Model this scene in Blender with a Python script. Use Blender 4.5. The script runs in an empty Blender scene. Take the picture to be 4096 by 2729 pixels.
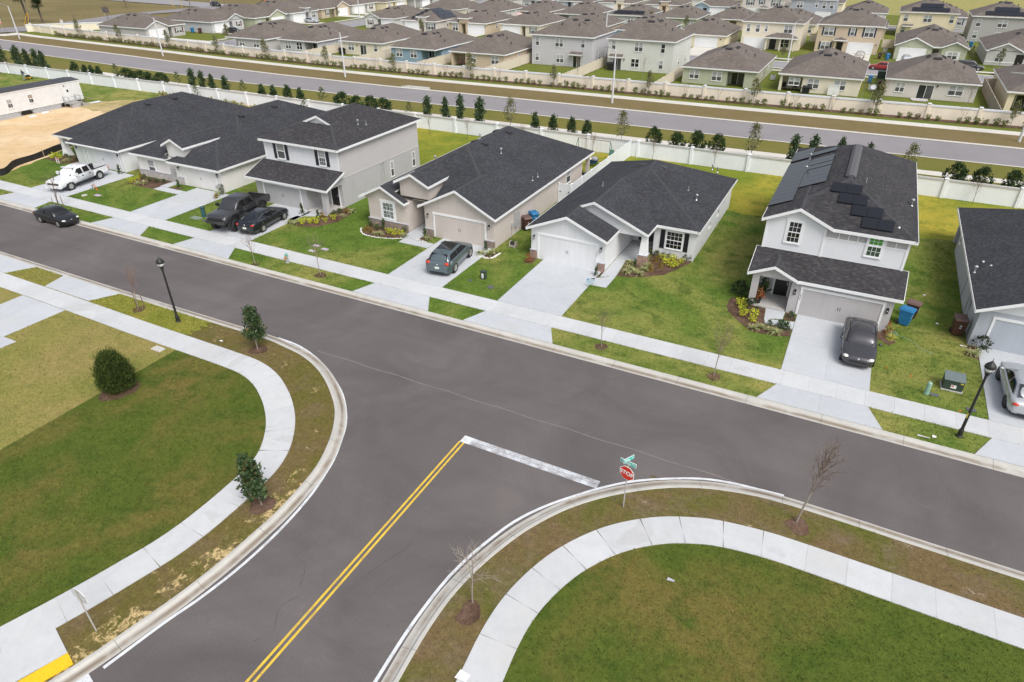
# Aerial view of a suburban T-junction with new houses.
# World axes: X runs along the near street, Y runs away from the viewer towards the houses, Z up (metres).
import bpy, math, random
import numpy as np
from math import sin, cos, pi, radians, sqrt, atan2, hypot
from mathutils import Vector, Matrix
SC = bpy.context.scene
COL = SC.collection

# ------------------------------------------------------------------ camera, sky, sun, exposure
PITCH, ROLL, YAW, LENS = 0.55268434, -0.0037795, 0.4764723, 23.19
cd = bpy.data.cameras.new("camera"); cam = bpy.data.objects.new("camera", cd); COL.objects.link(cam)
cy_, sy_ = cos(YAW), sin(YAW)
fw = Vector((-sy_*cos(PITCH), cy_*cos(PITCH), -sin(PITCH)))
rt = Vector((cy_, sy_, 0)); up = rt.cross(fw)
r_ = rt*cos(ROLL)+up*sin(ROLL); u_ = up*cos(ROLL)-rt*sin(ROLL)
mw = Matrix.Identity(4)
for i in range(3):
    mw[i][0] = r_[i]; mw[i][1] = u_[i]; mw[i][2] = -fw[i]
mw[2][3] = 22.6
cam.matrix_world = mw
cd.sensor_width = 36; cd.lens = LENS; cd.sensor_fit = 'HORIZONTAL'; cd.clip_start = 0.5; cd.clip_end = 6000
SC.camera = cam
SUN_EL, SUN_AZ = radians(52), radians(125)      # azimuth measured from +Y towards +X
w = bpy.data.worlds.new("World"); SC.world = w; w.use_nodes = True
nt = w.node_tree; bg = nt.nodes["Background"]
sky = nt.nodes.new("ShaderNodeTexSky"); sky.sky_type = 'NISHITA'; sky.sun_disc = False
sky.sun_elevation = SUN_EL; sky.sun_rotation = SUN_AZ; sky.air_density = 1.0; sky.dust_density = 4.0; sky.ozone_density = 1.0
hs = nt.nodes.new("ShaderNodeHueSaturation"); hs.inputs['Saturation'].default_value = 0.42
nt.links.new(sky.outputs[0], hs.inputs['Color']); nt.links.new(hs.outputs[0], bg.inputs[0])
bg.inputs[1].default_value = 0.15
sd = bpy.data.lights.new("sun", 'SUN'); sun = bpy.data.objects.new("sun", sd); COL.objects.link(sun)
sd.energy = 1.5; sd.angle = radians(28); sd.color = (1.0, 0.97, 0.92)
dirv = Vector((sin(SUN_AZ)*cos(SUN_EL), cos(SUN_AZ)*cos(SUN_EL), sin(SUN_EL)))
sun.rotation_euler = dirv.to_track_quat('Z', 'Y').to_euler()
vs = SC.view_settings
vs.view_transform = 'Standard'; vs.look = 'None'; vs.gamma = 1; vs.exposure = 0.28; vs.use_curve_mapping = False
try:
    SC.cycles.max_bounces = 6; SC.cycles.transparent_max_bounces = 8
except Exception:
    pass

# ------------------------------------------------------------------ node helpers and materials
class NB:
    def __init__(s, name):
        s.m = bpy.data.materials.new(name); s.m.use_nodes = True
        s.t = s.m.node_tree; s.p = s.t.nodes["Principled BSDF"]
    def n(s, typ, **kw):
        x = s.t.nodes.new(typ)
        for k, v in kw.items(): setattr(x, k, v)
        return x
    def link(s, a, b): s.t.links.new(a, b)
    def set(s, node, name, v):
        if hasattr(v, 'is_output') or isinstance(v, bpy.types.NodeSocket): s.link(v, node.inputs[name])
        else: node.inputs[name].default_value = v
    def pos(s):
        return s.n("ShaderNodeNewGeometry").outputs['Position']
    def obj(s):
        return s.n("ShaderNodeTexCoord").outputs['Object']
    def map(s, vec, sc=(1, 1, 1), loc=(0, 0, 0), rot=(0, 0, 0)):
        x = s.n("ShaderNodeMapping"); s.link(vec, x.inputs[0])
        x.inputs[1].default_value = loc; x.inputs[2].default_value = rot; x.inputs[3].default_value = sc
        return x.outputs[0]
    def noise(s, vec, scale, detail=3, rough=.55, dist=0.):
        x = s.n("ShaderNodeTexNoise"); s.link(vec, x.inputs['Vector'])
        x.inputs['Scale'].default_value = scale; x.inputs['Detail'].default_value = detail
        x.inputs['Roughness'].default_value = rough; x.inputs['Distortion'].default_value = dist
        return x.outputs['Fac']
    def ramp(s, fac, a, b, lo=0., hi=1.):
        x = s.n("ShaderNodeMapRange"); x.clamp = True
        s.link(fac, x.inputs[0]); x.inputs[1].default_value = a; x.inputs[2].default_value = b
        x.inputs[3].default_value = lo; x.inputs[4].default_value = hi
        return x.outputs[0]
    def mix(s, f, a, b, mode='MIX'):
        x = s.n("ShaderNodeMix", data_type='RGBA', blend_type=mode)
        for i, v in ((0, f), (6, a), (7, b)):
            if isinstance(v, bpy.types.NodeSocket): s.link(v, x.inputs[i])
            elif i == 0: x.inputs[0].default_value = v
            else: x.inputs[i].default_value = (*v, 1) if len(v) == 3 else v
        return x.outputs[2]
    def gray(s, f):
        x = s.n("ShaderNodeCombineColor")
        for i in range(3): s.link(f, x.inputs[i])
        return x.outputs[0]
    def math(s, op, a, b=0.):
        x = s.n("ShaderNodeMath", operation=op)
        for i, v in ((0, a), (1, b)):
            if isinstance(v, bpy.types.NodeSocket): s.link(v, x.inputs[i])
            else: x.inputs[i].default_value = v
        return x.outputs[0]
    def sep(s, v):
        x = s.n("ShaderNodeSeparateXYZ"); s.link(v, x.inputs[0]); return x.outputs
    def comb(s, a, b, c):
        x = s.n("ShaderNodeCombineXYZ")
        for i, v in enumerate((a, b, c)):
            if isinstance(v, bpy.types.NodeSocket): s.link(v, x.inputs[i])
            else: x.inputs[i].default_value = v
        return x.outputs[0]
    def bump(s, h, strength=.3, dist=.02):
        x = s.n("ShaderNodeBump"); x.inputs['Strength'].default_value = strength; x.inputs['Distance'].default_value = dist
        s.link(h, x.inputs['Height']); s.link(x.outputs[0], s.p.inputs['Normal'])
    def done(s, col, rough=.7, metal=0., spec=None):
        if isinstance(col, bpy.types.NodeSocket): s.link(col, s.p.inputs['Base Color'])
        else: s.p.inputs['Base Color'].default_value = (*col, 1)
        s.p.inputs['Roughness'].default_value = rough; s.p.inputs['Metallic'].default_value = metal
        if spec is not None: s.p.inputs['Specular IOR Level'].default_value = spec
        return s.m

_mc = {}
def plain(name, col, rough=.6, metal=0., var=.12, scale=6., spec=None, coat=0.):
    """a lightly mottled paint or plastic"""
    if name in _mc: return _mc[name]
    b = NB(name)
    f = b.ramp(b.noise(b.pos(), scale, 4), .3, .7, 1-var, 1+var)
    c = b.mix(1., col, b.gray(f), 'MULTIPLY')
    m = b.done(c, rough, metal, spec)
    if coat: b.p.inputs['Coat Weight'].default_value = coat; b.p.inputs['Coat Roughness'].default_value = .06
    _mc[name] = m
    return m

LAWN_ARGS = {}
def lawn(name, c1, c2, c3, sc=.13, patch=(.42, .62), third=.55, grain=.42, sand=None, sandr=(.6, .7), mow=None, tuft=False):
    b = NB(name); P = b.pos()
    LAWN_ARGS[name] = (c1, c2, c3, sc, patch, third, grain, sand, sandr)
    P = b.map(P, (1, 1, 0), (len(name.replace('_tuft', ''))*3.7, len(name.replace('_tuft', ''))*1.9, 0))
    n1 = b.ramp(b.noise(P, sc, 4, .6, .6), *patch)
    c = b.mix(n1, c1, c2)
    n2 = b.ramp(b.noise(P, .7, 5, .65, .4), .47, .66, 0, third)
    c = b.mix(n2, c, c3)
    if mow:
        st = b.n("ShaderNodeTexWave"); st.inputs['Scale'].default_value = mow; st.inputs['Distortion'].default_value = 1.5
        st.inputs['Detail'].default_value = 2; st.inputs['Detail Scale'].default_value = .6
        b.link(P, st.inputs['Vector'])
        c = b.mix(b.ramp(st.outputs['Fac'], .2, .8, 0, .22), c, c2)
    if sand:
        s1 = b.noise(P, .9, 8, .72, .3); s2 = b.noise(P, 7., 3, .7)
        sf = b.math('ADD', s1, b.math('MULTIPLY', b.math('SUBTRACT', s2, .5), .35))
        c = b.mix(b.ramp(sf, *sandr), c, sand)
    g1 = b.noise(P, 3.6, 6, .82); g2 = b.noise(P, 12., 4, .8)
    g = b.math('ADD', b.math('MULTIPLY', g1, .55), b.math('MULTIPLY', g2, .45))
    f = b.ramp(g, .36, .64, 1-grain, 1+grain)
    if tuft:
        r = b.n("ShaderNodeNewGeometry").outputs['Random Per Island']
        f = b.math('MULTIPLY', f, b.ramp(r, 0, 1, .70, 1.45))
    c = b.mix(1., c, b.gray(f), 'MULTIPLY')
    spk = b.ramp(b.noise(P, 38., 2, .5), .70, .76, 0, .35)
    c = b.mix(spk, c, (c2[0]*1.7, c2[1]*1.6, c2[2]*1.9))
    if tuft: return b.done(c, .9, 0, .15)
    b.bump(g, .9, .05)
    return b.done(c, .95, 0, .15)

def shingle(name, ca, cb, cc, row=.055, wid=.22):
    """laminated roof shingles: rows follow the height, tabs run along the eave"""
    b = NB(name); P = b.pos()
    g = b.n("ShaderNodeNewGeometry")
    x, y, z = b.sep(P)
    nx, ny, nz = b.sep(g.outputs['True Normal'])
    useY = b.math('GREATER_THAN', b.math('ABSOLUTE', nx), b.math('ABSOLUTE', ny))
    u = b.math('ADD', b.math('MULTIPLY', useY, y), b.math('MULTIPLY', b.math('SUBTRACT', 1., useY), x))
    rowf = b.math('DIVIDE', z, row); ri = b.math('FLOOR', rowf)
    wn0 = b.n("ShaderNodeTexWhiteNoise", noise_dimensions='1D'); b.link(ri, wn0.inputs['W'])
    uf = b.math('ADD', b.math('DIVIDE', u, wid), b.math('MULTIPLY', wn0.outputs['Value'], 7.))
    ui = b.math('FLOOR', uf)
    wn = b.n("ShaderNodeTexWhiteNoise", noise_dimensions='3D'); b.link(b.comb(ui, ri, useY), wn.inputs['Vector'])
    c = b.mix(b.ramp(wn.outputs['Value'], 0, .75), ca, cb)
    c = b.mix(b.ramp(wn.outputs['Value'], .86, .93, 0, .8), c, cc)
    big = b.ramp(b.noise(P, .35, 4, .6), .3, .7, .88, 1.12)
    gr = b.ramp(b.noise(P, 40., 2, .7), .3, .7, .82, 1.18)
    c = b.mix(1., c, b.gray(b.math('MULTIPLY', big, gr)), 'MULTIPLY')
    h = b.math('ADD', b.math('MULTIPLY', b.math('FRACT', rowf), -.8), b.math('MULTIPLY', wn.outputs['Value'], .5))
    b.bump(h, .8, .02)
    return b.done(c, .9, 0, .25)

def stucco(name, col, var=.05):
    if name in _mc: return _mc[name]
    b = NB(name); P = b.pos()
    big = b.ramp(b.noise(P, .5, 5, .65), .3, .7, 1-var, 1+var)
    streak = b.ramp(b.noise(b.map(P, (3.5, 3.5, .25)), 1., 3, .6), .35, .75, 1+var*.4, 1-var)
    c = b.mix(1., col, b.gray(b.math('MULTIPLY', big, streak)), 'MULTIPLY')
    b.bump(b.noise(P, 30., 4, .7), .35, .012)
    _mc[name] = b.done(c, .9, 0, .2); return _mc[name]

def siding(name, col):
    if name in _mc: return _mc[name]
    b = NB(name); P = b.pos(); x, y, z = b.sep(P)
    big = b.ramp(b.noise(P, .6, 4, .6), .3, .7, .97, 1.03)
    grain = b.ramp(b.noise(b.map(P, (2, 2, 30)), 1., 3, .6), .3, .7, .98, 1.02)
    c = b.mix(1., col, b.gray(b.math('MULTIPLY', big, grain)), 'MULTIPLY')
    _mc[name] = b.done(c, .7, 0, .3); return _mc[name]

def brick_stone(name, ca, cb, mortar, sx=2.2, sz=4.5):
    b = NB(name); P = b.pos(); x, y, z = b.sep(P)
    br = b.n("ShaderNodeTexBrick"); b.link(b.comb(b.math('ADD', x, y), z, 0.), br.inputs['Vector'])
    br.inputs['Color1'].default_value = (*ca, 1); br.inputs['Color2'].default_value = (*cb, 1); br.inputs['Mortar'].default_value = (*mortar, 1)
    br.inputs['Scale'].default_value = 1.; br.inputs['Mortar Size'].default_value = .012
    br.inputs['Brick Width'].default_value = 1/sx; br.inputs['Row Height'].default_value = 1/sz; br.inputs['Bias'].default_value = 0
    f = b.ramp(b.noise(P, 7., 4, .7), .3, .7, .7, 1.35)
    c = b.mix(1., br.outputs['Color'], b.gray(f), 'MULTIPLY')
    b.bump(b.math('ADD', b.math('MULTIPLY', br.outputs['Fac'], -1.), b.noise(P, 14., 4)), .7, .03)
    return b.done(c, .85)

def concrete(name, col, slab=.07, stain=.10, extra=None):
    b = NB(name); P = b.pos()
    rnd = b.n("ShaderNodeNewGeometry").outputs['Random Per Island']
    f = b.ramp(rnd, 0, 1, 1-slab, 1+slab)
    st = b.ramp(b.noise(P, .45, 6, .65, .8), .3, .75, 1+stain*.5, 1-stain)
    st2 = b.ramp(b.noise(P, 2.6, 5, .7), .35, .8, 1.03, .93)
    gr = b.ramp(b.noise(P, 45., 2, .8), .25, .75, .93, 1.07)
    k = b.math('MULTIPLY', b.math('MULTIPLY', f, st), b.math('MULTIPLY', st2, gr))
    c = b.mix(1., col, b.gray(k), 'MULTIPLY')
    warm = b.ramp(b.noise(P, .25, 3, .6, .5), .55, .75, 0, .35)
    c = b.mix(warm, c, (col[0]*1.0, col[1]*.95, col[2]*.84))
    if extra: c = extra(b, P, c)
    b.bump(b.noise(P, 60., 2), .15, .01)
    return b.done(c, .85, 0, .25)

# ------------------------------------------------------------------ geometry helpers
class MB:
    """collects shapes that become ONE mesh object"""
    def __init__(s): s.v = []; s.f = []; s.i = []
    def add(s, vs, fs, m=0):
        o = len(s.v); s.v += [tuple(map(float, p)) for p in vs]
        for f in fs: s.f.append(tuple(k+o for k in f)); s.i.append(m)
    def box(s, x0, x1, y0, y1, z0, z1, m=0):
        s.add([(x0, y0, z0), (x1, y0, z0), (x1, y1, z0), (x0, y1, z0), (x0, y0, z1), (x1, y0, z1), (x1, y1, z1), (x0, y1, z1)],
              [(0, 3, 2, 1), (4, 5, 6, 7), (0, 1, 5, 4), (1, 2, 6, 5), (2, 3, 7, 6), (3, 0, 4, 7)], m)
    def fbox(s, F, c, u0, u1, z0, z1, d0, d1, m=0):
        """box standing on a facade: F is the side it faces, c the wall plane, d the distance out of it"""
        ps = [fp(F, c, u, z, d) for z in (z0, z1) for u, d in ((u0, d0), (u1, d0), (u1, d1), (u0, d1))]
        xs = [p[0] for p in ps]; ys = [p[1] for p in ps]
        s.box(min(xs), max(xs), min(ys), max(ys), z0, z1, m)
    def poly(s, pts, m=0): s.add(pts, [tuple(range(len(pts)))], m)
    def prism(s, p2, z0, z1, m=0, top=None):
        n = len(p2); a = sum(p2[k][0]*p2[(k+1) % n][1]-p2[(k+1) % n][0]*p2[k][1] for k in range(n))
        if a < 0: p2 = p2[::-1]
        s.add([(x, y, z0) for x, y in p2]+[(x, y, z1) for x, y in p2],
              [tuple(range(n-1, -1, -1)), tuple(range(n, 2*n))]+[(k, (k+1) % n, n+(k+1) % n, n+k) for k in range(n)], m)
        if top is not None: s.i[-(n+1)] = top
    def tube(s, a, b, r0, r1, n=8, m=0, cap=True):
        a = Vector(a); b = Vector(b); d = (b-a)
        if d.length < 1e-6: return
        d.normalize(); q = d.orthogonal().normalized(); p = d.cross(q)
        vs = []
        for c, r in ((a, r0), (b, r1)):
            for k in range(n): t = 2*pi*k/n; vs.append(c+q*(r*cos(t))+p*(r*sin(t)))
        fs = [(k, (k+1) % n, n+(k+1) % n, n+k) for k in range(n)]
        if cap: fs += [tuple(range(n-1, -1, -1)), tuple(range(n, 2*n))]
        s.add(vs, fs, m)
    def lathe(s, prof, c=(0, 0, 0), n=12, m=0, axis='z'):
        vs = []; k = len(prof)
        for r, h in prof:
            for j in range(n):
                t = 2*pi*j/n; x, y = r*cos(t), r*sin(t)
                vs.append((c[0]+x, c[1]+y, c[2]+h) if axis == 'z' else ((c[0]+h, c[1]+x, c[2]+y) if axis == 'x' else (c[0]+x, c[1]+h, c[2]+y)))
        fs = []
        for q in range(k-1):
            for j in range(n): fs.append((q*n+j, q*n+(j+1) % n, (q+1)*n+(j+1) % n, (q+1)*n+j))
        fs += [tuple(range(n-1, -1, -1)), tuple(range((k-1)*n, k*n))]
        s.add(vs, fs, m)
    def build(s, name, mats, parent=None, smooth=False, world=True, loc=None):
        me = bpy.data.meshes.new(name)
        o3 = Vector((0, 0, 0))
        if parent is not None and world: o3 = parent_origin(parent)
        if loc is not None: o3 = Vector(loc)
        me.from_pydata([(x-o3.x, y-o3.y, z-o3.z) for x, y, z in s.v], [], s.f)
        mats = mats if isinstance(mats, (list, tuple)) else [mats]
        for m in mats: me.materials.append(m)
        if len(mats) > 1: me.polygons.foreach_set("material_index", s.i)
        if smooth: me.polygons.foreach_set("use_smooth", [True]*len(me.polygons))
        me.update()
        o = bpy.data.objects.new(name, me); COL.objects.link(o)
        if parent is not None: o.parent = parent
        elif loc is not None: o.location = loc
        return o

def parent_origin(p):
    v = Vector((0, 0, 0))
    while p is not None: v += p.location; p = p.parent
    return v

def fp(F, c, u, z, d):
    return {'S': (u, c-d, z), 'N': (u, c+d, z), 'E': (c+d, u, z), 'W': (c-d, u, z)}[F]

def tag(o, label=None, cat=None, group=None, kind=None):
    if label: o['label'] = label
    if cat: o['category'] = cat
    if group: o['group'] = group
    if kind: o['kind'] = kind
    return o
def empty(name, loc, label=None, cat=None, group=None, rz=0.):
    o = bpy.data.objects.new(name, None); COL.objects.link(o); o.location = loc; o.rotation_euler = (0, 0, rz)
    o.empty_display_size = .3
    return tag(o, label, cat, group)
_kids = {}
def kids(o):
    return [c for c in bpy.data.objects if c.parent == o]
def copy_tree(root, loc, rz=0., scale=1., label=None, group=None):
    """a copy of a thing and of each of its parts (the mesh data is shared)"""
    if root.name not in _kids: _kids[root.name] = [(c, kids(c)) for c in kids(root)]
    r = root.copy(); COL.objects.link(r); r.location = loc; r.rotation_euler = (0, 0, rz)
    r.scale = (scale, scale, scale) if not isinstance(scale, (tuple, list)) else scale
    if label: r['label'] = label
    if group: r['group'] = group
    for c, gs in _kids[root.name]:
        k = c.copy(); COL.objects.link(k); k.parent = r
        for g in gs:
            h = g.copy(); COL.objects.link(h); h.parent = k
    return r

def spline(pts, step=.5):
    """Catmull-Rom through points, resampled"""
    P = [Vector((*p, 0)) if len(p) == 2 else Vector(p) for p in pts]
    out = []
    for i in range(len(P)-1):
        p0 = P[i-1] if i else P[i]*2-P[i+1]; p1, p2 = P[i], P[i+1]
        p3 = P[i+2] if i+2 < len(P) else P[i+1]*2-P[i]
        n = max(1, int((p2-p1).length/step))
        for k in range(n):
            t = k/n
            out.append(.5*((2*p1)+(p2-p0)*t+(2*p0-5*p1+4*p2-p3)*t*t+(3*p1-p0-3*p2+p3)*t**3))
    out.append(P[-1]); return out

def sheet(name, pts, z, mat, kind='structure'):
    b = MB(); n = len(pts)
    a = sum(pts[k][0]*pts[(k+1) % n][1]-pts[(k+1) % n][0]*pts[k][1] for k in range(n))
    if a < 0: pts = pts[::-1]
    b.poly([(p[0], p[1], z) for p in pts])
    o = b.build(name, mat); tag(o, kind=kind); return o

# ------------------------------------------------------------------ roofs: upper envelope of hipped / gabled volumes
def _clip(poly, f):
    out = []
    for i in range(len(poly)):
        a, b = poly[i], poly[(i+1) % len(poly)]
        fa, fb = f(a), f(b)
        if fa >= -1e-7: out.append(a)
        if (fa > 1e-7 and fb < -1e-7) or (fa < -1e-7 and fb > 1e-7):
            t = fa/(fa-fb); out.append((a[0]+(b[0]-a[0])*t, a[1]+(b[1]-a[1])*t))
    return out if len(out) > 2 and abs(_area(out)) > 1e-4 else []
def _area(p): return .5*sum(p[k][0]*p[(k+1) % len(p)][1]-p[(k+1) % len(p)][0]*p[k][1] for k in range(len(p)))

def roof_geometry(prisms):
    """prisms: (x0,x1,y0,y1,eave_z,pitch,slopes) with slopes from L R F B; returns [(plan polygon, plane(a,b,c), prism index)]"""
    R = []
    for (x0, x1, y0, y1, z, p, sl) in prisms:
        pl = []
        if 'L' in sl: pl.append((p, 0, z-p*x0))
        if 'R' in sl: pl.append((-p, 0, z+p*x1))
        if 'F' in sl: pl.append((0, p, z-p*y0))
        if 'B' in sl: pl.append((0, -p, z+p*y1))
        R.append(((x0, x1, y0, y1), pl))
    out = []
    for i, (rc, pls) in enumerate(R):
        x0, x1, y0, y1 = rc
        for k, pk in enumerate(pls):
            P = [(x0, y0), (x1, y0), (x1, y1), (x0, y1)]
            for m, pm in enumerate(pls):
                if m != k and P: P = _clip(P, lambda q: (pm[0]-pk[0])*q[0]+(pm[1]-pk[1])*q[1]+pm[2]-pk[2])
            if not P: continue
            pieces = [P]
            for j, (rj, plj) in enumerate(R):
                if j == i: continue
                e = 1e-4 if j < i else -1e-4
                hs = [lambda q, c=rj[0]: q[0]-c, lambda q, c=rj[1]: c-q[0], lambda q, c=rj[2]: q[1]-c, lambda q, c=rj[3]: c-q[1]]
                for pm in plj:
                    hs.append(lambda q, pm=pm: (pm[0]-pk[0])*q[0]+(pm[1]-pk[1])*q[1]+pm[2]-pk[2]+e)
                new = []
                for pc in pieces:
                    cur = pc
                    for h in hs:
                        if not cur: break
                        o = _clip(cur, lambda q: -h(q))
                        if o: new.append(o)
                        cur = _clip(cur, h)
                pieces = new
            for pc in pieces: out.append((pc, pk, i))
    return out

def build_roof(root, prisms, mat, trim, name='roof', fascia=.2, caps=None):
    """shingled surface as one part, white fascia and soffit as its sub-part"""
    G = roof_geometry(prisms)
    b = MB(); t = MB(); cp = MB()
    Z = lambda q, pl: pl[0]*q[0]+pl[1]*q[1]+pl[2]
    for pc, pl, i in G:
        if _area(pc) < 0: pc = pc[::-1]
        b.poly([(q[0], q[1], Z(q, pl)) for q in pc])
        t.poly([(q[0], q[1], Z(q, pl)-.16) for q in pc[::-1]])
        x0, x1, y0, y1 = prisms[i][:4]
        for k in range(len(pc)):
            a, c = pc[k], pc[(k+1) % len(pc)]
            L = hypot(a[0]-c[0], a[1]-c[1])
            if L < .02: continue
            n = None
            if abs(a[0]-x0) < 1e-4 and abs(c[0]-x0) < 1e-4: n = (-1, 0)
            elif abs(a[0]-x1) < 1e-4 and abs(c[0]-x1) < 1e-4: n = (1, 0)
            elif abs(a[1]-y0) < 1e-4 and abs(c[1]-y0) < 1e-4: n = (0, -1)
            elif abs(a[1]-y1) < 1e-4 and abs(c[1]-y1) < 1e-4: n = (0, 1)
            if n:
                za, zc = Z(a, pl), Z(c, pl); w = .03
                A = [(a[0]+n[0]*e, a[1]+n[1]*e, za+dz) for e, dz in ((0, .012), (w, .012), (w, -fascia), (0, -fascia))]
                C = [(c[0]+n[0]*e, c[1]+n[1]*e, zc+dz) for e, dz in ((0, .012), (w, .012), (w, -fascia), (0, -fascia))]
                t.add(A+C, [(0, 1, 5, 4), (1, 2, 6, 5), (2, 3, 7, 6), (3, 0, 4, 7), (3, 2, 1, 0), (4, 5, 6, 7)])
            elif caps:                                     # hip and ridge cap shingles
                for pc2, pl2, j in G:
                    if pl2 == pl: continue
                    if abs(Z(a, pl2)-Z(a, pl)) < 1e-3 and abs(Z(c, pl2)-Z(c, pl)) < 1e-3:
                        mx, my = (a[0]+c[0])/2, (a[1]+c[1])/2
                        tx, ty = (c[0]-a[0])/L, (c[1]-a[1])/L
                        inx, iny = -ty, tx                 # inward normal of a ccw polygon
                        if Z((mx-inx*.1, my-iny*.1), pl2) > Z((mx-inx*.1, my-iny*.1), pl)-1e-4: continue
                        if not any(abs(_side(pc2, (mx-inx*.05, my-iny*.05))) for _ in (0,)): continue
                        wd = .14
                        A0 = (a[0], a[1], Z(a, pl)+.022); C0 = (c[0], c[1], Z(c, pl)+.022)
                        a2 = (a[0]+inx*wd, a[1]+iny*wd); c2 = (c[0]+inx*wd, c[1]+iny*wd)
                        cp.poly([A0, C0, (c2[0], c2[1], Z(c2, pl)+.012), (a2[0], a2[1], Z(a2, pl)+.012)])
                        break
    r = b.build(name, mat, root)
    t.build('fascia', trim, r)
    if caps and cp.f: cp.build('ridge_cap', caps, r)
    return r
def _side(poly, q):
    n = len(poly)
    s = _area(poly)
    for k in range(n):
        a, b = poly[k], poly[(k+1) % n]
        if ((b[0]-a[0])*(q[1]-a[1])-(b[1]-a[1])*(q[0]-a[0]))*(1 if s > 0 else -1) < -1e-4: return 0
    return 1

def gable_fill(mb, x0, x1, y, z, p, inset, m=0, lap=0, thick=.12):
    """triangular wall under a gable facing the viewer; x0,x1 and z are the roof's eave line"""
    y -= .004; xa, xb = x0+inset, x1-inset; xm = (x0+x1)/2; zb = z+p*inset-.10; zt = z+p*(xm-x0)-.10
    mb.add([(xa, y, z-.2), (xb, y, z-.2), (xb, y, zb), (xm, y, zt), (xa, y, zb)], [(0, 1, 2, 3, 4)], m)

def lapped(mb, F, c, u0, u1, z0, z1, m=0, lap=.17, top=None, out=.022):
    """lapped siding boards as real geometry; top(u-limits at height z) narrows them under a gable"""
    z = z0
    while z < z1-1e-3:
        zt = min(z+lap, z1); a, b2 = (u0, u1) if top is None else top(zt)
        if b2-a < .05: break
        p = [fp(F, c, a, z, out), fp(F, c, b2, z, out), fp(F, c, b2, zt, .004), fp(F, c, a, zt, .004), fp(F, c, a, z, 0), fp(F, c, b2, z, 0)]
        fl = F in 'NW'
        fs = [(0, 1, 2, 3), (4, 5, 1, 0)]
        mb.add(p, [f[::-1] for f in fs] if (F in ('N', 'W')) else fs, m)
        z = zt

# ------------------------------------------------------------------ facade parts
def window(root, F, c, u0, u1, z0, z1, dbl=False, grid=None, trim=0., blind=None, upper=None, lower=None, label=None, sill=True):
    """a sash window: frame with rails (and muntins), upper and lower pane as sub-parts"""
    b = MB(); f = .055; mid = (z0+z1)/2
    cols = [(u0, u1)] if not dbl else [(u0, (u0+u1)/2), ((u0+u1)/2, u1)]
    if trim:
        for (a, d, e, g) in ((u0-trim, u0, z0-trim*.8, z1+trim), (u1, u1+trim, z0-trim*.8, z1+trim)): b.fbox(F, c, a, d, e, g, 0, .035)
        b.fbox(F, c, u0-trim*1.2, u1+trim*1.2, z1, z1+trim*1.15, 0, .045); b.fbox(F, c, u0-trim, u1+trim, z0-trim*.9, z0, 0, .04)
    for (a, d) in cols:
        b.fbox(F, c, a, a+f, z0, z1, 0, .05); b.fbox(F, c, d-f, d, z0, z1, 0, .05)
        b.fbox(F, c, a+f, d-f, z1-f, z1, 0, .05); b.fbox(F, c, a+f, d-f, z0, z0+f, 0, .05)
        b.fbox(F, c, a+f, d-f, mid-.03, mid+.03, 0, .045)
        if grid:
            nx, nz = grid
            for k in range(1, nx): u = a+f+(d-a-2*f)*k/nx; b.fbox(F, c, u-.011, u+.011, z0+f, z1-f, .016, .026)
            for (za, zb) in ((z0+f, mid-.03), (mid+.03, z1-f)):
                for k in range(1, nz): zz = za+(zb-za)*k/nz; b.fbox(F, c, a+f, d-f, zz-.011, zz+.011, .016, .025)
    if sill: b.fbox(F, c, u0-.04, u1+.04, z0-.06, z0-.003, 0, .08)
    wn = b.build('window', MAT['trim'], root)
    if label: wn['label'] = label
    up_, lo_ = MB(), MB()
    for (a, d) in cols:
        up_.fbox(F, c, a+f, d-f, mid+.03, z1-f, .004, .014); lo_.fbox(F, c, a+f, d-f, z0+f, mid-.03, .003, .010)
    up_.build('pane', upper or MAT['glass_blind'], wn); lo_.build('pane', lower or MAT['glass_screen'], wn)
    return wn

def shutters(root, F, c, u0, u1, z0, z1, mat, w=.38, gap=.03):
    for a in (u0-gap-w, u1+gap):
        b = MB(); b.fbox(F, c, a, a+w, z0, z1, 0, .02)
        b.fbox(F, c, a, a+.06, z0, z1, .02, .04); b.fbox(F, c, a+w-.06, a+w, z0, z1, .02, .04)
        for k in range(9): zz = z0+.05+(z1-z0-.1)*k/8; b.fbox(F, c, a+.06, a+w-.06, zz-.03, zz+.03, .02, .032)
        b.build('shutter', mat, root)

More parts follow.
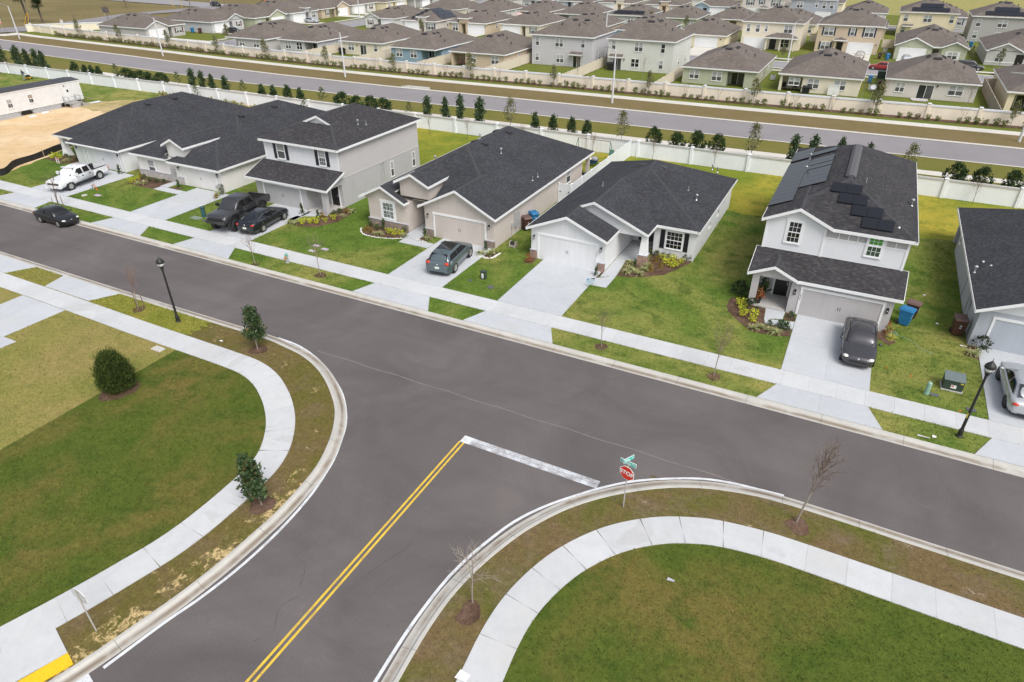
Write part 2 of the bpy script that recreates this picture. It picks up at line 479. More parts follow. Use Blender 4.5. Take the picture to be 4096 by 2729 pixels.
def garage_door(root, F, c, u0, u1, z1, mat, trimmat, rows=4, cols=4, trim=.14, hw=True, z0=0.04, depth=-.06):
    b = MB(); b.fbox(F, c, u0, u1, z0, z1, depth-.04, depth)
    W = (u1-u0)/cols; Hh = (z1-z0)/rows
    for r in range(rows):
        if r: b.fbox(F, c, u0, u1, z0+r*Hh-.006, z0+r*Hh+.006, depth, depth+.004)
        for k in range(cols):
            a, d, e, g = u0+k*W+.09, u0+(k+1)*W-.09, z0+r*Hh+.09, z0+(r+1)*Hh-.09
            b.fbox(F, c, a, d, e, e+.03, depth, depth+.022); b.fbox(F, c, a, d, g-.03, g, depth, depth+.022)
            b.fbox(F, c, a, a+.03, e+.03, g-.03, depth, depth+.022); b.fbox(F, c, d-.03, d, e+.03, g-.03, depth, depth+.022)
            b.fbox(F, c, a+.07, d-.07, e+.07, g-.07, depth, depth+.018)
    gd = b.build('garage_door', mat, root)
    if hw:
        um = (u0+u1)/2
        for du in (-.07, .07):
            h = MB(); zz = (z0+z1)*.43
            h.fbox(F, c, um+du-.018, um+du+.018, zz, zz+.28, depth+.045, depth+.07); h.fbox(F, c, um+du-.018, um+du+.018, zz, zz+.04, depth, depth+.045); h.fbox(F, c, um+du-.018, um+du+.018, zz+.24, zz+.28, depth, depth+.045)
            h.build('handle', MAT['black'], gd)
        for a, d in ((u0+.04, u0+.52), (u1-.52, u1-.04)):
            for zz in (z1-.42, z0+.42):
                h = MB(); h.fbox(F, c, a, d, zz-.022, zz+.022, depth+.023, depth+.036); h.build('hinge', MAT['black'], gd)
    if trim:
        t = MB()
        t.fbox(F, c, u0-trim, u0, 0.04, z1, depth, .04); t.fbox(F, c, u1, u1+trim, .04, z1, depth, .04)
        t.fbox(F, c, u0-trim*1.2, u1+trim*1.2, z1, z1+trim*1.25, depth, .05)
        t.build('door_frame', trimmat, root)
    return gd

def wall_lamp(root, F, c, u, z, kind=0):
    b = MB(); x, y, _ = fp(F, c, u, z, .14)
    b.fbox(F, c, u-.05, u+.05, z+.02, z+.16, 0, .03); b.fbox(F, c, u-.015, u+.015, z+.10, z+.13, .03, .14)
    if kind == 0:
        b.lathe([(.02, .16), (.09, .10), (.10, .06), (.085, .05)], (x, y, z), 8); b.lathe([(.06, -.20), (.075, -.18), (.03, -.22)], (x, y, z), 8)
        for k in range(4): t = pi/4+k*pi/2; b.tube((x+.075*cos(t), y+.075*sin(t), z-.19), (x+.09*cos(t), y+.09*sin(t), z+.06), .01, .01, 4)
        o = b.build('wall_lamp', MAT['black'], root)
        g = MB(); g.lathe([(.055, -.18), (.072, .05)], (x, y, z), 8); g.build('lamp_glass', MAT['lampglass'], o)
    else:
        b.fbox(F, c, u-.07, u+.07, z-.16, z+.22, 0, .10)
        o = b.build('wall_lamp', MAT['black'], root)
        g = MB(); g.fbox(F, c, u-.03, u+.03, z-.04, z+.06, .10, .11); g.build('lamp_glass', MAT['lampglass'], o)

def roof_vent(root, roof, x, y, z, ax, ay, pitch, size=(.55, .45), mat=None):
    """low box vent sitting on a slope; (ax, ay) points up the slope"""
    b = MB(); u = Vector((ax, ay, pitch)).normalized(); s = Vector((-ay, ax, 0)); n = s.cross(u)*-1
    if n.z < 0: n = -n
    C = Vector((x, y, z)); hw, hl = size[0]/2, size[1]/2
    P = []
    for h0, h1 in ((0, 0), (.16, .10)):
        for du, dsn in ((-hl, -hw), (-hl, hw), (hl, hw), (hl, -hw)):
            P.append(C+u*du+s*dsn+n*(h0 if du < 0 else h1))
    b.add(P, [(0, 3, 2, 1), (4, 5, 6, 7), (0, 1, 5, 4), (1, 2, 6, 5), (2, 3, 7, 6), (3, 0, 4, 7)])
    Q = [C+u*(du)+s*dsn+n*h for h in (.0, .03) for du, dsn in ((-hl-.08, -hw-.08), (-hl-.08, hw+.08), (hl+.08, hw+.08), (hl+.08, -hw-.08))]
    b.add(Q, [(4, 5, 6, 7), (0, 1, 5, 4), (1, 2, 6, 5), (2, 3, 7, 6), (3, 0, 4, 7)])
    return b.build('roof_vent', mat or MAT['vent'], roof)
def vent_pipe(roof, x, y, z, h=.38, r=.045, mat=None, cap=False):
    b = MB(); b.tube((x, y, z-.15), (x, y, z+h), r, r, 8); b.lathe([(r*2.6, 0), (r*1.2, .07)], (x, y, z), 8)
    if cap: b.lathe([(r*1.1, 0), (r*2.6, .03), (r*2.8, .11), (r*1.2, .18)], (x, y, z+h-.03), 10)
    return b.build('vent_pipe', mat or MAT['galv'], roof, smooth=False)

# ------------------------------------------------------------------ material table
random.seed(7)
MAT = {}
M_ = MAT
M_['trim'] = plain('white_trim', (.80, .81, .82), .5, var=.03)
M_['black'] = plain('black_metal', (.012, .012, .013), .45)
M_['galv'] = plain('galvanised', (.42, .43, .44), .4, .6)
M_['vent'] = plain('vent_dark', (.03, .03, .034), .7)
M_['lampglass'] = plain('lamp_glass', (.55, .55, .55), .15)
def glass(name, col, rough=.06, var=.25, sc=1.2):
    b = NB(name); f = b.ramp(b.noise(b.map(b.pos(), (1, 1, .7)), sc, 3), .35, .65, 1-var, 1+var)
    return b.done(b.mix(1., col, b.gray(f), 'MULTIPLY'), rough, 0, .6)
def blind_glass(name, col, slat=.05):
    b = NB(name); x, y, z = b.sep(b.pos()); fr = b.math('FRACT', b.math('DIVIDE', z, slat))
    c = b.mix(b.ramp(fr, .75, .9), col, tuple(v*.7 for v in col))
    f = b.ramp(b.noise(b.pos(), 1.5, 3), .3, .7, .85, 1.15)
    return b.done(b.mix(1., c, b.gray(f), 'MULTIPLY'), .08, 0, .5)
M_['glass_dark'] = glass('window_dark', (.022, .024, .026))
M_['glass_black'] = glass('window_black', (.010, .010, .011))
M_['glass_screen'] = glass('window_screen', (.085, .085, .088), .25)
M_['glass_blind'] = blind_glass('window_blind', (.40, .41, .41))
M_['glass_curtain'] = glass('window_curtain', (.20, .22, .22), .1, .7, 5.)
M_['green_curtain'] = glass('green_curtain', (.06, .30, .02), .12, .35, 6.)
M_['green_dark'] = glass('green_dim', (.025, .06, .02), .15, .35, 6.)
M_['roof_near'] = shingle('charcoal_shingle', (.034, .035, .041), (.050, .052, .059), (.064, .064, .068))
M_['roof_near2'] = shingle('charcoal_shingle_warm', (.034, .033, .037), (.052, .050, .054), (.074, .068, .066))
M_['cap_near'] = plain('cap_shingle', (.047, .048, .054), .9, var=.3, scale=9)
M_['roof_far'] = shingle('brown_shingle', (.128, .108, .096), (.160, .136, .120), (.185, .158, .138), .09, .35)
M_['roof_far2'] = shingle('grey_brown_shingle', (.130, .112, .100), (.160, .140, .124), (.185, .16, .14), .09, .35)
M_['cap_far'] = plain('cap_brown', (.15, .125, .108), .9, var=.2)
M_['mulch'] = None

def asphalt(name, ca, cb, tint):
    b = NB(name); P = b.map(b.pos(), (1, 1, 0))
    n1 = b.ramp(b.noise(P, .16, 5, .62, .7), .32, .68)
    c = b.mix(n1, ca, cb)
    band = b.ramp(b.noise(b.map(P, (.05, .9, 0)), 1., 3, .6), .45, .7, 0, .35)      # wheel tracks along the street
    c = b.mix(band, c, tint)
    pt = b.ramp(b.noise(P, 1.1, 6, .7, 1.2), .60, .72, 0, .22)
    c = b.mix(pt, c, tuple(v*1.4 for v in cb))
    dk = b.ramp(b.noise(P, 2.3, 5, .6, .4), .70, .76, 0, .6)
    c = b.mix(dk, c, tuple(v*.55 for v in ca))
    g = b.math('ADD', b.math('MULTIPLY', b.noise(P, 14., 3, .7), .4), b.math('MULTIPLY', b.noise(P, 70., 2, .8), .6))
    c = b.mix(1., c, b.gray(b.ramp(g, .3, .7, .74, 1.26)), 'MULTIPLY')
    b.bump(g, .35, .01)
    return b.done(c, .85, 0, .25)
M_['asphalt'] = asphalt('asphalt_street', (.104, .092, .092), (.152, .135, .131), (.100, .092, .094))
M_['asphalt_av'] = asphalt('asphalt_avenue', (.235, .222, .228), (.265, .250, .255), (.22, .208, .215))
M_['asphalt_far'] = asphalt('asphalt_far', (.27, .26, .27), (.31, .30, .31), (.25, .25, .26))
def paint(name, col, wear, asp=(.15, .135, .135), lo=.50, hi=.62):
    b = NB(name); P = b.pos()
    n = b.math('ADD', b.math('MULTIPLY', b.noise(P, 1.4, 5, .7), .55), b.math('MULTIPLY', b.noise(P, 18., 4, .75), .45))
    c = b.mix(b.ramp(n, lo, hi, 0, wear), col, asp)
    f = b.ramp(b.noise(P, 3., 4), .3, .7, .9, 1.1)
    return b.done(b.mix(1., c, b.gray(f), 'MULTIPLY'), .7)
M_['white_paint'] = paint('road_white', (.66, .68, .70), .5)
M_['stop_paint'] = paint('stop_bar_white', (.60, .62, .65), .85, lo=.44, hi=.60)
M_['yellow_paint'] = paint('road_yellow', (.70, .47, .045), .55)
M_['tactile'] = plain('tactile_yellow', (.82, .50, .012), .6, var=.12, scale=14)
def wet(b, P, c):
    wf = b.ramp(b.noise(P, .19, 4, .55, 1.0), .63, .65, 0, .22)
    return b.mix(wf, c, (.34, .33, .31))
M_['concrete'] = concrete('concrete_walk', (.535, .545, .555), .045, .08, wet)
M_['concrete_drive'] = concrete('concrete_drive', (.485, .505, .530), .03, .07)
M_['concrete_av'] = concrete('concrete_avenue', (.60, .575, .52), .05, .06)
M_['slab_edge'] = plain('slab_joint', (.30, .29, .27), .9)
def curbmat():
    b = NB('kerb_concrete'); P = b.pos()
    at = b.n("ShaderNodeAttribute"); at.attribute_name = 'across'; v = at.outputs['Fac']
    f = b.ramp(b.noise(P, .7, 5, .65), .3, .7, .88, 1.08); gr = b.ramp(b.noise(P, 40., 2, .8), .3, .7, .93, 1.07)
    c = b.mix(1., (.49, .475, .44), b.gray(b.math('MULTIPLY', f, gr)), 'MULTIPLY')
    band = b.math('MULTIPLY', b.ramp(v, .38, .55), b.ramp(v, .95, .72))
    dirt = b.math('MULTIPLY', band, b.ramp(b.noise(b.map(P, (.35, .35, 1)), 1., 5, .65, .6), .34, .56, 0, .85))
    c = b.mix(dirt, c, (.24, .19, .14))
    st = b.math('MULTIPLY', b.math('MULTIPLY', b.ramp(v, .52, .58), b.ramp(v, .70, .62)), b.ramp(b.noise(b.map(P, (.5, .5, 1)), .6, 3), .42, .6, 0, .7))
    c = b.mix(st, c, (.16, .13, .10))
    return b.done(c, .85, 0, .25)
M_['kerb'] = curbmat()

# grass and earth
M_['lawn_house'] = lawn('lawn_house', (.105, .168, .026), (.270, .255, .072), (.060, .108, .016), .085, (.46, .64), .75)
M_['lawn_back'] = lawn('lawn_back', (.17, .205, .022), (.34, .29, .04), (.11, .155, .018), .085, (.40, .60), .6)
M_['lawn_dry'] = lawn('lawn_dry', (.275, .225, .080), (.225, .215, .058), (.140, .165, .036), .12, (.40, .62), .45, .34)
M_['lawn_olive'] = lawn('lawn_olive', (.084, .112, .018), (.150, .124, .034), (.052, .088, .012), .15, (.44, .64), .75, .42)
M_['lawn_strip'] = lawn('lawn_strip', (.205, .215, .036), (.260, .235, .052), (.14, .165, .022), .2, (.42, .62), .5, .4)
M_['verge'] = lawn('verge_brown', (.150, .112, .043), (.120, .108, .026), (.165, .120, .072), .25, (.42, .60), .5, .45, (.47, .36, .19), (.62, .70))
M_['verge_sand'] = lawn('verge_sandy', (.155, .118, .045), (.115, .112, .025), (.19, .13, .085), .3, (.42, .60), .5, .5, (.52, .39, .19), (.50, .57))
M_['verge_right'] = lawn('verge_right', (.155, .110, .050), (.110, .112, .025), (.19, .14, .10), .22, (.42, .60), .55, .45, (.40, .32, .22), (.64, .72))
M_['av_brown'] = lawn('avenue_brown', (.185, .140, .066), (.165, .132, .056), (.205, .150, .078), .2, (.42, .6), .4, .25)
M_['av_green'] = lawn('avenue_green', (.125, .155, .026), (.155, .165, .032), (.09, .135, .02), .2, (.42, .6), .5, .25)
M_['av_olive'] = lawn('avenue_olive', (.165, .150, .040), (.140, .145, .030), (.19, .150, .050), .12, (.42, .6), .5, .25)
M_['sand'] = lawn('sand_lot', (.62, .44, .245), (.72, .555, .37), (.50, .36, .19), .1, (.40, .62), .5, .16)
M_['sand_grass'] = lawn('sand_weeds', (.48, .37, .20), (.36, .30, .12), (.21, .19, .06), .25, (.42, .6), .7, .3)
M_['field'] = lawn('field', (.20, .16, .075), (.155, .13, .055), (.26, .20, .095), .035, (.40, .6), .4, .2)
M_['field_green'] = lawn('field_green', (.31, .28, .10), (.27, .27, .095), (.34, .29, .13), .03, (.4, .6), .3, .15)
M_['mulch'] = lawn('mulch', (.105, .062, .042), (.15, .095, .068), (.055, .032, .024), 1.5, (.4, .6), .7, .5)

# ------------------------------------------------------------------ ground, roads, paths
sheet('ground', [(-1500, -300), (1500, -300), (1500, 3000), (-1500, 3000)], -.16, M_['field'])
def off(pts, d):
    """parallel polyline, d metres to the left of travel"""
    out = []
    for i, p in enumerate(pts):
        a = pts[max(i-1, 0)]; b = pts[min(i+1, len(pts)-1)]; t = (b-a).normalized()
        out.append(Vector((p.x-t.y*d, p.y+t.x*d, 0)))
    return out
GL = spline([(-150, 25.4), (-90, 25.4), (-60, 25.38), (-45, 25.35), (-36, 25.42), (-31.5, 25.48), (-29.55, 25.28), (-27.89, 25.01), (-26.29, 24.44), (-24.77, 23.6), (-23.41, 22.59), (-22.4, 21.69), (-21.63, 20.74), (-21.02, 19.78), (-20.44, 18.58), (-20.06, 17.51), (-19.84, 16.43), (-19.63, 14.53), (-19.62, 13.22), (-19.68, 11.25), (-19.85, 9.56), (-20.1, 8.15), (-20.7, 5.41), (-21.6, 2.5), (-23.4, -3), (-25, -8)], .4)
GR = spline([(-8.4, -8), (-9.0, 2), (-9.55, 7), (-9.88, 10.19), (-10.05, 12.24), (-10.04, 14.03), (-9.8, 15.63), (-9.37, 17.24), (-8.80, 18.75), (-7.81, 20.51), (-6.6, 21.96), (-5.23, 23.18), (-3.73, 24.19), (-2.17, 24.88), (-.57, 25.29), (1.0, 25.47), (4, 25.48), (10.4, 25.42), (40, 25.4), (90, 25.4)], .4)
P2 = lambda L: [(p.x, p.y) for p in L]
sheet('street', [(-150, 24.6), (90, 24.6), (90, 34.2), (-150, 34.2)], -.112, M_['asphalt'])
sheet('side_street', [(-27, -12), (-5, -12), (-5, 24.6), (-27, 24.6)], -.112, M_['asphalt'])
sheet('corner_lawn', [p for p in P2(GL) if p[0] > -35.6]+[(-35.5, -8), (-35.5, 25.4)], 0, M_['lawn_olive'])
sheet('side_lawn', [(-150, -12), (-35.5, -12), (-35.5, 25.4), (-150, 25.38)], 0, M_['lawn_dry'])
sheet('front_lawn', P2(GR)+[(90, -12), (-8.4, -12)], 0, M_['lawn_olive'])
# verge strips between path and kerb
SWL = spline([(-75, 22.75), (-60, 22.75), (-46.8, 22.7), (-40, 22.62), (-35, 22.62), (-32, 22.62), (-29.75, 22.52), (-28.0, 22.02), (-26.4, 21.15), (-25.1, 20.2), (-24.05, 19.2), (-23.2, 18.1), (-22.65, 17.1), (-22.33, 16.0), (-22.22, 14.6), (-22.17, 13.3), (-22.2, 11.8), (-22.38, 10.4), (-22.72, 9.05), (-23.08, 7.7), (-23.55, 6.2), (-24.1, 4.6), (-25.3, 1.2), (-27, -4)], .35)
SWR = spline([(-6.6, -6), (-6.8, 4), (-7.15, 9.0), (-7.3, 11.5), (-7.45, 13.2), (-7.43, 14.7), (-7.15, 16.2), (-6.6, 17.75), (-5.75, 19.2), (-4.75, 20.35), (-3.45, 21.35), (-2.05, 22.02), (-1.05, 22.31), (.58, 22.54), (2.1, 22.59), (5, 22.58), (12, 22.55), (40, 22.55), (70, 22.55)], .35)
vl = [p for p in P2(GL) if p[0] > -36.2]; sl = [p for p in P2(off(SWL, .5)) if p[0] > -36.2]
jag = [(-36.2+random.uniform(-.5, .6), 25.35-(25.35-23.2)*k/9) for k in range(10)]
sheet('verge_left', vl+sl[::-1]+jag[::-1], .004, M_['verge'])
sheet('verge_strip', [(-45.9, 25.36)]+jag+[(-46.8, 23.2)], .003, M_['lawn_strip'])
def band(A, d0, d1, y0, y1):
    a = [p for p in P2(off(A, d0)) if y0 < p[1] < y1 and p[0] > -25]; b = [p for p in P2(off(A, d1)) if y0 < p[1] < y1 and p[0] > -25]
    a = [(x+random.uniform(-.16, .16), y) for x, y in a]
    return a+b[::-1]
sheet('verge_sand', band(GL, -.85, 0., 3, 17.5), .006, M_['verge_sand'])
vr = P2(GR); sr = P2(off(SWR, .5))
sheet('verge_right', [p for p in vr if p[1] > 2]+[p for p in sr if p[1] > 2][::-1], .004, M_['verge_right'])

def jitter_edge(pts, amp=.05, step=.35):
    out = []; n = len(pts)
    for k in range(n):
        a = Vector(pts[k]); b = Vector(pts[(k+1) % n]); L = (b-a).length; m = max(1, int(L/step)); nrm = Vector((-(b-a).y, (b-a).x))/max(L, 1e-6)
        for j in range(m):
            q = a+(b-a)*(j/m)+nrm*random.uniform(-amp, amp); out.append((q.x, q.y))
    return out
# kerbs: a swept gutter profile with joints
def kerb(name, line, side, prof, seg=3.05, gap=.014):
    """line = back of kerb; side=+1 when the road lies left of travel; prof = [(distance from back, z, across)]"""
    L = line; acc = 0; cuts = []
    v = []; f = []; at = []
    def row(p, t):
        n = Vector((-t.y, t.x, 0))*side
        for d, z, a in prof: v.append((p.x+n.x*d, p.y+n.y*d, z)); at.append(a)
    k = len(prof); start = True; run = 0.
    for i in range(len(L)-1):
        a, b = L[i], L[i+1]; t = (b-a)
        ln = t.length; t = t.normalized()
        ta = (L[i+1]-L[max(i-1, 0)]).normalized(); tb = (L[min(i+2, len(L)-1)]-a).normalized()
        n = max(1, int(math.ceil(ln/3.0)))
        for s in range(n):
            p0 = a+(b-a)*(s/n); p1 = a+(b-a)*((s+1)/n); run += ln/n
            g = gap if run > seg else 0
            if g: run = 0
            row(p0, ta); row(p1-t*g, tb)
            o = len(v)-2*k
            for q in range(k-1):
                fc = (o+q, o+q+1, o+k+q+1, o+k+q)
                f.append(fc if side < 0 else fc[::-1])
    me = bpy.data.meshes.new(name); me.from_pydata(v, [], f); me.materials.append(M_['kerb'])
    a = me.attributes.new('across', 'FLOAT', 'POINT'); a.data.foreach_set('value', at)
    o = bpy.data.objects.new(name, me); COL.objects.link(o); tag(o, kind='structure'); return o
F_PROF = [(-.02, -.1, 0), (-.02, .02, 0), (0., .035, 0), (.13, .035, .2), (.19, -.02, .34), (.24, -.055, .42), (.40, -.085, .62), (.60, -.098, 1.), (.60, -.16, 1.)]
M_PROF = [(-.02, -.1, 0), (-.02, .015, 0), (0, .028, 0), (.16, .012, .22), (.32, -.045, .44), (.46, -.092, .62), (.60, -.098, .85), (.70, -.098, 1.), (.70, -.16, 1.)]
kerb('kerb_left', GL, 1, F_PROF); kerb('kerb_right', GR, 1, F_PROF)
FK = [Vector((x, 33.4, 0)) for x in np.arange(-150, 91, 1.)]
kerb('kerb_far', FK, -1, M_PROF)
# concrete slabs
def slabs(name, line, hw, step, mat, z=.036, gap=.006):
    b = MB(); acc = 0.; cur = [line[0]]
    segs = []
    for i in range(1, len(line)):
        acc += (line[i]-line[i-1]).length; cur.append(line[i])
        if acc >= step: segs.append(cur); cur = [line[i]]; acc = 0.
    if len(cur) > 1: segs.append(cur)
    for s in segs:
        n = len(s); lf, rg = [], []
        for i, p in enumerate(s):
            a = s[max(i-1, 0)]; c = s[min(i+1, n-1)]; t = (c-a).normalized(); q = Vector(p)
            if i == 0: q = q+t*gap*.5
            if i == n-1: q = q-t*gap*.5
            lf.append((q.x-t.y*hw, q.y+t.x*hw)); rg.append((q.x+t.y*hw, q.y-t.x*hw))
        b.prism(rg+lf[::-1], -.05, z)
    o = b.build(name, mat); tag(o, kind='structure'); return o
slabs('path_left', SWL, .765, 1.6, M_['concrete']); slabs('path_right', SWR, .765, 1.55, M_['concrete'])
def quad_slabs(name, quads, mat, z=.034, gap=.006):
    """concrete laid as separate panels: quads are 4 corners with (columns, rows)"""
    b = MB()
    for (q, nu, nv) in quads:
        q = [Vector((*p, 0)) for p in q]
        for i in range(nu):
            for j in range(nv):
                def at(u, v): return (q[0]*(1-u)+q[1]*u)*(1-v)+(q[3]*(1-u)+q[2]*u)*v
                e = .006
                c = [at(i/nu, j/nv), at((i+1)/nu, j/nv), at((i+1)/nu, (j+1)/nv), at(i/nu, (j+1)/nv)]
                m = sum(c, Vector())/4
                c = [p+(m-p).normalized()*gap*.7 for p in c]
                b.prism([(p.x, p.y) for p in c], -.05, z)
    o = b.build(name, mat); tag(o, kind='structure'); return o
drives = [(-76, -70.05, -76.7, -69.6, 44.6), (-60.3, -55.45, -61, -54.2, 44.7), (-49.5, -44.65, -50.0, -43.4, 44.95), (-29.95, -25, -30.6, -23.9, 44.95), (-20.28, -15.25, -21.05, -14.3, 44.95), (-.7, 4.18, -1.52, 4.98, 44.6), (10.1, 15.3, 9.2, 16.2, 45.4)]
dq = []
for xl, xr, al, ar, yb in drives:
    dq.append(([(xl, 36.97), (xr, 36.97), (xr, yb+.1), (xl, yb+.1)], 2, 2))
    dq.append(([(al, 33.43), (ar, 33.43), (xr, 35.3), (xl, 35.3)], 2, 1))
dq += [([(-52, 12), (-47.3, 12), (-46.95, 21.9), (-51.95, 21.9)], 2, 2), ([(-51.95, 23.55), (-46.8, 23.55), (-45.75, 25.37), (-52.45, 25.37)], 2, 1),
       ([(-63, 12), (-57.4, 12), (-57.2, 21.9), (-62.2, 21.9)], 2, 2), ([(-62.2, 23.55), (-57.1, 23.55), (-56, 25.37), (-63.2, 25.37)], 2, 1), ([(-47.28, 16.85), (-45.75, 16.85), (-45.7, 17.8), (-47.1, 17.8)], 1, 1),
       # entry walks
       ([(-15.55, 42.45), (-13.98, 42.45), (-13.98, 44.7), (-15.55, 43.4)], 1, 1), ([(-15.05, 44.0), (-13.98, 44.7), (-14.25, 47.9), (-15.05, 47.9)], 1, 2), ([(-15.05, 47.95), (-12.95, 47.95), (-12.95, 52.1), (-15.05, 52.1)], 1, 2),
       ([(-2.65, 42.95), (-1.5, 43.5), (-1.5, 44.6), (-2.8, 44.6)], 1, 1), ([(-2.5, 42.35), (-.72, 42.35), (-.72, 43.45), (-2.65, 42.95)], 1, 1), ([(-4.05, 44.66), (-1.55, 44.66), (-1.55, 46.9), (-4.05, 46.9)], 1, 1),
       ([(-32.95, 42.6), (-30, 42.6), (-30, 43.6), (-33.0, 43.6)], 2, 1), ([(-33.35, 43.65), (-31.75, 43.65), (-31.62, 50), (-33.35, 50)], 1, 3),
       ([(-45.3, 42.1), (-44.64, 42.1), (-44.6, 43.4), (-45.2, 43.4)], 1, 1), ([(-44.9, 43.5), (-43.2, 44.2), (-43.2, 44.6), (-44.95, 44.6)], 1, 1), ([(-45.1, 44.66), (-42.6, 44.66), (-42.6, 47.2), (-45.1, 47.2)], 1, 1),
       ([(-64.1, 42.5), (-60.35, 42.5), (-60.35, 43.45), (-64.1, 43.45)], 2, 1), ([(-64.3, 43.5), (-63.2, 43.5), (-63.2, 47), (-64.3, 47)], 1, 2)]
quad_slabs('driveways', dq, M_['concrete_drive'])
slabs('path_far', [Vector((x, 36.13, 0)) for x in np.arange(-140, 90.1, .5)], .82, 1.5, M_['concrete'], z=.038)
quad_slabs('ramp', [([(-24.4, 2.6), (-22.25, 3.3), (-21.42, 5.55), (-22.9, 6.0)], 1, 1)], M_['concrete'], z=.040)
tp = MB(); tp.prism([(-21.40, 5.55), (-20.80, 5.36), (-21.72, 2.7), (-22.3, 2.9)], -.05, .043)
for i in range(9):
    for j in range(36):
        c = Vector((-21.35, 5.5, 0))+Vector((.6, -.2, 0))*((i+.5)/9*.95)+Vector((-.9, -2.65, 0))*((j+.5)/36*.98)
        tp.lathe([(.018, .04), (.012, .05)], (c.x, c.y, 0), 6)
tag(tp.build('tactile_paving', M_['tactile']), 'bright yellow tactile paving pad on the kerb ramp', 'tactile paving')
# far-side lawns, sand lot, property behind the houses
sheet('house_lawn', [(-86.5, 33.41), (90, 33.41), (90, 76.5), (-60, 76.5), (-86.5, 60)], 0, M_['lawn_house'])
sheet('west_lawn', [(-150, 33.41), (-86.5, 33.41), (-86.5, 76.5), (-150, 76.5)], -.004, M_['lawn_house'])
bk = jitter_edge([(-56, 62), (-44, 61), (-30, 66.5), (-24, 64), (-9, 63), (6, 64), (30, 63), (90, 62), (90, 76.4), (-60, 76.4)], .5, 1.2)
sheet('back_lawn', bk, .004, M_['lawn_back'])
sheet('sand_lot', jitter_edge([(-83.3, 37.3), (-86.0, 45.0), (-88, 49.6), (-84.5, 60), (-80, 68), (-96, 70), (-107, 69), (-111, 64), (-118, 50), (-150, 48), (-150, 38), (-95, 36.5)], .25, 1.), .008, M_['sand'])
sheet('weedy_sand', jitter_edge([(-86, 58), (-79, 66), (-70, 70), (-72, 76.3), (-101, 76.3), (-105, 71), (-111, 66.5), (-109, 63.5), (-100, 63)], .5, .9), .012, M_['sand_grass'])
# ------------------------------------------------------------------ road markings
def stripe(name, line, wd, mat, z=-.106):
    b = MB(); A = off(line, wd/2); B = off(line, -wd/2)
    for i in range(len(line)-1): b.poly([(p.x, p.y, z) for p in (B[i], B[i+1], A[i+1], A[i])])
    o = b.build(name, mat); tag(o, kind='structure'); return o
OL = spline([(-30.9, 26.07), (-29.0, 25.93), (-27.07, 25.36), (-25.31, 24.52), (-23.72, 23.55), (-22.7, 22.77), (-21.66, 21.72), (-20.92, 20.76), (-20.27, 19.55), (-19.72, 18.38), (-19.36, 17.2), (-19.09, 16.17), (-18.86, 14.5), (-18.78, 12.8), (-18.85, 11.09), (-19.1, 9.4), (-19.42, 8.04), (-19.8, 5.8)], .4)
OR = spline([(-10.35, 4), (-10.6, 9), (-10.79, 12.11), (-10.75, 14.35), (-10.61, 15.53), (-10.33, 16.8), (-9.68, 18.8), (-8.8, 20.36), (-7.76, 21.69), (-6.95, 22.62), (-5.77, 23.73), (-4.35, 24.67), (-2.8, 25.47), (-1.5, 25.84), (-.27, 26.0), (1.0, 26.12)], .4)
stripe('edge_line_left', OL, .14, M_['white_paint']); stripe('edge_line_right', OR, .14, M_['white_paint'])
for yy in (22.655, 22.935): stripe('stop_bar', [Vector((-14.72, yy, 0)), Vector((-7.1, yy, 0))], .262, M_['stop_paint'])
stripe('stop_bar', [Vector((-14.74, 22.795, 0)), Vector((-14.2, 22.795, 0))], .54, M_['white_paint'], -.1055)
stripe('centre_line_a', [Vector((-14.74, 22.55, 0)), Vector((-14.76, -8, 0))], .11, M_['yellow_paint'])
stripe('centre_line_b', [Vector((-14.50, 22.55, 0)), Vector((-14.50, -8, 0))], .11, M_['yellow_paint'])
stripe('crosswalk_bar', [Vector((-19.85, 5.35, 0)), Vector((-20.4, 3.4, 0))], .5, M_['white_paint'])
M_['seam'] = paint('asphalt_seam', (.24, .215, .20), .8, lo=.42, hi=.60)
M_['crack'] = paint('asphalt_crack', (.075, .068, .068), .8, lo=.46, hi=.62)
stripe('paving_seam', [Vector((x, 26.02+.04*sin(x*1.7), 0)) for x in np.arange(-27.5, 0, .5)], .05, M_['seam'], -.107)
for k, pts in enumerate([[(-15.6, 11.4), (-15.9, 10.6), (-15.4, 9.8), (-15.7, 9.1)], [(-17.2, 12.9), (-16.4, 12.6), (-15.9, 11.8)], [(-13.2, 16.6), (-13.1, 15.6), (-13.5, 14.4), (-13.9, 13.1), (-14.0, 12.2)], [(-12.7, 14.2), (-13.0, 13.2), (-13.2, 12.4)], [(-17.6, 8.2), (-17.1, 7.8), (-16.2, 7.9)]]):
    ln = spline(pts, .15); ln = [Vector((p.x+random.uniform(-.03, .03), p.y+random.uniform(-.03, .03), 0)) for p in ln]
    stripe('road_crack', ln, .025, M_['crack'], -.1065)

# ------------------------------------------------------------------ the avenue behind the white wall
FX = [-320, -260, -225, -200, -175, -150, -125, -100, -75, -50, -20, 20, 60, 140]
FY = [125, 112, 106.5, 103.6, 102.2, 100.8, 99.0, 98.0, 97.9, 98.7, 99.2, 100.4, 101.6, 104]
def av(x): return float(np.interp(x, FX, FY))
xs = list(np.arange(-300, 121, 4.))
def strip(name, lo, hi, z, mat, x0=-300, x1=120):
    X = [x for x in xs if x0 <= x <= x1]
    return sheet(name, [(x, av(x)+lo) for x in X]+[(x, av(x)+hi) for x in X[::-1]], z, mat)
sheet('avenue_verge', [(-300, 76.4), (140, 76.4), (140, 93), (-300, 100)], .004, M_['av_olive'])
strip('avenue', -8.4, 0, .02, M_['asphalt_av'])
strip('avenue_kerb_near', -8.75, -8.4, .05, M_['concrete_av']); strip('avenue_kerb_far', 0, .72, .05, M_['concrete_av'])
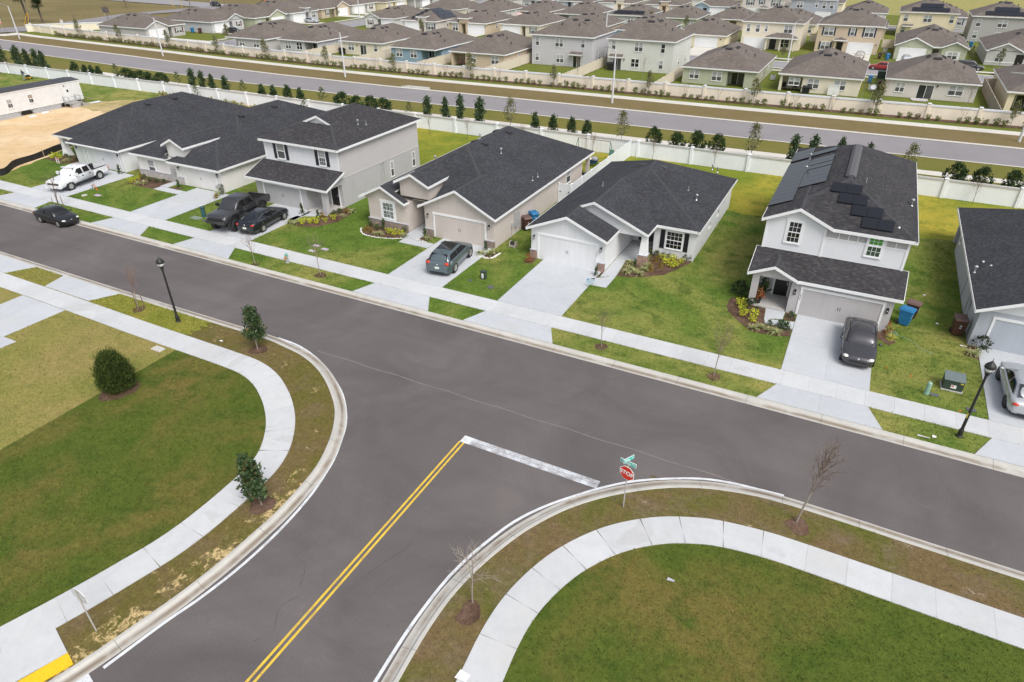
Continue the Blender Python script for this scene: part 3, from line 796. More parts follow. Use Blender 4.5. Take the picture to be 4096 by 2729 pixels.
strip('avenue_brown_verge', .72, 7.5, .012, M_['av_brown'], -212)
slabs('avenue_path', [Vector((x, av(x)+8.5, 0)) for x in np.arange(-212, 120, 1.)], 1.05, 3.05, M_['concrete_av'], z=.05)
slabs('avenue_near_path', [Vector((x, av(x)-15.2, 0)) for x in np.arange(-140, 120, 1.)], .85, 3.05, M_['concrete_av'], z=.03)
strip('avenue_green_verge', 7.4, 13.5, .008, M_['av_green'], -212)
strip('hedge_bed', 11.5, 13.3, .03, M_['mulch'], -196)
# ground of the far estate
sheet('estate_lawn', [(-212, 113), (120, 112), (140, 262), (-40, 275), (-190, 255)], -.05, M_['av_green'])
sheet('far_field', [(-80, 268), (600, 255), (900, 900), (-900, 900), (-330, 262), (-190, 258)], -.04, M_['field_green'])

# ------------------------------------------------------------------ houses along the near street
W_WHITE = stucco('stucco_white', (.70, .71, .725)); W_TAN = stucco('stucco_tan', (.56, .505, .465)); W_GREIGE = stucco('stucco_greige', (.47, .455, .455))
W_GREY = stucco('stucco_grey', (.46, .455, .46)); W_CREAMY = stucco('stucco_offwhite', (.73, .715, .70)); W_BLUEGREY = stucco('stucco_bluegrey', (.42, .45, .50))
S_WHITE = siding('siding_white', (.72, .735, .76)); S_GREIGE = siding('siding_greige', (.50, .48, .475)); S_PALE = siding('siding_pale', (.66, .68, .70))
ST_TAN = brick_stone('ledge_stone', (.34, .26, .20), (.20, .165, .145), (.30, .27, .24), 2.4, 6.)
ST_BRICK = brick_stone('brick_stone', (.36, .235, .18), (.26, .17, .135), (.34, .29, .26), 3., 4.)
ST_PALE = brick_stone('pale_stone', (.56, .52, .51), (.42, .39, .385), (.55, .53, .52), 2.4, 6.)
GD_WHITE = plain('garage_white', (.70, .715, .735), .5, var=.02); GD_TAN = plain('garage_tan', (.52, .485, .455), .5, var=.03)
GD_GREIGE = plain('garage_greige', (.44, .425, .42), .5, var=.03); GD_OFF = plain('garage_offwhite', (.72, .71, .69), .5, var=.02); GD_BLUE = plain('garage_bluegrey', (.46, .51, .57), .5, var=.03)
SHUT_NAVY = plain('shutter_navy', (.020, .026, .036), .5); SHUT_BLACK = plain('shutter_black', (.010, .011, .015), .5)
DOOR_BLACK = plain('door_black', (.012, .011, .011), .35)
CAPST = plain('stone_cap', (.45, .46, .50), .7)
PORCH = plain('porch_concrete', (.50, .48, .46), .85, var=.05)
SOLAR = None
def solar_mat():
    b = NB('solar_cells'); P = b.obj(); x, y, z = b.sep(P)
    f = b.ramp(b.noise(b.pos(), .8, 2), .3, .7, .85, 1.15)
    c = b.mix(1., (.028, .032, .044), b.gray(f), 'MULTIPLY')
    return b.done(c, .28, 0, .5)
SOLAR = solar_mat(); SOLAR_D = plain('solar_dark', (.010, .011, .017), .3, var=.1); SOLAR_F = plain('solar_edge', (.015, .015, .017), .4)
def walls(root, boxes, mat, extra=None, name='wall'):
    b = MB()
    for x0, x1, y0, y1, z0, z1 in boxes: b.box(x0, x1, y0, y1, z0, z1)
    if extra: extra(b)
    return b.build(name, mat, root)
def entry_door(root, F, c, u0, u1, z0, z1, mat=None, frame=True, lite=False):
    b = MB(); b.fbox(F, c, u0, u1, z0, z1, 0, .03)
    W = u1-u0
    for za, zb in ((z0+.15, z0+(z1-z0)*.42), (z0+(z1-z0)*.5, z1-.15)):
        for k in (0, 1): b.fbox(F, c, u0+.08+k*(W/2-.03), u0+W/2-.05+k*(W/2-.03), za, zb, .03, .045)
    d = b.build('door', mat or DOOR_BLACK, root)
    h = MB(); h.fbox(F, c, u1-.12, u1-.06, z0+.9, z0+1.15, .045, .09); h.build('handle', MAT['galv'], d)
    if frame:
        t = MB(); t.fbox(F, c, u0-.12, u0, z0, z1, 0, .05); t.fbox(F, c, u1, u1+.12, z0, z1, 0, .05); t.fbox(F, c, u0-.14, u1+.14, z1, z1+.14, 0, .055)
        t.build('door_frame', MAT['trim'], root)
    return d
def stone_pier(root, x0, x1, y0, y1, z1, mat, capm=None):
    b = MB(); b.box(x0, x1, y0, y1, 0, z1); s = b.build('stone_base', mat, root)
    c = MB(); c.box(x0-.03, x1+.03, y0-.03, y1, z1, z1+.06); c.build('stone_cap', capm or CAPST, s)
def utility_boxes(root, F, c, items):
    for (u0, u1, z0, z1, d) in items:
        b = MB(); b.fbox(F, c, u0, u1, z0, z1, 0, d); b.fbox(F, c, (u0+u1)/2-.02, (u0+u1)/2+.02, .02, z0, .01, .05)
        b.fbox(F, c, u0+.03, u1-.03, z0+.05, z1-.05, d, d+.01)
        b.build('utility_box', MAT['boxgrey'], root)
MAT['boxgrey'] = plain('meter_grey', (.40, .41, .42), .5)
def numerals(root, s, x, y, z, size, mat, vertical=True, F='S'):
    """house number mounted on the door frame"""
    for k, ch in enumerate(s):
        cu = bpy.data.curves.new('numeral', 'FONT'); cu.body = ch; cu.size = size; cu.extrude = .004; cu.align_x = 'CENTER'
        o = bpy.data.objects.new('house_number', cu); COL.objects.link(o)
        dg = bpy.context.evaluated_depsgraph_get(); me = bpy.data.meshes.new_from_object(o.evaluated_get(dg)); bpy.data.objects.remove(o)
        me.materials.clear(); me.materials.append(mat)
        q = bpy.data.objects.new('house_number', me); COL.objects.link(q); q.parent = root
        q.location = Vector((x, y, z-k*size*.95)) - parent_origin(root); q.rotation_euler = (pi/2, 0, 0)

# --- white single-storey house with the brick pillar (middle right)
h4 = empty('house', (-15.4, 55, 0), 'white one-storey house with a dark gabled roof, brick-based porch pillar and black shutters', 'house', 'houses along the near street')
zE, pt = 2.72, .42
def ex(b):
    gable_fill(b, -21.7, -14.85, 44.95, zE, pt, .3); gable_fill(b, -21.7, -12.5, 47.65, zE, pt, .3)
walls(h4, [(-21.4, -15.1, 44.95, 52.2, 0, 2.6), (-21.4, -9.36, 52.2, 64.1, 0, 2.6), (-12.72, -9.36, 50.0, 52.2, 0, 2.6), (-15.1, -12.6, 47.62, 47.9, 2.35, 2.6)], W_WHITE, ex)
rf = build_roof(h4, [(-21.7, -9.06, 49.68, 64.4, zE, pt, 'LRFB'), (-21.7, -14.85, 44.55, 58, zE, pt, 'LR'), (-21.7, -12.5, 47.3, 60, zE, pt, 'LR')], MAT['roof_near'], MAT['trim'], caps=MAT['cap_near'])
garage_door(h4, 'S', 44.95, -20.7, -15.8, 2.12, GD_WHITE, MAT['trim'])
wall_lamp(h4, 'S', 44.95, -21.12, 1.9); wall_lamp(h4, 'S', 44.95, -15.4, 1.9)
stone_pier(h4, -21.45, -20.88, 44.86, 45.0, .72, ST_BRICK); stone_pier(h4, -15.62, -15.04, 44.86, 45.0, .72, ST_BRICK)
numerals(h4, '1041', -15.73, 44.90, 1.62, .17, MAT['black'])
window(h4, 'S', 50.0, -11.72, -10.38, .78, 2.26, grid=(4, 2), trim=.08, upper=MAT['glass_dark'], lower=MAT['glass_black'])
shutters(h4, 'S', 50.0, -11.78, -10.32, .70, 2.30, SHUT_BLACK, .36, .06)
entry_door(h4, 'S', 52.2, -14.6, -13.3, .1, 2.2, plain('door_brown', (.05, .045, .045), .4))
pb = MB(); 
for (a, z) in ((.30, .88), (.21, 2.35)): pass
pb.add([(-13.18, 47.55, .88), (-12.56, 47.55, .88), (-12.56, 48.15, .88), (-13.18, 48.15, .88), (-13.08, 47.65, 2.36), (-12.66, 47.65, 2.36), (-12.66, 48.05, 2.36), (-13.08, 48.05, 2.36)], [(0, 3, 2, 1), (4, 5, 6, 7), (0, 1, 5, 4), (1, 2, 6, 5), (2, 3, 7, 6), (3, 0, 4, 7)])
pb.build('porch_pillar', MAT['trim'], h4); stone_pier(h4, -13.25, -12.49, 47.48, 48.22, .82, ST_BRICK)
for yw in (55.05, 58.3): window(h4, 'E', -9.36, yw-.35, yw+.35, 1.15, 2.35, lower=MAT['glass_dark'], upper=MAT['glass_dark'])
for (x, y, z, ax) in ((-14.45, 57.4, 4.96, -1), (-16.35, 57.4, 4.95, 1)): roof_vent(h4, rf, x, y, z, ax, 0, pt, mat=plain('vent_grey', (.055, .055, .062), .8))
for (x, y, z, c) in ((-11.31, 63.2, 3.66, 1), (-10.8, 63.2, 3.45, 1), (-11.71, 55.75, 3.83, 0), (-10.73, 54.86, 3.42, 1), (-18.37, 52.74, 4.12, 0)): vent_pipe(rf, x, y, z, cap=bool(c), mat=MAT['galv'] if c else plain('pipe_dull', (.22, .22, .23), .6))

# --- tan single-storey house with stone wainscot and three gables (centre)
h3 = empty('house', (-31.2, 56, 0), 'tan one-storey house with three front gables and a stone-clad left wing', 'house', 'houses along the near street')
zE, pt = 2.80, .5
def ex(b):
    gable_fill(b, -32.1, -24.5, 45.0, zE, pt, .3); gable_fill(b, -38.2, -33.3, 44.75, zE, pt, .3)
    gable_fill(b, -34.75, -31.15, 45.42, 4.42, .48, .3); b.box(-34.4, -31.45, 45.42, 51.5, 3.1, 4.30)
walls(h3, [(-31.7, -24.85, 45.0, 51.8, 0, 2.66), (-37.55, -33.42, 44.75, 51.8, 0, 2.66), (-37.55, -24.85, 51.8, 64.4, 0, 2.66), (-33.42, -31.7, 45.9, 51.8, 2.68, 2.75)], W_TAN, ex)
pc = MB()
for yy in (66.55,): pc.box(-25.2, -24.85, yy-.35, yy, 0, 2.66); pc.box(-37.5, -37.15, yy-.35, yy, 0, 2.66)
pc.box(-37.5, -24.85, 64.4, 66.55, 2.665, 2.69); pc.build('porch_post', W_TAN, h3)
ps = MB(); ps.box(-37.5, -24.9, 64.4, 66.6, 0, .06); ps.build('patio', PORCH, h3)
rf = build_roof(h3, [(-38.2, -24.5, 45.05, 66.9, zE, pt, 'LRFB'), (-32.1, -24.5, 44.55, 56, zE, pt, 'LR'), (-38.2, -33.3, 44.3, 52, zE, pt, 'LR'), (-34.75, -31.15, 45.0, 52, 4.42, .48, 'LR')], MAT['roof_near'], MAT['trim'], caps=MAT['cap_near'])
garage_door(h3, 'S', 45.0, -30.7, -25.75, 2.12, GD_TAN, MAT['trim'])
wall_lamp(h3, 'S', 45.0, -31.35, 1.95); wall_lamp(h3, 'S', 45.0, -25.3, 1.95)
numerals(h3, '1037', -30.82, 44.95, 1.9, .16, plain('numeral_grey', (.35, .35, .35), .5))
window(h3, 'S', 44.75, -36.02, -34.82, .98, 2.46, grid=(3, 2), trim=.2, upper=MAT['glass_curtain'], lower=MAT['glass_curtain'])
sb = MB(); sb.box(-37.6, -33.36, 44.66, 44.749, 0, .74); s0 = sb.build('stone_base', ST_TAN, h3); sc_ = MB(); sc_.box(-37.64, -33.32, 44.62, 44.748, .74, .80); sc_.build('stone_cap', CAPST, s0)
stone_pier(h3, -31.74, -30.86, 44.9, 45.02, .68, ST_TAN); stone_pier(h3, -25.6, -24.8, 44.9, 45.02, .68, ST_TAN)
entry_door(h3, 'S', 51.8, -33.1, -32.1, .1, 2.25)
window(h3, 'E', -24.85, 60.1, 61.2, 1.15, 2.6)
utility_boxes(h3, 'E', -24.85, [(48.0, 48.25, .9, 1.3, .15), (48.6, 49.2, .7, 2.0, .14), (49.5, 49.62, .3, 1.8, .06)])
for (x, y, z) in ((-30.68, 58.86, 5.9), (-30.68, 54.09, 5.9)): roof_vent(h3, rf, x, y, z, -1, 0, pt)
for (x, y, z) in ((-32.1, 58.9, 5.85), (-32.1, 54.6, 5.85)): roof_vent(h3, rf, x, y, z, 1, 0, pt)
for (x, y, z, c) in ((-29.17, 54.43, 5.14, 1), (-25.51, 53.66, 3.3, 0), (-25.52, 54.8, 3.3, 0), (-32.6, 56.5, 5.6, 1), (-33.6, 50, 5.0, 1)): vent_pipe(rf, x, y, z, cap=bool(c))

# --- grey two-storey house (left of centre)
h2 = empty('house', (-47.2, 54, 0), 'grey two-storey house with white front siding, navy shutters and a pent roof', 'house', 'houses along the near street')
zE, pt = 5.68, .42
walls(h2, [(-51.8, -42.6, 47.2, 60.3, 0, 2.78), (-51.6, -45.1, 45.0, 47.2, 0, 2.45), (-43.05, -42.6, 44.72, 45.17, 0, 2.45), (-45.1, -43.05, 44.78, 45.1, 2.3, 2.45), (-43.05, -42.6, 45.17, 47.2, 2.3, 2.45)], W_GREY,
      lambda b: (b.add([(-42.6, 44.72, 2.45), (-42.6, 47.2, 2.45), (-42.6, 47.2, 3.35)], [(0, 1, 2)]),))
u = MB(); u.box(-51.79, -42.63, 47.23, 60.27, 2.78, 5.54); lapped(u, 'E', -42.63, 47.23, 60.27, 2.82, 5.5); lapped(u, 'W', -51.79, 47.23, 60.27, 2.82, 5.5)
u.fbox('E', -42.63, 47.2, 60.3, 2.74, 2.82, 0, .05); u.build('upper_wall', S_GREIGE, h2)
u = MB(); lapped(u, 'S', 47.2, -51.7, -42.7, 3.2, 5.52); u.build('front_siding', S_WHITE, h2)
for a, d in ((-51.85, -51.7), (-42.72, -42.57)): u = MB(); u.fbox('S', 47.2, a, d, 3.2, 5.5, 0, .04); u.build('corner_board', MAT['trim'], h2)
rf = build_roof(h2, [(-52.1, -42.22, 46.75, 60.65, zE, pt, 'LRFB'), (-48.95, -45.2, 49.85, 51.8, 6.93, .40, 'LR')], MAT['roof_near2'], MAT['trim'], caps=MAT['cap_near'])
g = MB(); gable_fill(g, -48.95, -45.2, 50.1, 6.93, .40, .3); g.build('gable', MAT['trim'], h2)
lr = build_roof(h2, [(-52.35, -42.1, 44.45, 47.2, 2.55, .38, 'F')], MAT['roof_near2'], MAT['trim'], name='lower_roof')
garage_door(h2, 'S', 45.0, -50.55, -45.95, 2.0, GD_GREIGE, MAT['trim'])
for (a, d, e) in ((-50.2, -49.2, MAT['glass_blind']), (-44.93, -44.1, MAT['glass_blind'])):
    window(h2, 'S', 47.172, a, d, 3.86, 5.4, grid=None if a < -48 else (3, 2), trim=.05); shutters(h2, 'S', 47.172, a, d, 3.83, 5.4, SHUT_NAVY, .36, .07)
for yw in (55.2, 59.15): window(h2, 'E', -42.6, yw-.28, yw+.28, .86, 2.46)
ps = MB(); ps.box(-45.1, -42.6, 44.75, 47.2, 0, .1); ps.build('porch_floor', PORCH, h2)
entry_door(h2, 'S', 47.2, -44.0, -43.1, .1, 2.2)
utility_boxes(h2, 'E', -42.6, [(53.3, 53.45, 2.62, 2.74, .1), (53.7, 53.85, 2.66, 2.8, .1)])
vent_pipe(rf, -44.27, 52.6, 6.54, cap=True); vent_pipe(rf, -43.9, 53.4, 6.4)

# --- white house with a hipped wing and an entry tower
hb = empty('house', (-63, 56, 0), 'white one-storey house with a small gabled entry tower and pale stone base', 'house', 'houses along the near street')
zE, pt = 2.5, .45
def ex(b):
    gable_fill(b, -65.05, -61.75, 45.75, 3.82, .46, .3); b.box(-64.7, -62.1, 45.75, 50.5, 2.55, 3.70)
walls(hb, [(-63.2, -56.45, 45.0, 50.5, 0, 2.4), (-69.45, -64.45, 45.25, 50.5, 0, 2.4), (-69.45, -56.45, 50.5, 67.2, 0, 2.4), (-64.45, -63.2, 46.2, 50.5, 2.41, 2.48)], W_CREAMY, ex)
rf = build_roof(hb, [(-70.2, -56.05, 47.4, 68, zE, pt, 'LRFB'), (-63.75, -56.05, 44.45, 60, zE, pt, 'LRF'), (-70.2, -64.2, 44.85, 56, zE, pt, 'LRF'), (-65.05, -61.75, 45.35, 52, 3.82, .46, 'LR')], MAT['roof_near'], MAT['trim'], caps=MAT['cap_near'])
garage_door(hb, 'S', 45.0, -61.9, -57.25, 2.05, GD_OFF, MAT['trim'], trim=.07)
wall_lamp(hb, 'S', 45.0, -62.6, 1.8); wall_lamp(hb, 'S', 45.0, -56.9, 1.8)
window(hb, 'S', 45.25, -67.9, -66.8, .45, 1.95, trim=.06)
sb = MB(); sb.box(-69.5, -64.38, 45.16, 45.249, 0, .72); s0 = sb.build('stone_base', ST_PALE, hb); sc_ = MB(); sc_.box(-69.54, -64.34, 45.12, 45.248, .72, .78); sc_.build('stone_cap', CAPST, s0)
stone_pier(hb, -63.25, -62.15, 44.9, 45.02, .8, ST_PALE); stone_pier(hb, -57.05, -56.4, 44.9, 45.02, .8, ST_PALE)
entry_door(hb, 'S', 50.5, -64.3, -63.35, .1, 2.2)
utility_boxes(hb, 'E', -56.45, [(51.1, 51.4, .9, 1.3, .16), (51.9, 52.5, .5, 1.9, .12), (53.2, 53.5, .8, 1.2, .16)])
for (x, y, z) in ((-62.13, 54.05, 5.27), (-62.19, 59.28, 5.29)): roof_vent(hb, rf, x, y, z, -1, 0, pt)
vent_pipe(rf, -57.2, 53, 3.05); vent_pipe(rf, -58, 60, 3.4)

# --- white house beside the sand lot
ha = empty('house', (-78, 56, 0), 'white one-storey house next to the sandy building lot', 'house', 'houses along the near street')
walls(ha, [(-80.0, -71.75, 44.95, 50.2, 0, 2.4), (-84.3, -71.75, 50.2, 65.4, 0, 2.4)], W_WHITE)
pc = MB(); pc.box(-84.5, -83.9, 46.1, 46.7, 0, 2.4); pc.add([(-84.65, 45.95, 0), (-83.75, 45.95, 0), (-83.75, 46.85, 0), (-84.65, 46.85, 0), (-84.5, 46.1, .9), (-83.9, 46.1, .9), (-83.9, 46.7, .9), (-84.5, 46.7, .9)], [(0, 1, 5, 4), (1, 2, 6, 5), (2, 3, 7, 6), (3, 0, 4, 7)]); pc.build('porch_pillar', MAT['trim'], ha)
rf = build_roof(ha, [(-84.85, -71.4, 45.7, 66.2, zE+.06, pt, 'LRFB'), (-80.4, -71.4, 44.4, 58, zE+.06, pt, 'LRF')], MAT['roof_near'], MAT['trim'], caps=MAT['cap_near'])
garage_door(ha, 'S', 44.95, -77.7, -72.65, 2.1, GD_WHITE, MAT['trim'], trim=.05)
for u0 in (-79.5, -78.2, -72.3): wall_lamp(ha, 'S', 44.95, u0, 1.95, 1) if u0 != -78.2 else None
gt = MB()
for k, (a, d) in enumerate(((-80.2, -71.4),)): gt.box(a, d, 44.27, 44.36, zE-.05, zE+.06)
for x in (-78.0, -71.9): gt.tube((x, 44.8, .15), (x, 44.8, zE-.1), .04, .04, 6)
gt.build('gutter', MAT['trim'], ha)
for (x, y, z) in ((-77.2, 57.45, 5.2), (-77.25, 53.66, 5.2)): roof_vent(ha, rf, x, y, z, -1, 0, pt)

# --- two-storey white house with solar panels
hsol = empty('house', (.35, 56, 0), 'two-storey white house with black solar panels on its charcoal roof', 'house', 'houses along the near street')
zE, pt = 5.78, .44
walls(hsol, [(-4.1, 4.8, 46.95, 65.6, 0, 5.6), (-1.5, 4.8, 44.65, 46.95, 0, 2.5), (-4.1, -3.65, 44.65, 45.1, 0, 2.5), (-3.65, -1.5, 44.7, 45.0, 2.32, 2.5), (-4.1, -3.8, 45.1, 46.95, 2.32, 2.5)], W_GREIGE, lambda b: gable_fill(b, -4.45, -1.1, 44.65, 2.6, .45, .3))
f = MB(); lapped(f, 'S', 46.92, -4.0, 4.7, 3.1, 4.95)
lapped(f, 'S', 46.92, -4.0, -.35, 4.95, 6.7, top=lambda z: (max(-4.0, -2.12-(6.88-z)/.47), min(-.35, -2.12+(6.88-z)/.47)))
f.add([(-4.1, 46.94, 4.9), (-.3, 46.94, 4.9), (-.3, 46.94, 5.75), (-2.12, 46.94, 6.8), (-4.1, 46.94, 5.85)], [(0, 1, 2, 3, 4)])
f.build('front_siding', S_WHITE, hsol)
for a, d in ((-4.15, -4.0), (-.36, -.22), (4.68, 4.84)): f = MB(); f.fbox('S', 46.92, a, d, 3.1, 5.6, 0, .045); f.build('corner_board', MAT['trim'], hsol)
f = MB(); f.fbox('S', 46.92, -.22, 4.68, 4.95, 5.05, 0, .045); f.build('trim_band', MAT['trim'], hsol)
for a in (.55, 1.15, 1.72, 3.42, 4.0): f = MB(); f.fbox('S', 46.92, a, a+.06, 5.05, 5.6, 0, .03); f.build('batten', MAT['trim'], hsol)
window(hsol, 'S', 46.892, -2.66, -1.8, 4.24, 5.78, grid=(3, 2), trim=.16, upper=MAT['glass_dark'], lower=MAT['glass_black'])
window(hsol, 'S', 46.892, 2.4, 3.28, 4.2, 5.66, grid=(3, 2), trim=.12, upper=MAT['green_curtain'], lower=MAT['green_dark'], label='window with a bright green curtain')
rf = build_roof(hsol, [(-4.45, 5.15, 46.6, 66.0, zE, pt, 'LRFB'), (-4.45, .2, 46.55, 53, zE, .46, 'LR')], MAT['roof_near2'], MAT['trim'], caps=MAT['cap_near'])
rv = MB(); zr = zE+pt*4.8
rv.add([(.2-.0, 51.9, zr+.1), (.5, 51.9, zr+.1), (.5, 60.8, zr+.1), (.2, 60.8, zr+.1), (.0, 51.9, zr-.06), (.7, 51.9, zr-.06), (.7, 60.8, zr-.06), (.0, 60.8, zr-.06)], [(0, 1, 2, 3), (0, 4, 5, 1), (1, 5, 6, 2), (2, 6, 7, 3), (3, 7, 4, 0)])
rv.build('ridge_vent', plain('ridge_vent_grey', (.10, .098, .105), .8), rf)
lr = build_roof(hsol, [(-4.45, 5.2, 44.4, 46.93, 2.62, .385, 'F'), (-4.45, -1.1, 44.3, 46.93, 2.62, .45, 'LR')], MAT['roof_near2'], MAT['trim'], name='lower_roof', caps=MAT['cap_near'])
def panel(root, P0, U, V, n, mat, nd):
    """P0 corner, U and V the two edge vectors, n the roof normal"""
    b = MB(); P0 = Vector(P0)+n*.09; U = Vector(U); V = Vector(V)
    pts = [P0+U*.006+V*.006, P0+U*.994+V*.006, P0+U*.994+V*.994, P0+U*.006+V*.994]
    b.add(pts+[p+n*.035 for p in pts], [(0, 3, 2, 1), (0, 1, 5, 4), (1, 2, 6, 5), (2, 3, 7, 6), (3, 0, 4, 7), (4, 5, 6, 7)], 0); b.i[-1] = 1
    return b.build('solar_panel', [SOLAR_F, mat], root)
nL = Vector((-pt, 0, 1)).normalized(); zl = lambda x: zE+pt*(x+4.45); x1, x2, x3 = -4.42, -2.86, -1.12
for k in range(11): panel(hsol, (x1, 48.9+k*1.012, zl(x1)), (x2-x1, 0, zl(x2)-zl(x1)), (0, 1., 0), nL, SOLAR, 0)
for k in range(3): panel(hsol, (x1, 60.8+k*1.06, zl(x1)), (x2-x1, 0, zl(x2)-zl(x1)), (0, 1.05, 0), nL, SOLAR, 0)
for y0, dy in ((51.85, 1.1), (52.96, 1.1), (54.07, 1.1), (55.18, 1.1), (56.48, 1.08), (57.75, .93), (58.69, .93), (60.95, 1.1)): panel(hsol, (x2, y0, zl(x2)), (x3-x2, 0, zl(x3)-zl(x2)), (0, dy, 0), nL, SOLAR, 0)
nF = Vector((0, -pt, 1)).normalized(); zf = lambda y: zE+pt*(y-46.6)
for (a, d, y0, y1) in ((-.67, .29, 49.86, 50.72), (.30, 1.26, 49.86, 50.72), (-.05, .84, 48.93, 49.82), (.85, 1.75, 48.93, 49.82), (.93, 1.88, 47.98, 48.89), (1.89, 2.83, 47.98, 48.89), (1.70, 2.65, 47.03, 47.94), (2.66, 3.62, 47.03, 47.94)):
    panel(hsol, (a, y0, zf(y0)), (d-a, 0, 0), (0, y1-y0, zf(y1)-zf(y0)), nF, SOLAR_D, 0)
garage_door(hsol, 'S', 44.65, -.72, 4.18, 2.0, GD_GREIGE, MAT['trim'])
wall_lamp(hsol, 'S', 44.65, -1.2, 1.65, 1); wall_lamp(hsol, 'S', 44.65, 4.52, 1.6, 1)
numerals(hsol, '1045', -.79, 44.60, 1.62, .16, MAT['black'])
entry_door(hsol, 'S', 46.95, -2.72, -1.78, .1, 2.2)
ps = MB(); ps.box(-4.05, -1.55, 44.7, 46.94, .02, .1); ps.build('porch_floor', PORCH, hsol)
vent_pipe(rf, 4.7, 53.3, 5.95, cap=True); vent_pipe(rf, 3.9, 47.6, 6.2, h=.1); vent_pipe(rf, -3.0, 60.5, 6.4, cap=True); vent_pipe(rf, -2.9, 56.5, 6.45, cap=True); vent_pipe(rf, 1.4, 52.6, 7.35)

# --- blue-grey house at the right edge
hr = empty('house', (15.5, 55, 0), 'blue-grey one-storey house with a white-gabled garage behind the dark lamp post', 'house', 'houses along the near street')
zE, pt = 2.8, .45
walls(hr, [(9.55, 21.6, 45.45, 61.9, 0, 2.66), (9.55, 9.85, 61.9, 64.2, 2.3, 2.66)], W_BLUEGREY, lambda b: b.box(9.55, 9.9, 63.9, 64.25, 0, 2.3))
g = MB(); gable_fill(g, 9.1, 16.6, 45.42, zE, pt, .3); g.build('gable', S_PALE, hr)
rf = build_roof(hr, [(9.1, 22.0, 50, 64.7, zE, pt, 'LRFB'), (9.1, 16.6, 44.7, 58, zE, pt, 'LR')], MAT['roof_near'], MAT['trim'], caps=MAT['cap_near'])
garage_door(hr, 'S', 45.45, 10.45, 15.35, 2.1, GD_BLUE, MAT['trim'])
window(hr, 'W', 9.55, 60.3, 60.9, 1.2, 2.3, upper=MAT['glass_dark'], lower=MAT['glass_dark'])
utility_boxes(hr, 'W', 9.55, [(48.6, 48.95, 1.2, 1.7, .14), (49.8, 50.0, 1.6, 1.8, .1), (52.6, 52.8, 1.9, 2.05, .1)])
vent_pipe(rf, 9.9, 52.1, 3.16, h=.1); vent_pipe(rf, 10.25, 51.2, 3.3, h=.1); vent_pipe(rf, 9.35, 50.5, 2.9, cap=True)

# ------------------------------------------------------------------ the estate beyond the avenue
FARC = {'grey': (.50, .485, .475), 'cream': (.72, .66, .54), 'blue': (.26, .36, .45), 'tan': (.56, .46, .345), 'lilac': (.52, .515, .535), 'pale': (.62, .625, .59),
        'green': (.42, .44, .33), 'greige': (.60, .56, .525), 'cool': (.50, .50, .52), 'slate': (.36, .385, .43), 'white': (.66, .65, .63), 'mgrey': (.40, .39, .385), 'straw': (.72, .64, .46), 'lightblue': (.34, .43, .50)}
FARM = {k: stucco('far_'+k, v, .04) for k, v in FARC.items()}
SH_RED = plain('shutter_red', (.10, .02, .018), .5); SH_NAVY2 = plain('shutter_blue', (.02, .035, .06), .5); SH_GRN = plain('shutter_grey_green', (.15, .18, .16), .5); SH_WHITE = plain('shutter_white', (.72, .72, .72), .5); SH_TEAL = plain('shutter_teal', (.03, .07, .09), .5)
GAR_FAR = plain('garage_far', (.78, .79, .80), .5, var=.02)
def wallpieces(x0, x1, y0, y1, zt, cuts, F):
    """wall boxes with porch recesses cut into the facade; cuts = [(u0, u1, depth)]"""
    out = []; dp = max([c[2] for c in cuts], default=0)
    if F == 'S':
        u = x0
        for a, d, e in sorted(cuts):
            if a > u: out.append((u, a, y0, y0+dp, 0, zt))
            if e < dp: out.append((a, d, y0+e, y0+dp, 0, zt))
            out.append((a, d, y0, y0+.25, zt-.3, zt)); u = d
        if cuts:
            if u < x1: out.append((u, x1, y0, y0+dp, 0, zt))
        out.append((x0, x1, y0+dp, y1, 0, zt))
    else:
        u = y0
        for a, d, e in sorted(cuts):
            if a > u: out.append((x1-dp, x1, u, a, 0, zt))
            out.append((x1-.25, x1, a, d, zt-.3, zt)); u = d
        if cuts:
            if u < y1: out.append((x1-dp, x1, u, y1, 0, zt))
        out.append((x0, x1-dp, y0, y1, 0, zt))
    return out
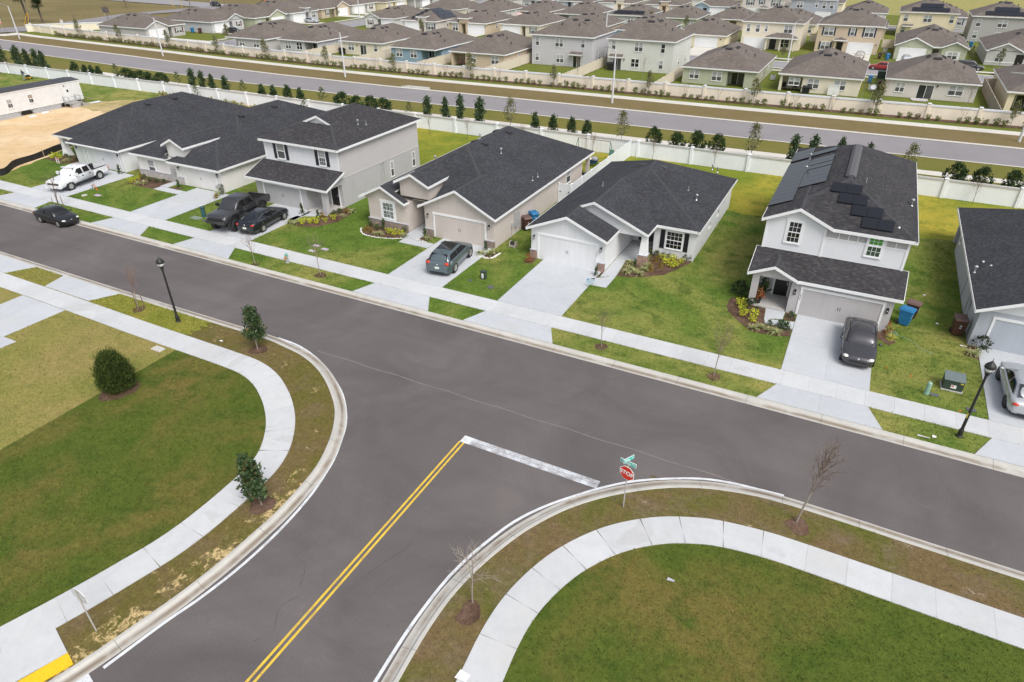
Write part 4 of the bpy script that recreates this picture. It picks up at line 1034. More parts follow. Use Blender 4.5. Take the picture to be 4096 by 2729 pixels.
def far_house(label, x0, x1, y0, y1, st, col, feats, F='S', pitch=.44, roofs=None, roofm='roof_far', ov=.35, vents=True, z0w=None, side=True):
    zE = 2.75 if st == 1 else 5.6
    h = empty('house', ((x0+x1)/2, (y0+y1)/2, 0), label, 'house', 'houses of the estate beyond the avenue')
    m = FARM[col]; cuts = []
    a0, a1, b0, b1 = x0+ov, x1-ov, y0+ov, y1-ov
    c = b0 if F == 'S' else a1; o = a0 if F == 'S' else b0
    for ft in feats:
        if ft[0] == 'porch': cuts.append((o+ft[1], o+ft[2], ft[3] if len(ft) > 3 else 2.4))
    prisms = [(x0, x1, y0, y1, zE, pitch, 'LRFB')]
    gf = []
    for ft in feats:
        if ft[0] == 'gable':                       # ('gable', u0, u1, forward, eave z)
            z = ft[4] if len(ft) > 4 else zE
            if F == 'S': prisms.append((a0+ft[1]-.3, a0+ft[2]+.3, y0-ft[3], y0+7, z, .45, 'LR')); gf.append((a0+ft[1]-.3, a0+ft[2]+.3, b0-ft[3], z))
            else:
                gf.append((b0+ft[1]-.3, b0+ft[2]+.3, a1+ft[3], z))
                prisms.append((x1-7, x1+ft[3], b0+ft[1]-.3, b0+ft[2]+.3, z, .45, 'FB'))
    def ex(b):
        for g in gf:
            if F == 'S': gable_fill(b, g[0], g[1], g[2], g[3], .45, .3)
            else:
                ym = (g[0]+g[1])/2; zt = g[3]+.45*(ym-g[0])-.1
                b.add([(g[2], g[0]+.3, g[3]-.2), (g[2], g[1]-.3, g[3]-.2), (g[2], g[1]-.3, g[3]+.03), (g[2], ym, zt), (g[2], g[0]+.3, g[3]+.03)], [(0, 1, 2, 3, 4)])
        for ft in feats:
            if ft[0] == 'gable' and ft[3] > .2:
                if F == 'S': b.box(a0+ft[1], a0+ft[2], b0-ft[3], b0-.002, 0, zE-.15)
                else: b.box(a1+.002, a1+ft[3], b0+ft[1], b0+ft[2], 0, zE-.15)
            if ft[0] == 'ent':
                if F == 'S': b.box(a0+ft[1], a0+ft[2], b0-.25, b0+2.5, zE-.15, zE+.85)
                else: b.box(a1-2.5, a1+.25, b0+ft[1], b0+ft[2], zE-.15, zE+.85)
    walls(h, wallpieces(a0, a1, b0, b1, zE-.14, cuts, F), m, ex)
    if roofs: prisms += roofs
    for ft in feats:
        if ft[0] == 'ent':
            if F == 'S': prisms.append((a0+ft[1]-.3, a0+ft[2]+.3, b0-.6, b0+6, zE+1.0, .02, 'F'))
            else: prisms.append((a1-6, a1+.6, b0+ft[1]-.3, b0+ft[2]+.3, zE+1.0, .02, 'R'))
    rf = build_roof(h, prisms, MAT[roofm], MAT['trim'])
    k = 0
    for ft in feats:
        t = ft[0]; cc = c
        if t in ('w', 'ws', 'g') and ft[-1] == 'fwd':
            fw_ = max([g[3] for g in feats if g[0] == 'gable'], default=0); cc = c-fw_ if F == 'S' else c+fw_; ft = ft[:-1]
        if t == 'w':
            k += 1
            window(h, F, cc, o+ft[1], o+ft[2], ft[3], ft[4], dbl=ft[2]-ft[1] > 1.25, upper=MAT['glass_dark'] if (len(ft) > 5 and ft[5] == 'dark') else None, lower=MAT['glass_dark'] if (len(ft) > 5 and ft[5] == 'dark') else None, trim=.06 if len(ft) > 5 and ft[5] == 'trim' else 0)
        elif t == 'ws':
            window(h, F, cc, o+ft[1], o+ft[2], ft[3], ft[4], dbl=ft[2]-ft[1] > 1.25, trim=.05)
            shutters(h, F, cc, o+ft[1], o+ft[2], ft[3], ft[4], ft[5], .34, .07)
        elif t == 'g': garage_door(h, F, cc, o+ft[1], o+ft[2], 2.15, GAR_FAR, MAT['trim'], depth=.012, trim=.12, hw=False)
        elif t == 'd': entry_door(h, F, (cc+(ft[3] if len(ft) > 3 else 0)) if F == 'S' else cc-(ft[3] if len(ft) > 3 else 0), o+ft[1], o+ft[2], .05, 2.15, frame=False)
        elif t == 's':
            b = MB(); d = ft[3] if len(ft) > 3 else 0; cs = cc+d
            for a, e in ((ft[1], ft[1]+.06), ((ft[1]+ft[2])/2-.03, (ft[1]+ft[2])/2+.03), (ft[2]-.06, ft[2])): b.fbox(F, cs, o+a, o+e, .05, 2.1, 0, .05)
            b.fbox(F, cs, o+ft[1]+.06, o+ft[2]-.06, 2.04, 2.1, 0, .045); s = b.build('sliding_door', MAT['trim'], h)
            mid = (ft[1]+ft[2])/2
            for (a, e, mm) in ((ft[1]+.06, mid-.03, 'glass_dark'), (mid+.03, ft[2]-.06, 'glass_screen')):
                g = MB(); g.fbox(F, cs, o+a, o+e, .05, 2.04, .003, .02); g.build('pane', MAT[mm], s)
        elif t == 'awn':
            b = MB(); p = [(o+ft[1], c-1.0, 2.45), (o+ft[2], c-1.0, 2.45), (o+ft[2], c-.01, 2.85), (o+ft[1], c-.01, 2.85)]
            b.add(p, [(0, 1, 2, 3)]); aw = b.build('awning_roof', MAT['roof_far'], h)
            t2 = MB(); t2.box(o+ft[1]-.03, o+ft[2]+.03, c-1.04, c-1.0, 2.27, 2.46); t2.box(o+ft[1], o+ft[2], c-1.0, c-.01, 2.27, 2.30); t2.build('fascia', MAT['trim'], aw)
        elif t == 'pent':                          # ('pent', u0, u1, forward) porch roof with posts
            fwd = ft[3]; lr = build_roof(h, [(o+ft[1], o+ft[2], c-fwd, c-.02, 2.7, .38, 'LRF')], MAT['roof_far'], MAT['trim'], name='porch_roof')
            b = MB(); n = ft[4] if len(ft) > 4 else 3
            for q in range(n):
                u = o+ft[1]+.35+(ft[2]-ft[1]-1.0)*q/(n-1); b.box(u, u+.3, c-fwd+.3, c-fwd+.6, 0, 2.54)
            b.build('porch_post', m, h)
        elif t == 'band':
            b = MB(); b.fbox(F, c, o, o+(a1-a0 if F == 'S' else b1-b0), ft[1], ft[1]+.14, 0, .04); b.build('trim_band', MAT['trim'], h)
        elif t == 'lamp':
            b = MB(); b.fbox(F, cc, o+ft[1]-.08, o+ft[1]+.08, ft[2], ft[2]+.3, 0, .14); b.build('wall_lamp', MAT['black'], h)
    if side and F == 'S':
        for yy in (b0+(b1-b0)*.35, b0+(b1-b0)*.7): window(h, 'E', a1, yy-.45, yy+.45, 1.0, 2.2, sill=False)
    xm = (x0+x1)/2; hw = min(x1-x0, y1-y0)/2; zr = zE+pitch*hw
    if vents:
        if x1-x0 <= y1-y0:
            ya, yb = y0+hw, y1-hw; ax = 1.1
            for (x, y, sx, sy) in ((xm-ax, ya+.9, 1, 0), (xm+ax, ya+1.1, -1, 0), (xm+ax, ya+2.6, -1, 0), (xm-ax, ya+2.4, 1, 0)): roof_vent(h, rf, x, y, zr-pitch*ax, sx, sy, pitch, (.6, .55))
            roof_vent(h, rf, xm+.1, y0+hw-.9, zr-pitch*.9, 0, 1, pitch, (1.1, .5))
            for q in range(2):
                xx = xm+2.6+q*1.6; yy = ya+.6+random.uniform(-1, 2.)
                if xx < x1-.6: vent_pipe(rf, xx, yy, zr-pitch*(xx-xm), h=.3, r=.06, mat=MAT['vent'], cap=True)
        else:
            for q in range(2):
                xx = x0+hw+1+q*2.5; roof_vent(h, rf, xx, (y0+y1)/2-1.1, zr-pitch*1.1, 0, 1, pitch, (.9, .5))
                vent_pipe(rf, xx-2.+q*1.2, (y0+y1)/2-3., zr-pitch*3., h=.3, r=.06, mat=MAT['vent'], cap=True)
    return h, rf, zr
def solar_patch(h, x0, x1, y0, zE, pitch, cells):
    """panels on a roof slope facing the viewer; cells = [(u0,u1,v0,v1)] in plan"""
    n = Vector((0, -pitch, 1)).normalized()
    for (a, d, e, g) in cells:
        nx = max(1, round((d-a)/1.1)); W = (d-a)/nx
        for k in range(nx): panel(h, (x0+a+k*W, y0+e, zE+pitch*e), (W, 0, 0), (0, g-e, pitch*(g-e)), n, SOLAR_D, 0)

# row A: backs to the beige wall
far_house('grey one-storey house with a corner porch post, its back to the beige wall', -135, -122.5, 117.7, 137, 1, 'grey', [('porch', 0, 3.0), ('w', 3.6, 5.2, .9, 2.3), ('w', 8.0, 9.6, .9, 2.3)])
pp = None
far_house('grey one-storey house next to the cream one, with a covered corner patio', -121.1, -109.4, 119.9, 138.5, 1, 'cool', [('porch', 7.2, 10.9), ('w', 1.6, 3.2, .8, 2.3), ('w', 4.9, 6.5, .8, 2.3, 'dark'), ('s', 7.5, 9.2, 2.4)])
far_house('cream one-storey house behind the beige wall beside the light blue one', -106.9, -95.1, 124.0, 142.5, 1, 'cream', [('w', 1.9, 3.5, .85, 2.25), ('s', 5.2, 6.9), ('w', 8.9, 9.9, .9, 2.3), ('lamp', 4.4, 1.8)])
far_house('light blue one-storey house with a brown roof behind the beige wall', -91.3, -79.7, 121.2, 140, 1, 'blue', [('porch', 7.5, 10.9), ('w', 1.2, 2.8, .85, 2.3), ('w', 4.8, 6.4, .85, 2.3), ('s', 7.8, 9.2, 2.4)])
far_house('tan one-storey house with two red patio chairs on its covered porch', -76.8, -64.0, 121.5, 140.5, 1, 'tan', [('porch', .4, 3.3), ('s', 1.6, 2.9, 2.4), ('w', 4.3, 5.8, .85, 2.3), ('w', 9.2, 10.9, .85, 2.3)])
far_house('lilac-grey two-storey house with a brown hipped roof and small back awning', -63, -49.4, 130.4, 143.4, 2, 'lilac', [('w', .8, 1.6, 3.5, 5.1), ('w', 5.1, 6.8, 3.5, 5.0), ('w', 10.6, 11.4, 3.6, 5.1), ('w', .8, 1.6, .7, 2.2), ('w', 5.4, 7.0, .6, 2.1), ('s', 9.0, 10.7), ('awn', 8.5, 11.1), ('lamp', 8.4, 1.9)])
far_house('pale grey-green two-storey house with a black grill by its back door', -47.1, -33.6, 131.3, 145.4, 2, 'pale', [('w', .7, 1.5, 3.5, 5.2), ('w', 5.3, 6.9, 3.5, 5.1), ('w', 10.4, 11.2, 3.5, 5.1, 'dark'), ('s', 1.2, 2.9), ('awn', .5, 3.2), ('w', 4.8, 6.4, .7, 2.2, 'dark'), ('w', 10.3, 11.1, .7, 2.2), ('lamp', 3.4, 1.8)])
far_house('sage green one-storey house with a dark screened patio', -30.3, -17.1, 124.0, 143.7, 1, 'green', [('porch', 7.7, 10.6), ('w', 1.2, 2.9, .8, 2.25), ('w', 5.1, 6.8, .75, 2.2), ('s', 8.0, 10.2, 2.4)])
far_house('cream one-storey house with a furnished back porch and a black grill', -14, -1.0, 124.4, 143.2, 1, 'cream', [('porch', .4, 3.6), ('w', 1.4, 3.2, 1.0, 2.2), ('w', 4.4, 6.2, .7, 2.2), ('w', 8.4, 10.2, .8, 2.25)])
far_house('pinkish grey one-storey house with a large sliding back door', 2, 15.3, 127.4, 143.8, 1, 'greige', [('w', 1.4, 2.7, .75, 2.2), ('s', 4.6, 6.8), ('w', 8.8, 10.8, .85, 2.3), ('lamp', 7.2, 1.9)])
far_house('tan one-storey house behind the bamboo-coloured side fence at the right edge', 18.2, 31, 123.6, 145, 1, 'straw', [('porch', .8, 5.2, 3.0), ('s', 1.5, 4, 3.0)])
# houses on the cross street, fronts turned towards +X
GF = lambda *f: list(f)
far_house('white-gabled house with dark red shutters at the far end of the beige wall', -184, -165.1, 119.7, 131.9, 1, 'grey', [('gable', .2, 6.4, .01), ('g', .9, 5.7, ), ('porch', 6.6, 7.6), ('ws', 8.9, 10.6, .7, 2.0, SH_RED)], F='E')
far_house('grey one-storey house with red shutters beside the blue and brown bins', -181, -161, 136.7, 148.5, 1, 'cool', [('g', 1.0, 5.6), ('porch', 6.2, 7.2), ('ws', 8.9, 9.9, .8, 2.1, SH_RED), ('gable', 5.8, 11.1, .01, 2.9), ('band', .7)], F='E')
h, rf, zr = far_house('sage green one-storey house with a tall cream gable over its garage', -180, -158.2, 149.5, 162.3, 1, 'green', [('w', .9, 2.5, .9, 2.1), ('porch', 4.2, 5.5), ('gable', 5.6, 11.9, .01), ('g', 6.4, 11.2)], F='E')
h, rf, zr = far_house('pale grey one-storey house with a white sedan in front of its garage', -179, -158.4, 163.7, 176.4, 1, 'cool', [('g', 1.2, 6.0), ('ent', 6.6, 8.2), ('porch', 6.8, 8.0), ('w', 9.3, 10.9, .8, 2.3, 'trim')], F='E')
h, rf, zr = far_house('tan one-storey house with a gabled garage and red shutters', -179, -158.7, 177.8, 192.2, 1, 'tan', [('ws', 2.2, 3.7, .8, 2.1, SH_RED), ('porch', 5.0, 6.2), ('gable', 7.0, 13.4, .01), ('g', 7.9, 12.6)], F='E')
far_house('off-white one-storey house with dark red shutters beside the tan gabled one', -179, -158.8, 193, 206.2, 1, 'white', [('g', 1.2, 6.0), ('porch', 7, 8), ('ws', 9.6, 10.8, .8, 2.1, SH_RED)], F='E')
far_house('straw-coloured one-storey house near the top edge with a white garage', -176, -155.5, 207, 220.5, 1, 'straw', [('w', 1.4, 3.0, .8, 2.1, 'trim'), ('porch', 4.6, 5.8), ('g', 6.8, 11.6)], F='E')
far_house('grey-green one-storey house at the top edge behind the street light', -170, -151, 221.5, 235, 1, 'mgrey', [('g', 1.4, 6.2), ('porch', 7, 8), ('w', 9.6, 11, .8, 2.1)], F='E')
far_house('cream one-storey house at the top edge with small conifers in front', -164, -145, 236.5, 249.5, 1, 'cream', [('w', 1.4, 3, .8, 2.1), ('g', 6.2, 11.2)], F='E')
# row B: fronts to the viewer
far_house('grey-white one-storey house with a small gable and dark red shutters', -132.5, -121.7, 165.4, 184, 1, 'white', [('gable', .1, 4.6, .01, 2.9), ('ws', 1.2, 2.4, .75, 2.1, SH_RED), ('porch', 4.2, 5.4), ('g', 5.6, 9.8), ('band', .7)])
h, rf, zr = far_house('grey one-storey house with two groups of blue-black solar panels', -118.8, -107.3, 164.2, 182, 1, 'greige', [('g', .9, 5.2), ('ent', 5.2, 7.4), ('porch', 5.6, 6.9), ('ws', 8.2, 10.2, .6, 2.2, SH_NAVY2)])
solar_patch(h, -118.8, -107.3, 164.2, 2.75, .44, [(3.0, 4.1, .7, 1.8), (3.7, 4.8, 1.8, 2.9), (4.4, 5.5, 2.9, 4.0), (5.1, 6.2, 4.0, 5.1)])
nR = Vector((.44, 0, 1)).normalized(); xe = -107.3
for r in range(3):
    for k in range(7 if r < 2 else 5):
        xx = xe-.5-r*1.6; yy = 168.2+r*.6+k*1.1; panel(h, (xx-1.55, yy, 2.75+.44*(xe-xx+1.55)), (1.55, 0, -.44*1.55), (0, 1.06, 0), nR, SOLAR, 0)
far_house('tan one-storey house with a white garage door and raised entry', -104.9, -92.9, 165.9, 184, 1, 'tan', [('w', 1.2, 2.9, .6, 2.3, 'trim'), ('ent', 3.4, 6.0), ('porch', 3.9, 5.2), ('g', 6.0, 10.9), ('lamp', 11.1, 1.7)])
far_house('cream one-storey house with a dim garage front and grey-green shutters', -90.3, -78.3, 167.8, 186.5, 1, 'cream', [('g', .8, 5.8), ('porch', 6.3, 7.4), ('ws', 9.0, 10.2, .7, 2.2, SH_GRN)])
far_house('tan one-storey house mostly hidden behind the lilac-grey one', -75.2, -62.2, 168.5, 187.5, 1, 'tan', [('w', 8.8, 10.4, .7, 2.2), ('g', 1, 5.8)])
far_house('blue one-storey house showing a sliver of wall between two taller roofs', -59.3, -46.8, 168.9, 187.5, 1, 'blue', [('w', 1.2, 2.8, .7, 2.2), ('g', 6, 11)])
far_house('tan-cream one-storey house with an arched entry and white gable', -44.6, -31.5, 168.1, 186.6, 1, 'straw', [('gable', .0, 4.2, .01, 2.9), ('porch', 3.2, 4.3), ('g', 5.6, 10.6), ('lamp', 11.4, 1.8), ('w', .8, 2.2, .7, 2.1)])
far_house('cream two-storey house with a pillared porch and four white-trimmed windows', -29.4, -15.9, 172, 187, 2, 'cream', [('w', .9, 1.7, 3.4, 5.0, 'trim'), ('w', 2.9, 3.8, 3.4, 5.0, 'trim'), ('w', 4.9, 5.5, 3.6, 4.9, 'trim'), ('w', 9.0, 10.8, 3.5, 5.1, 'trim'), ('g', .8, 5.2), ('pent', 5.4, 12.4, 2.2, 3), ('d', 6.4, 7.8), ('w', 8.4, 10.6, .5, 2.2, 'dark')])
far_house('tan two-storey house with navy shutters and an arched front door', -13.4, 0, 173.2, 188.5, 2, 'tan', [('ws', 1.3, 3.2, 3.4, 5.0, SH_NAVY2), ('ws', 6.6, 7.4, 3.5, 5.0, SH_NAVY2), ('ws', 9.4, 11.2, 3.4, 5.2, SH_NAVY2), ('ws', 1.2, 3.0, .5, 2.1, SH_NAVY2), ('pent', 3.6, 6.4, 1.3, 2), ('d', 4.4, 5.6), ('g', 6.7, 11.6), ('lamp', 12.2, 1.8)])
far_house('sage green one-storey house with two cream gables and a white garage', 2.6, 16.1, 169.2, 189.6, 1, 'green', [('gable', .0, 6.6, .3), ('gable', 8.4, 12.9, .3), ('g', .9, 5.6, 'fwd'), ('porch', 6.8, 8.0), ('ws', 9.6, 11.4, .6, 2.0, SH_WHITE, 'fwd')])
far_house('medium grey one-storey house with a wide low gable at the right edge', 18.9, 32, 169.1, 189, 1, 'grey', [('gable', .5, 5.5, .01, 2.9), ('w', 1.6, 3.1, .6, 2.2), ('d', 5.0, 6.4), ('g', 7.2, 11.8), ('band', .55)])
# row C: backs of the next block
far_house('cream one-storey house seen over the solar-panelled roof', -133, -119, 195, 212, 1, 'cream', [('w', 9, 10.6, .7, 2.2)])
far_house('off-white one-storey house behind the tan garage house', -117.2, -104.2, 196.3, 213, 1, 'white', [('w', 2, 3.6, .7, 2.2), ('porch', 0, 1.6)])
far_house('beige one-storey house with a pink patio umbrella behind it', -101.8, -90.5, 200.3, 217, 1, 'tan', [('porch', 0, 3), ('w', 5, 6.6, .7, 2.2)])
far_house('grey one-storey house with a big dark screened lanai', -87.8, -75.3, 198, 216, 1, 'cool', [('porch', .3, 4.2), ('w', 8, 9.6, .7, 2.2)])
h, rf, zr = far_house('grey one-storey house with a long strip of black solar panels along its back roof', -72.2, -60.9, 201.3, 218.5, 1, 'cool', [('w', 5.6, 7.2, .8, 2.3), ('porch', 8.3, 10.6)])
solar_patch(h, -72.2, -60.9, 201.3, 2.75, .44, [(1.3, 7.2, .5, 2.2), (7.3, 10.4, .6, 2.2)])
far_house('sage green one-storey house above the pale two-storey roof', -58.5, -46.2, 200.5, 218, 1, 'green', [('w', 4.6, 6.3, .5, 2.1), ('w', 9.4, 11, .5, 2.1), ('porch', 1.4, 3.2)])
far_house('tan one-storey house between the straw house and the cream two-storey one', -44.6, -32.5, 203.5, 220, 1, 'tan', [('porch', 6.2, 8), ('w', 2, 3.6, .6, 2.1)])
h, rf, zr = far_house('straw one-storey house behind the cream two-storey house', -28.5, -15.7, 200, 218.5, 1, 'straw', [('w', 10.3, 11.5, .7, 2.2)])
far_house('beige one-storey house behind the tan two-storey house', -12.4, .6, 200.5, 217, 1, 'tan', [('w', 9, 10.6, .7, 2.2)])
for lab, x0, x1, y0, y1, col in (('straw two-storey house with stepped black solar panels on its roof', 2.4, 15.7, 210.4, 225, 'straw'), ('grey two-storey house with stepped solar panels at the right edge', 18, 31.4, 206.6, 221, 'mgrey')):
    h, rf, zr = far_house(lab, x0, x1, y0, y1, 2, col, [('w', .9, 1.9, 3.4, 5.0), ('w', 5.3, 7.2, 3.4, 5.0), ('w', 11, 12, 3.4, 5.0), ('w', .9, 1.9, .7, 2.2), ('w', 5.3, 7.2, .7, 2.2), ('awn', 1.0, 3.4)] if col == 'straw' else [('w', .9, 1.9, 3.3, 4.9), ('w', 5.3, 7.2, 3.3, 4.9), ('w', 11, 12, 3.3, 4.9), ('w', .9, 1.9, .7, 2.2), ('w', 5.3, 7.2, .7, 2.2)])
    solar_patch(h, x0, x1, y0, 5.6, .44, [(2.6, 10.9, .4, 2.0), (4.4, 9.4, 2.1, 3.8)])
# row D: the block at the top edge
D = [('pale one-storey house at the top edge left of the cream one', -133.5, -121, 'white'), ('grey one-storey house at the top edge beyond the pink umbrella', -118.5, -106, 'cool'), ('grey-blue one-storey house at the top edge with a white garage', -104.5, -91.5, 'slate'),
     ('cream one-storey house at the top edge with a raised entry', -89.2, -77, 'cream'), ('tan one-storey house at the top edge with a stone entry', -73.8, -60.8, 'tan')]
for k, (lab, a, d, col) in enumerate(D):
    far_house(lab, a, d, 237.6+k*.1, 255, 1, col, [('g', 5.8, 10.6) if k < 3 else ('g', .8, 5.4), ('ent', 6.0, 8.4) if k > 2 else ('w', 1, 2.6, .7, 2.2), ('porch', 6.5, 7.8) if k > 2 else ('porch', 3.6, 4.8), ('w', 9.0, 10.6, .7, 2.2) if k > 2 else ('lamp', 5.3, 1.7)], side=False)
far_house('pale blue one-storey house at the top edge with a small white gable', -57, -45.1, 239.7, 257, 1, 'lightblue', [('gable', .2, 4.4, .01, 2.9), ('d', 2.8, 4.0), ('g', 5.0, 9.6)], side=False)
far_house('beige two-storey house at the top edge with teal shutters', -42.6, -29.2, 242.4, 258, 2, 'greige', [('ws', 1.6, 3.2, 3.2, 4.9, SH_TEAL), ('ws', 5.4, 6.4, 3.5, 4.9, SH_TEAL), ('ws', 9.2, 11, 3.2, 4.9, SH_TEAL), ('pent', 5.2, 8.4, 1.4, 2), ('g', 1, 5.2)], side=False)
far_house('slate blue two-storey house at the top edge with white window trim', -27.6, -14.6, 240, 256, 2, 'slate', [('w', 1.6, 3.4, 3.2, 4.8, 'trim'), ('w', 6.9, 7.6, 3.4, 4.9, 'trim'), ('w', 8.9, 9.9, 3.2, 4.9, 'trim'), ('w', 11, 12, 3.2, 4.9, 'trim'), ('g', 7.4, 11.6), ('d', 4.8, 5.8)], side=False)
far_house('white one-storey house at the top edge behind the tan two-storey roof', -12.4, -.2, 238.4, 256, 1, 'white', [('gable', .2, 5, .01), ('g', 5.6, 10.4)], side=False)
far_house('grey one-storey house at the top edge between the two solar roofs', 8, 20.2, 236, 253, 1, 'cool', [('ws', 9, 10.2, .7, 2.2, SH_TEAL), ('g', 2, 6.6)], side=False)
far_house('grey one-storey house with roof panels at the top right corner', 23, 36, 238, 255, 1, 'mgrey', [('g', 2, 6.6)], side=False)
for k, (a, d, col) in enumerate(((-120, -108, 'tan'), (-104, -92, 'cream'), (-88, -76, 'grey'), (-73, -61, 'white'), (-57, -45, 'tan'), (-41, -29, 'cool'), (-26, -14, 'cream'))):
    far_house(['tan', 'cream', 'grey', 'white', 'second tan', 'cool grey', 'second cream'][k]+' house in the last row at the very top edge', a, d, 268, 284, 1, col, [('w', 2, 3.6, .7, 2.2)], side=False, vents=False)

# estate streets, drives and cross paths
def rs(name, x0, x1, y0, y1, z, m): sheet(name, [(x0, y0), (x1, y0), (x1, y1), (x0, y1)], z, m)
rs('estate_street', -136, 130, 147.6, 155.4, .0, MAT['asphalt_far']); rs('estate_street', -147.5, -138.5, 118, 262, .004, MAT['asphalt_far'])
rs('estate_street', -138.5, -136, 146, 182, .002, MAT['asphalt_far']); rs('estate_street', -136, 130, 225, 232, .0, MAT['asphalt_far'])
for y0, y1 in ((146.8, 147.6), (155.4, 156.2)): rs('estate_kerb', -136, 130, y0, y1, .03, MAT['concrete_av'])
for y0, y1 in ((158.6, 160.2), (143.9, 145.3), (222.6, 223.8), (233.2, 234.6)): rs('estate_path', -134, 130, y0, y1, .02, MAT['concrete_av'])
rs('estate_path', -150.2, -148.9, 122, 260, .02, MAT['concrete_av'])
dv = [(-126.3, -122.1), (-117.6, -112.8), (-98.6, -93.6), (-89.2, -84.4), (-73.8, -69), (-52.9, -47.8), (-38.8, -33.4), (-28.2, -23.6), (-6.4, -1.4), (3.6, 8.6), (26.2, 31.2)]
yb = [165.8, 164.5, 166.2, 168.1, 168.8, 169.2, 168.4, 172.3, 173.5, 169.1, 169.4]
for (a, d), y in zip(dv, yb): rs('estate_drive', a, d, 156.1, y, .03, MAT['concrete_av'])
for (ya, ye, x) in ((120.9, 125.7, -165.4), (137.9, 142.8, -161.3), (156.2, 161, -158.5), (165.1, 170, -158.7), (185.9, 191, -159), (194.4, 199.4, -159.1), (214, 219, -156), (223, 228, -151.3), (243, 248, -145.4)):
    rs('estate_drive', x, -147.4, ya, ye, .03, MAT['concrete_av'])
for k in range(10): rs('estate_drive', -103+15*k*.98+5.5, -98.4+15*k*.98+5.5, 231.8, 239, .03, MAT['concrete_av'])
# the country road and turning at the top left
sheet('country_road', [(-420, 214), (-300, 196.5), (-222, 189.5), (-190, 190), (-150, 262), (-160, 262), (-197, 205), (-232, 203), (-300, 212.5), (-420, 232)], .02, MAT['asphalt_far'])
sheet('estate_entry', [(-260, 96), (-214, 108), (-216, 112), (-211, 120), (-214, 140), (-222, 165), (-212, 196), (-226, 196), (-231, 160), (-224, 132), (-227, 118), (-262, 112)], .03, MAT['asphalt_av'])
sheet('entry_path', [(-212, 111.5), (-206, 112.6), (-207, 108.5), (-213, 107.8)], .055, MAT['concrete_av'])

# ------------------------------------------------------------------ vehicles
def carpaint(name, col, rough=.32, metal=.0, coat=.6):
    if name in _mc: return _mc[name]
    b = NB(name); f = b.ramp(b.noise(b.pos(), 2.2, 4, .6), .3, .7, .93, 1.07)
    m = b.done(b.mix(1., col, b.gray(f), 'MULTIPLY'), rough, metal, .5)
    b.p.inputs['Coat Weight'].default_value = coat; b.p.inputs['Coat Roughness'].default_value = .08
    _mc[name] = m; return m
TYRE = plain('tyre_rubber', (.022, .022, .023), .85); RIM = plain('rim_alloy', (.50, .50, .49), .3, .7); RIM_B = plain('rim_black', (.02, .02, .022), .4)
CARGLASS = glass('car_glass', (.030, .036, .040), .05, .3, 2.); CARGLASS2 = glass('car_glass_tint', (.012, .012, .014), .05, .2)
HEADL = plain('headlamp', (.72, .71, .66), .12, var=.15, scale=20); TAILL = plain('tail_lamp', (.55, .035, .012), .15, var=.35, scale=15); DARKTRIM = plain('dark_trim', (.018, .018, .019), .6)
CHROME = plain('chrome', (.62, .63, .64), .15, .9); PLATE = plain('number_plate', (.70, .72, .68), .5, var=.2, scale=25); PLATE_Y = plain('number_plate_yellow', (.42, .33, .05), .5, var=.2, scale=25)
def ellipsoid(b, c, r, n=10, m=0):
    prof = [(sin(pi*k/8)*1., -cos(pi*k/8)) for k in range(9)]
    vs = []; 
    for (q, h) in prof[1:-1]:
        for j in range(n):
            t = 2*pi*j/n; vs.append((c[0]+r[0]*q*cos(t), c[1]+r[1]*q*sin(t), c[2]+r[2]*h))
    K = 7
    fs = [(k*n+j, k*n+(j+1) % n, (k+1)*n+(j+1) % n, (k+1)*n+j) for k in range(K-1) for j in range(n)]
    fs += [tuple(range(n-1, -1, -1)), tuple(range((K-1)*n, K*n))]
    b.add(vs, fs, m)
def loft(b, secs, m=0):
    """secs: list of closed rings with the same number of points"""
    n = len(secs[0]); vs = [p for s in secs for p in s]
    fs = [(k*n+j, (k+1)*n+j, (k+1)*n+(j+1) % n, k*n+(j+1) % n) for k in range(len(secs)-1) for j in range(n)]
    fs += [tuple(range(n)), tuple(range((len(secs)-1)*n, len(secs)*n))[::-1]]
    b.add(vs, fs, m)
def ring(x, w, zb, zt, crown=.03, sh=.05):
    R = [(0, zb), (w*.55, zb), (w*.86, zb+.02), (w*.95, zb+.12), (w*.995, zb+(zt-zb)*.45), (w, zb+(zt-zb)*.62), (w*.975, zt-sh*1.4), (w*.93, zt-sh*.4), (w*.80, zt), (w*.45, zt+crown*.8), (0, zt+crown)]
    return [(x, y, z) for y, z in R]+[(x, -y, z) for y, z in R[-2:0:-1]]
def groundring(x, w0, w1, z0, z1, crown=.04):
    R = [(0, z0), (w0*.98, z0), (w0, z0+.02), (w0+(w1-w0)*.5, z0+(z1-z0)*.5), (w1+.02, z1-.09), (w1-.05, z1-.02), (w1*.75, z1+crown*.35), (w1*.4, z1+crown*.85), (0, z1+crown)]
    return [(x, y, z) for y, z in R]+[(x, -y, z) for y, z in R[-2:0:-1]]
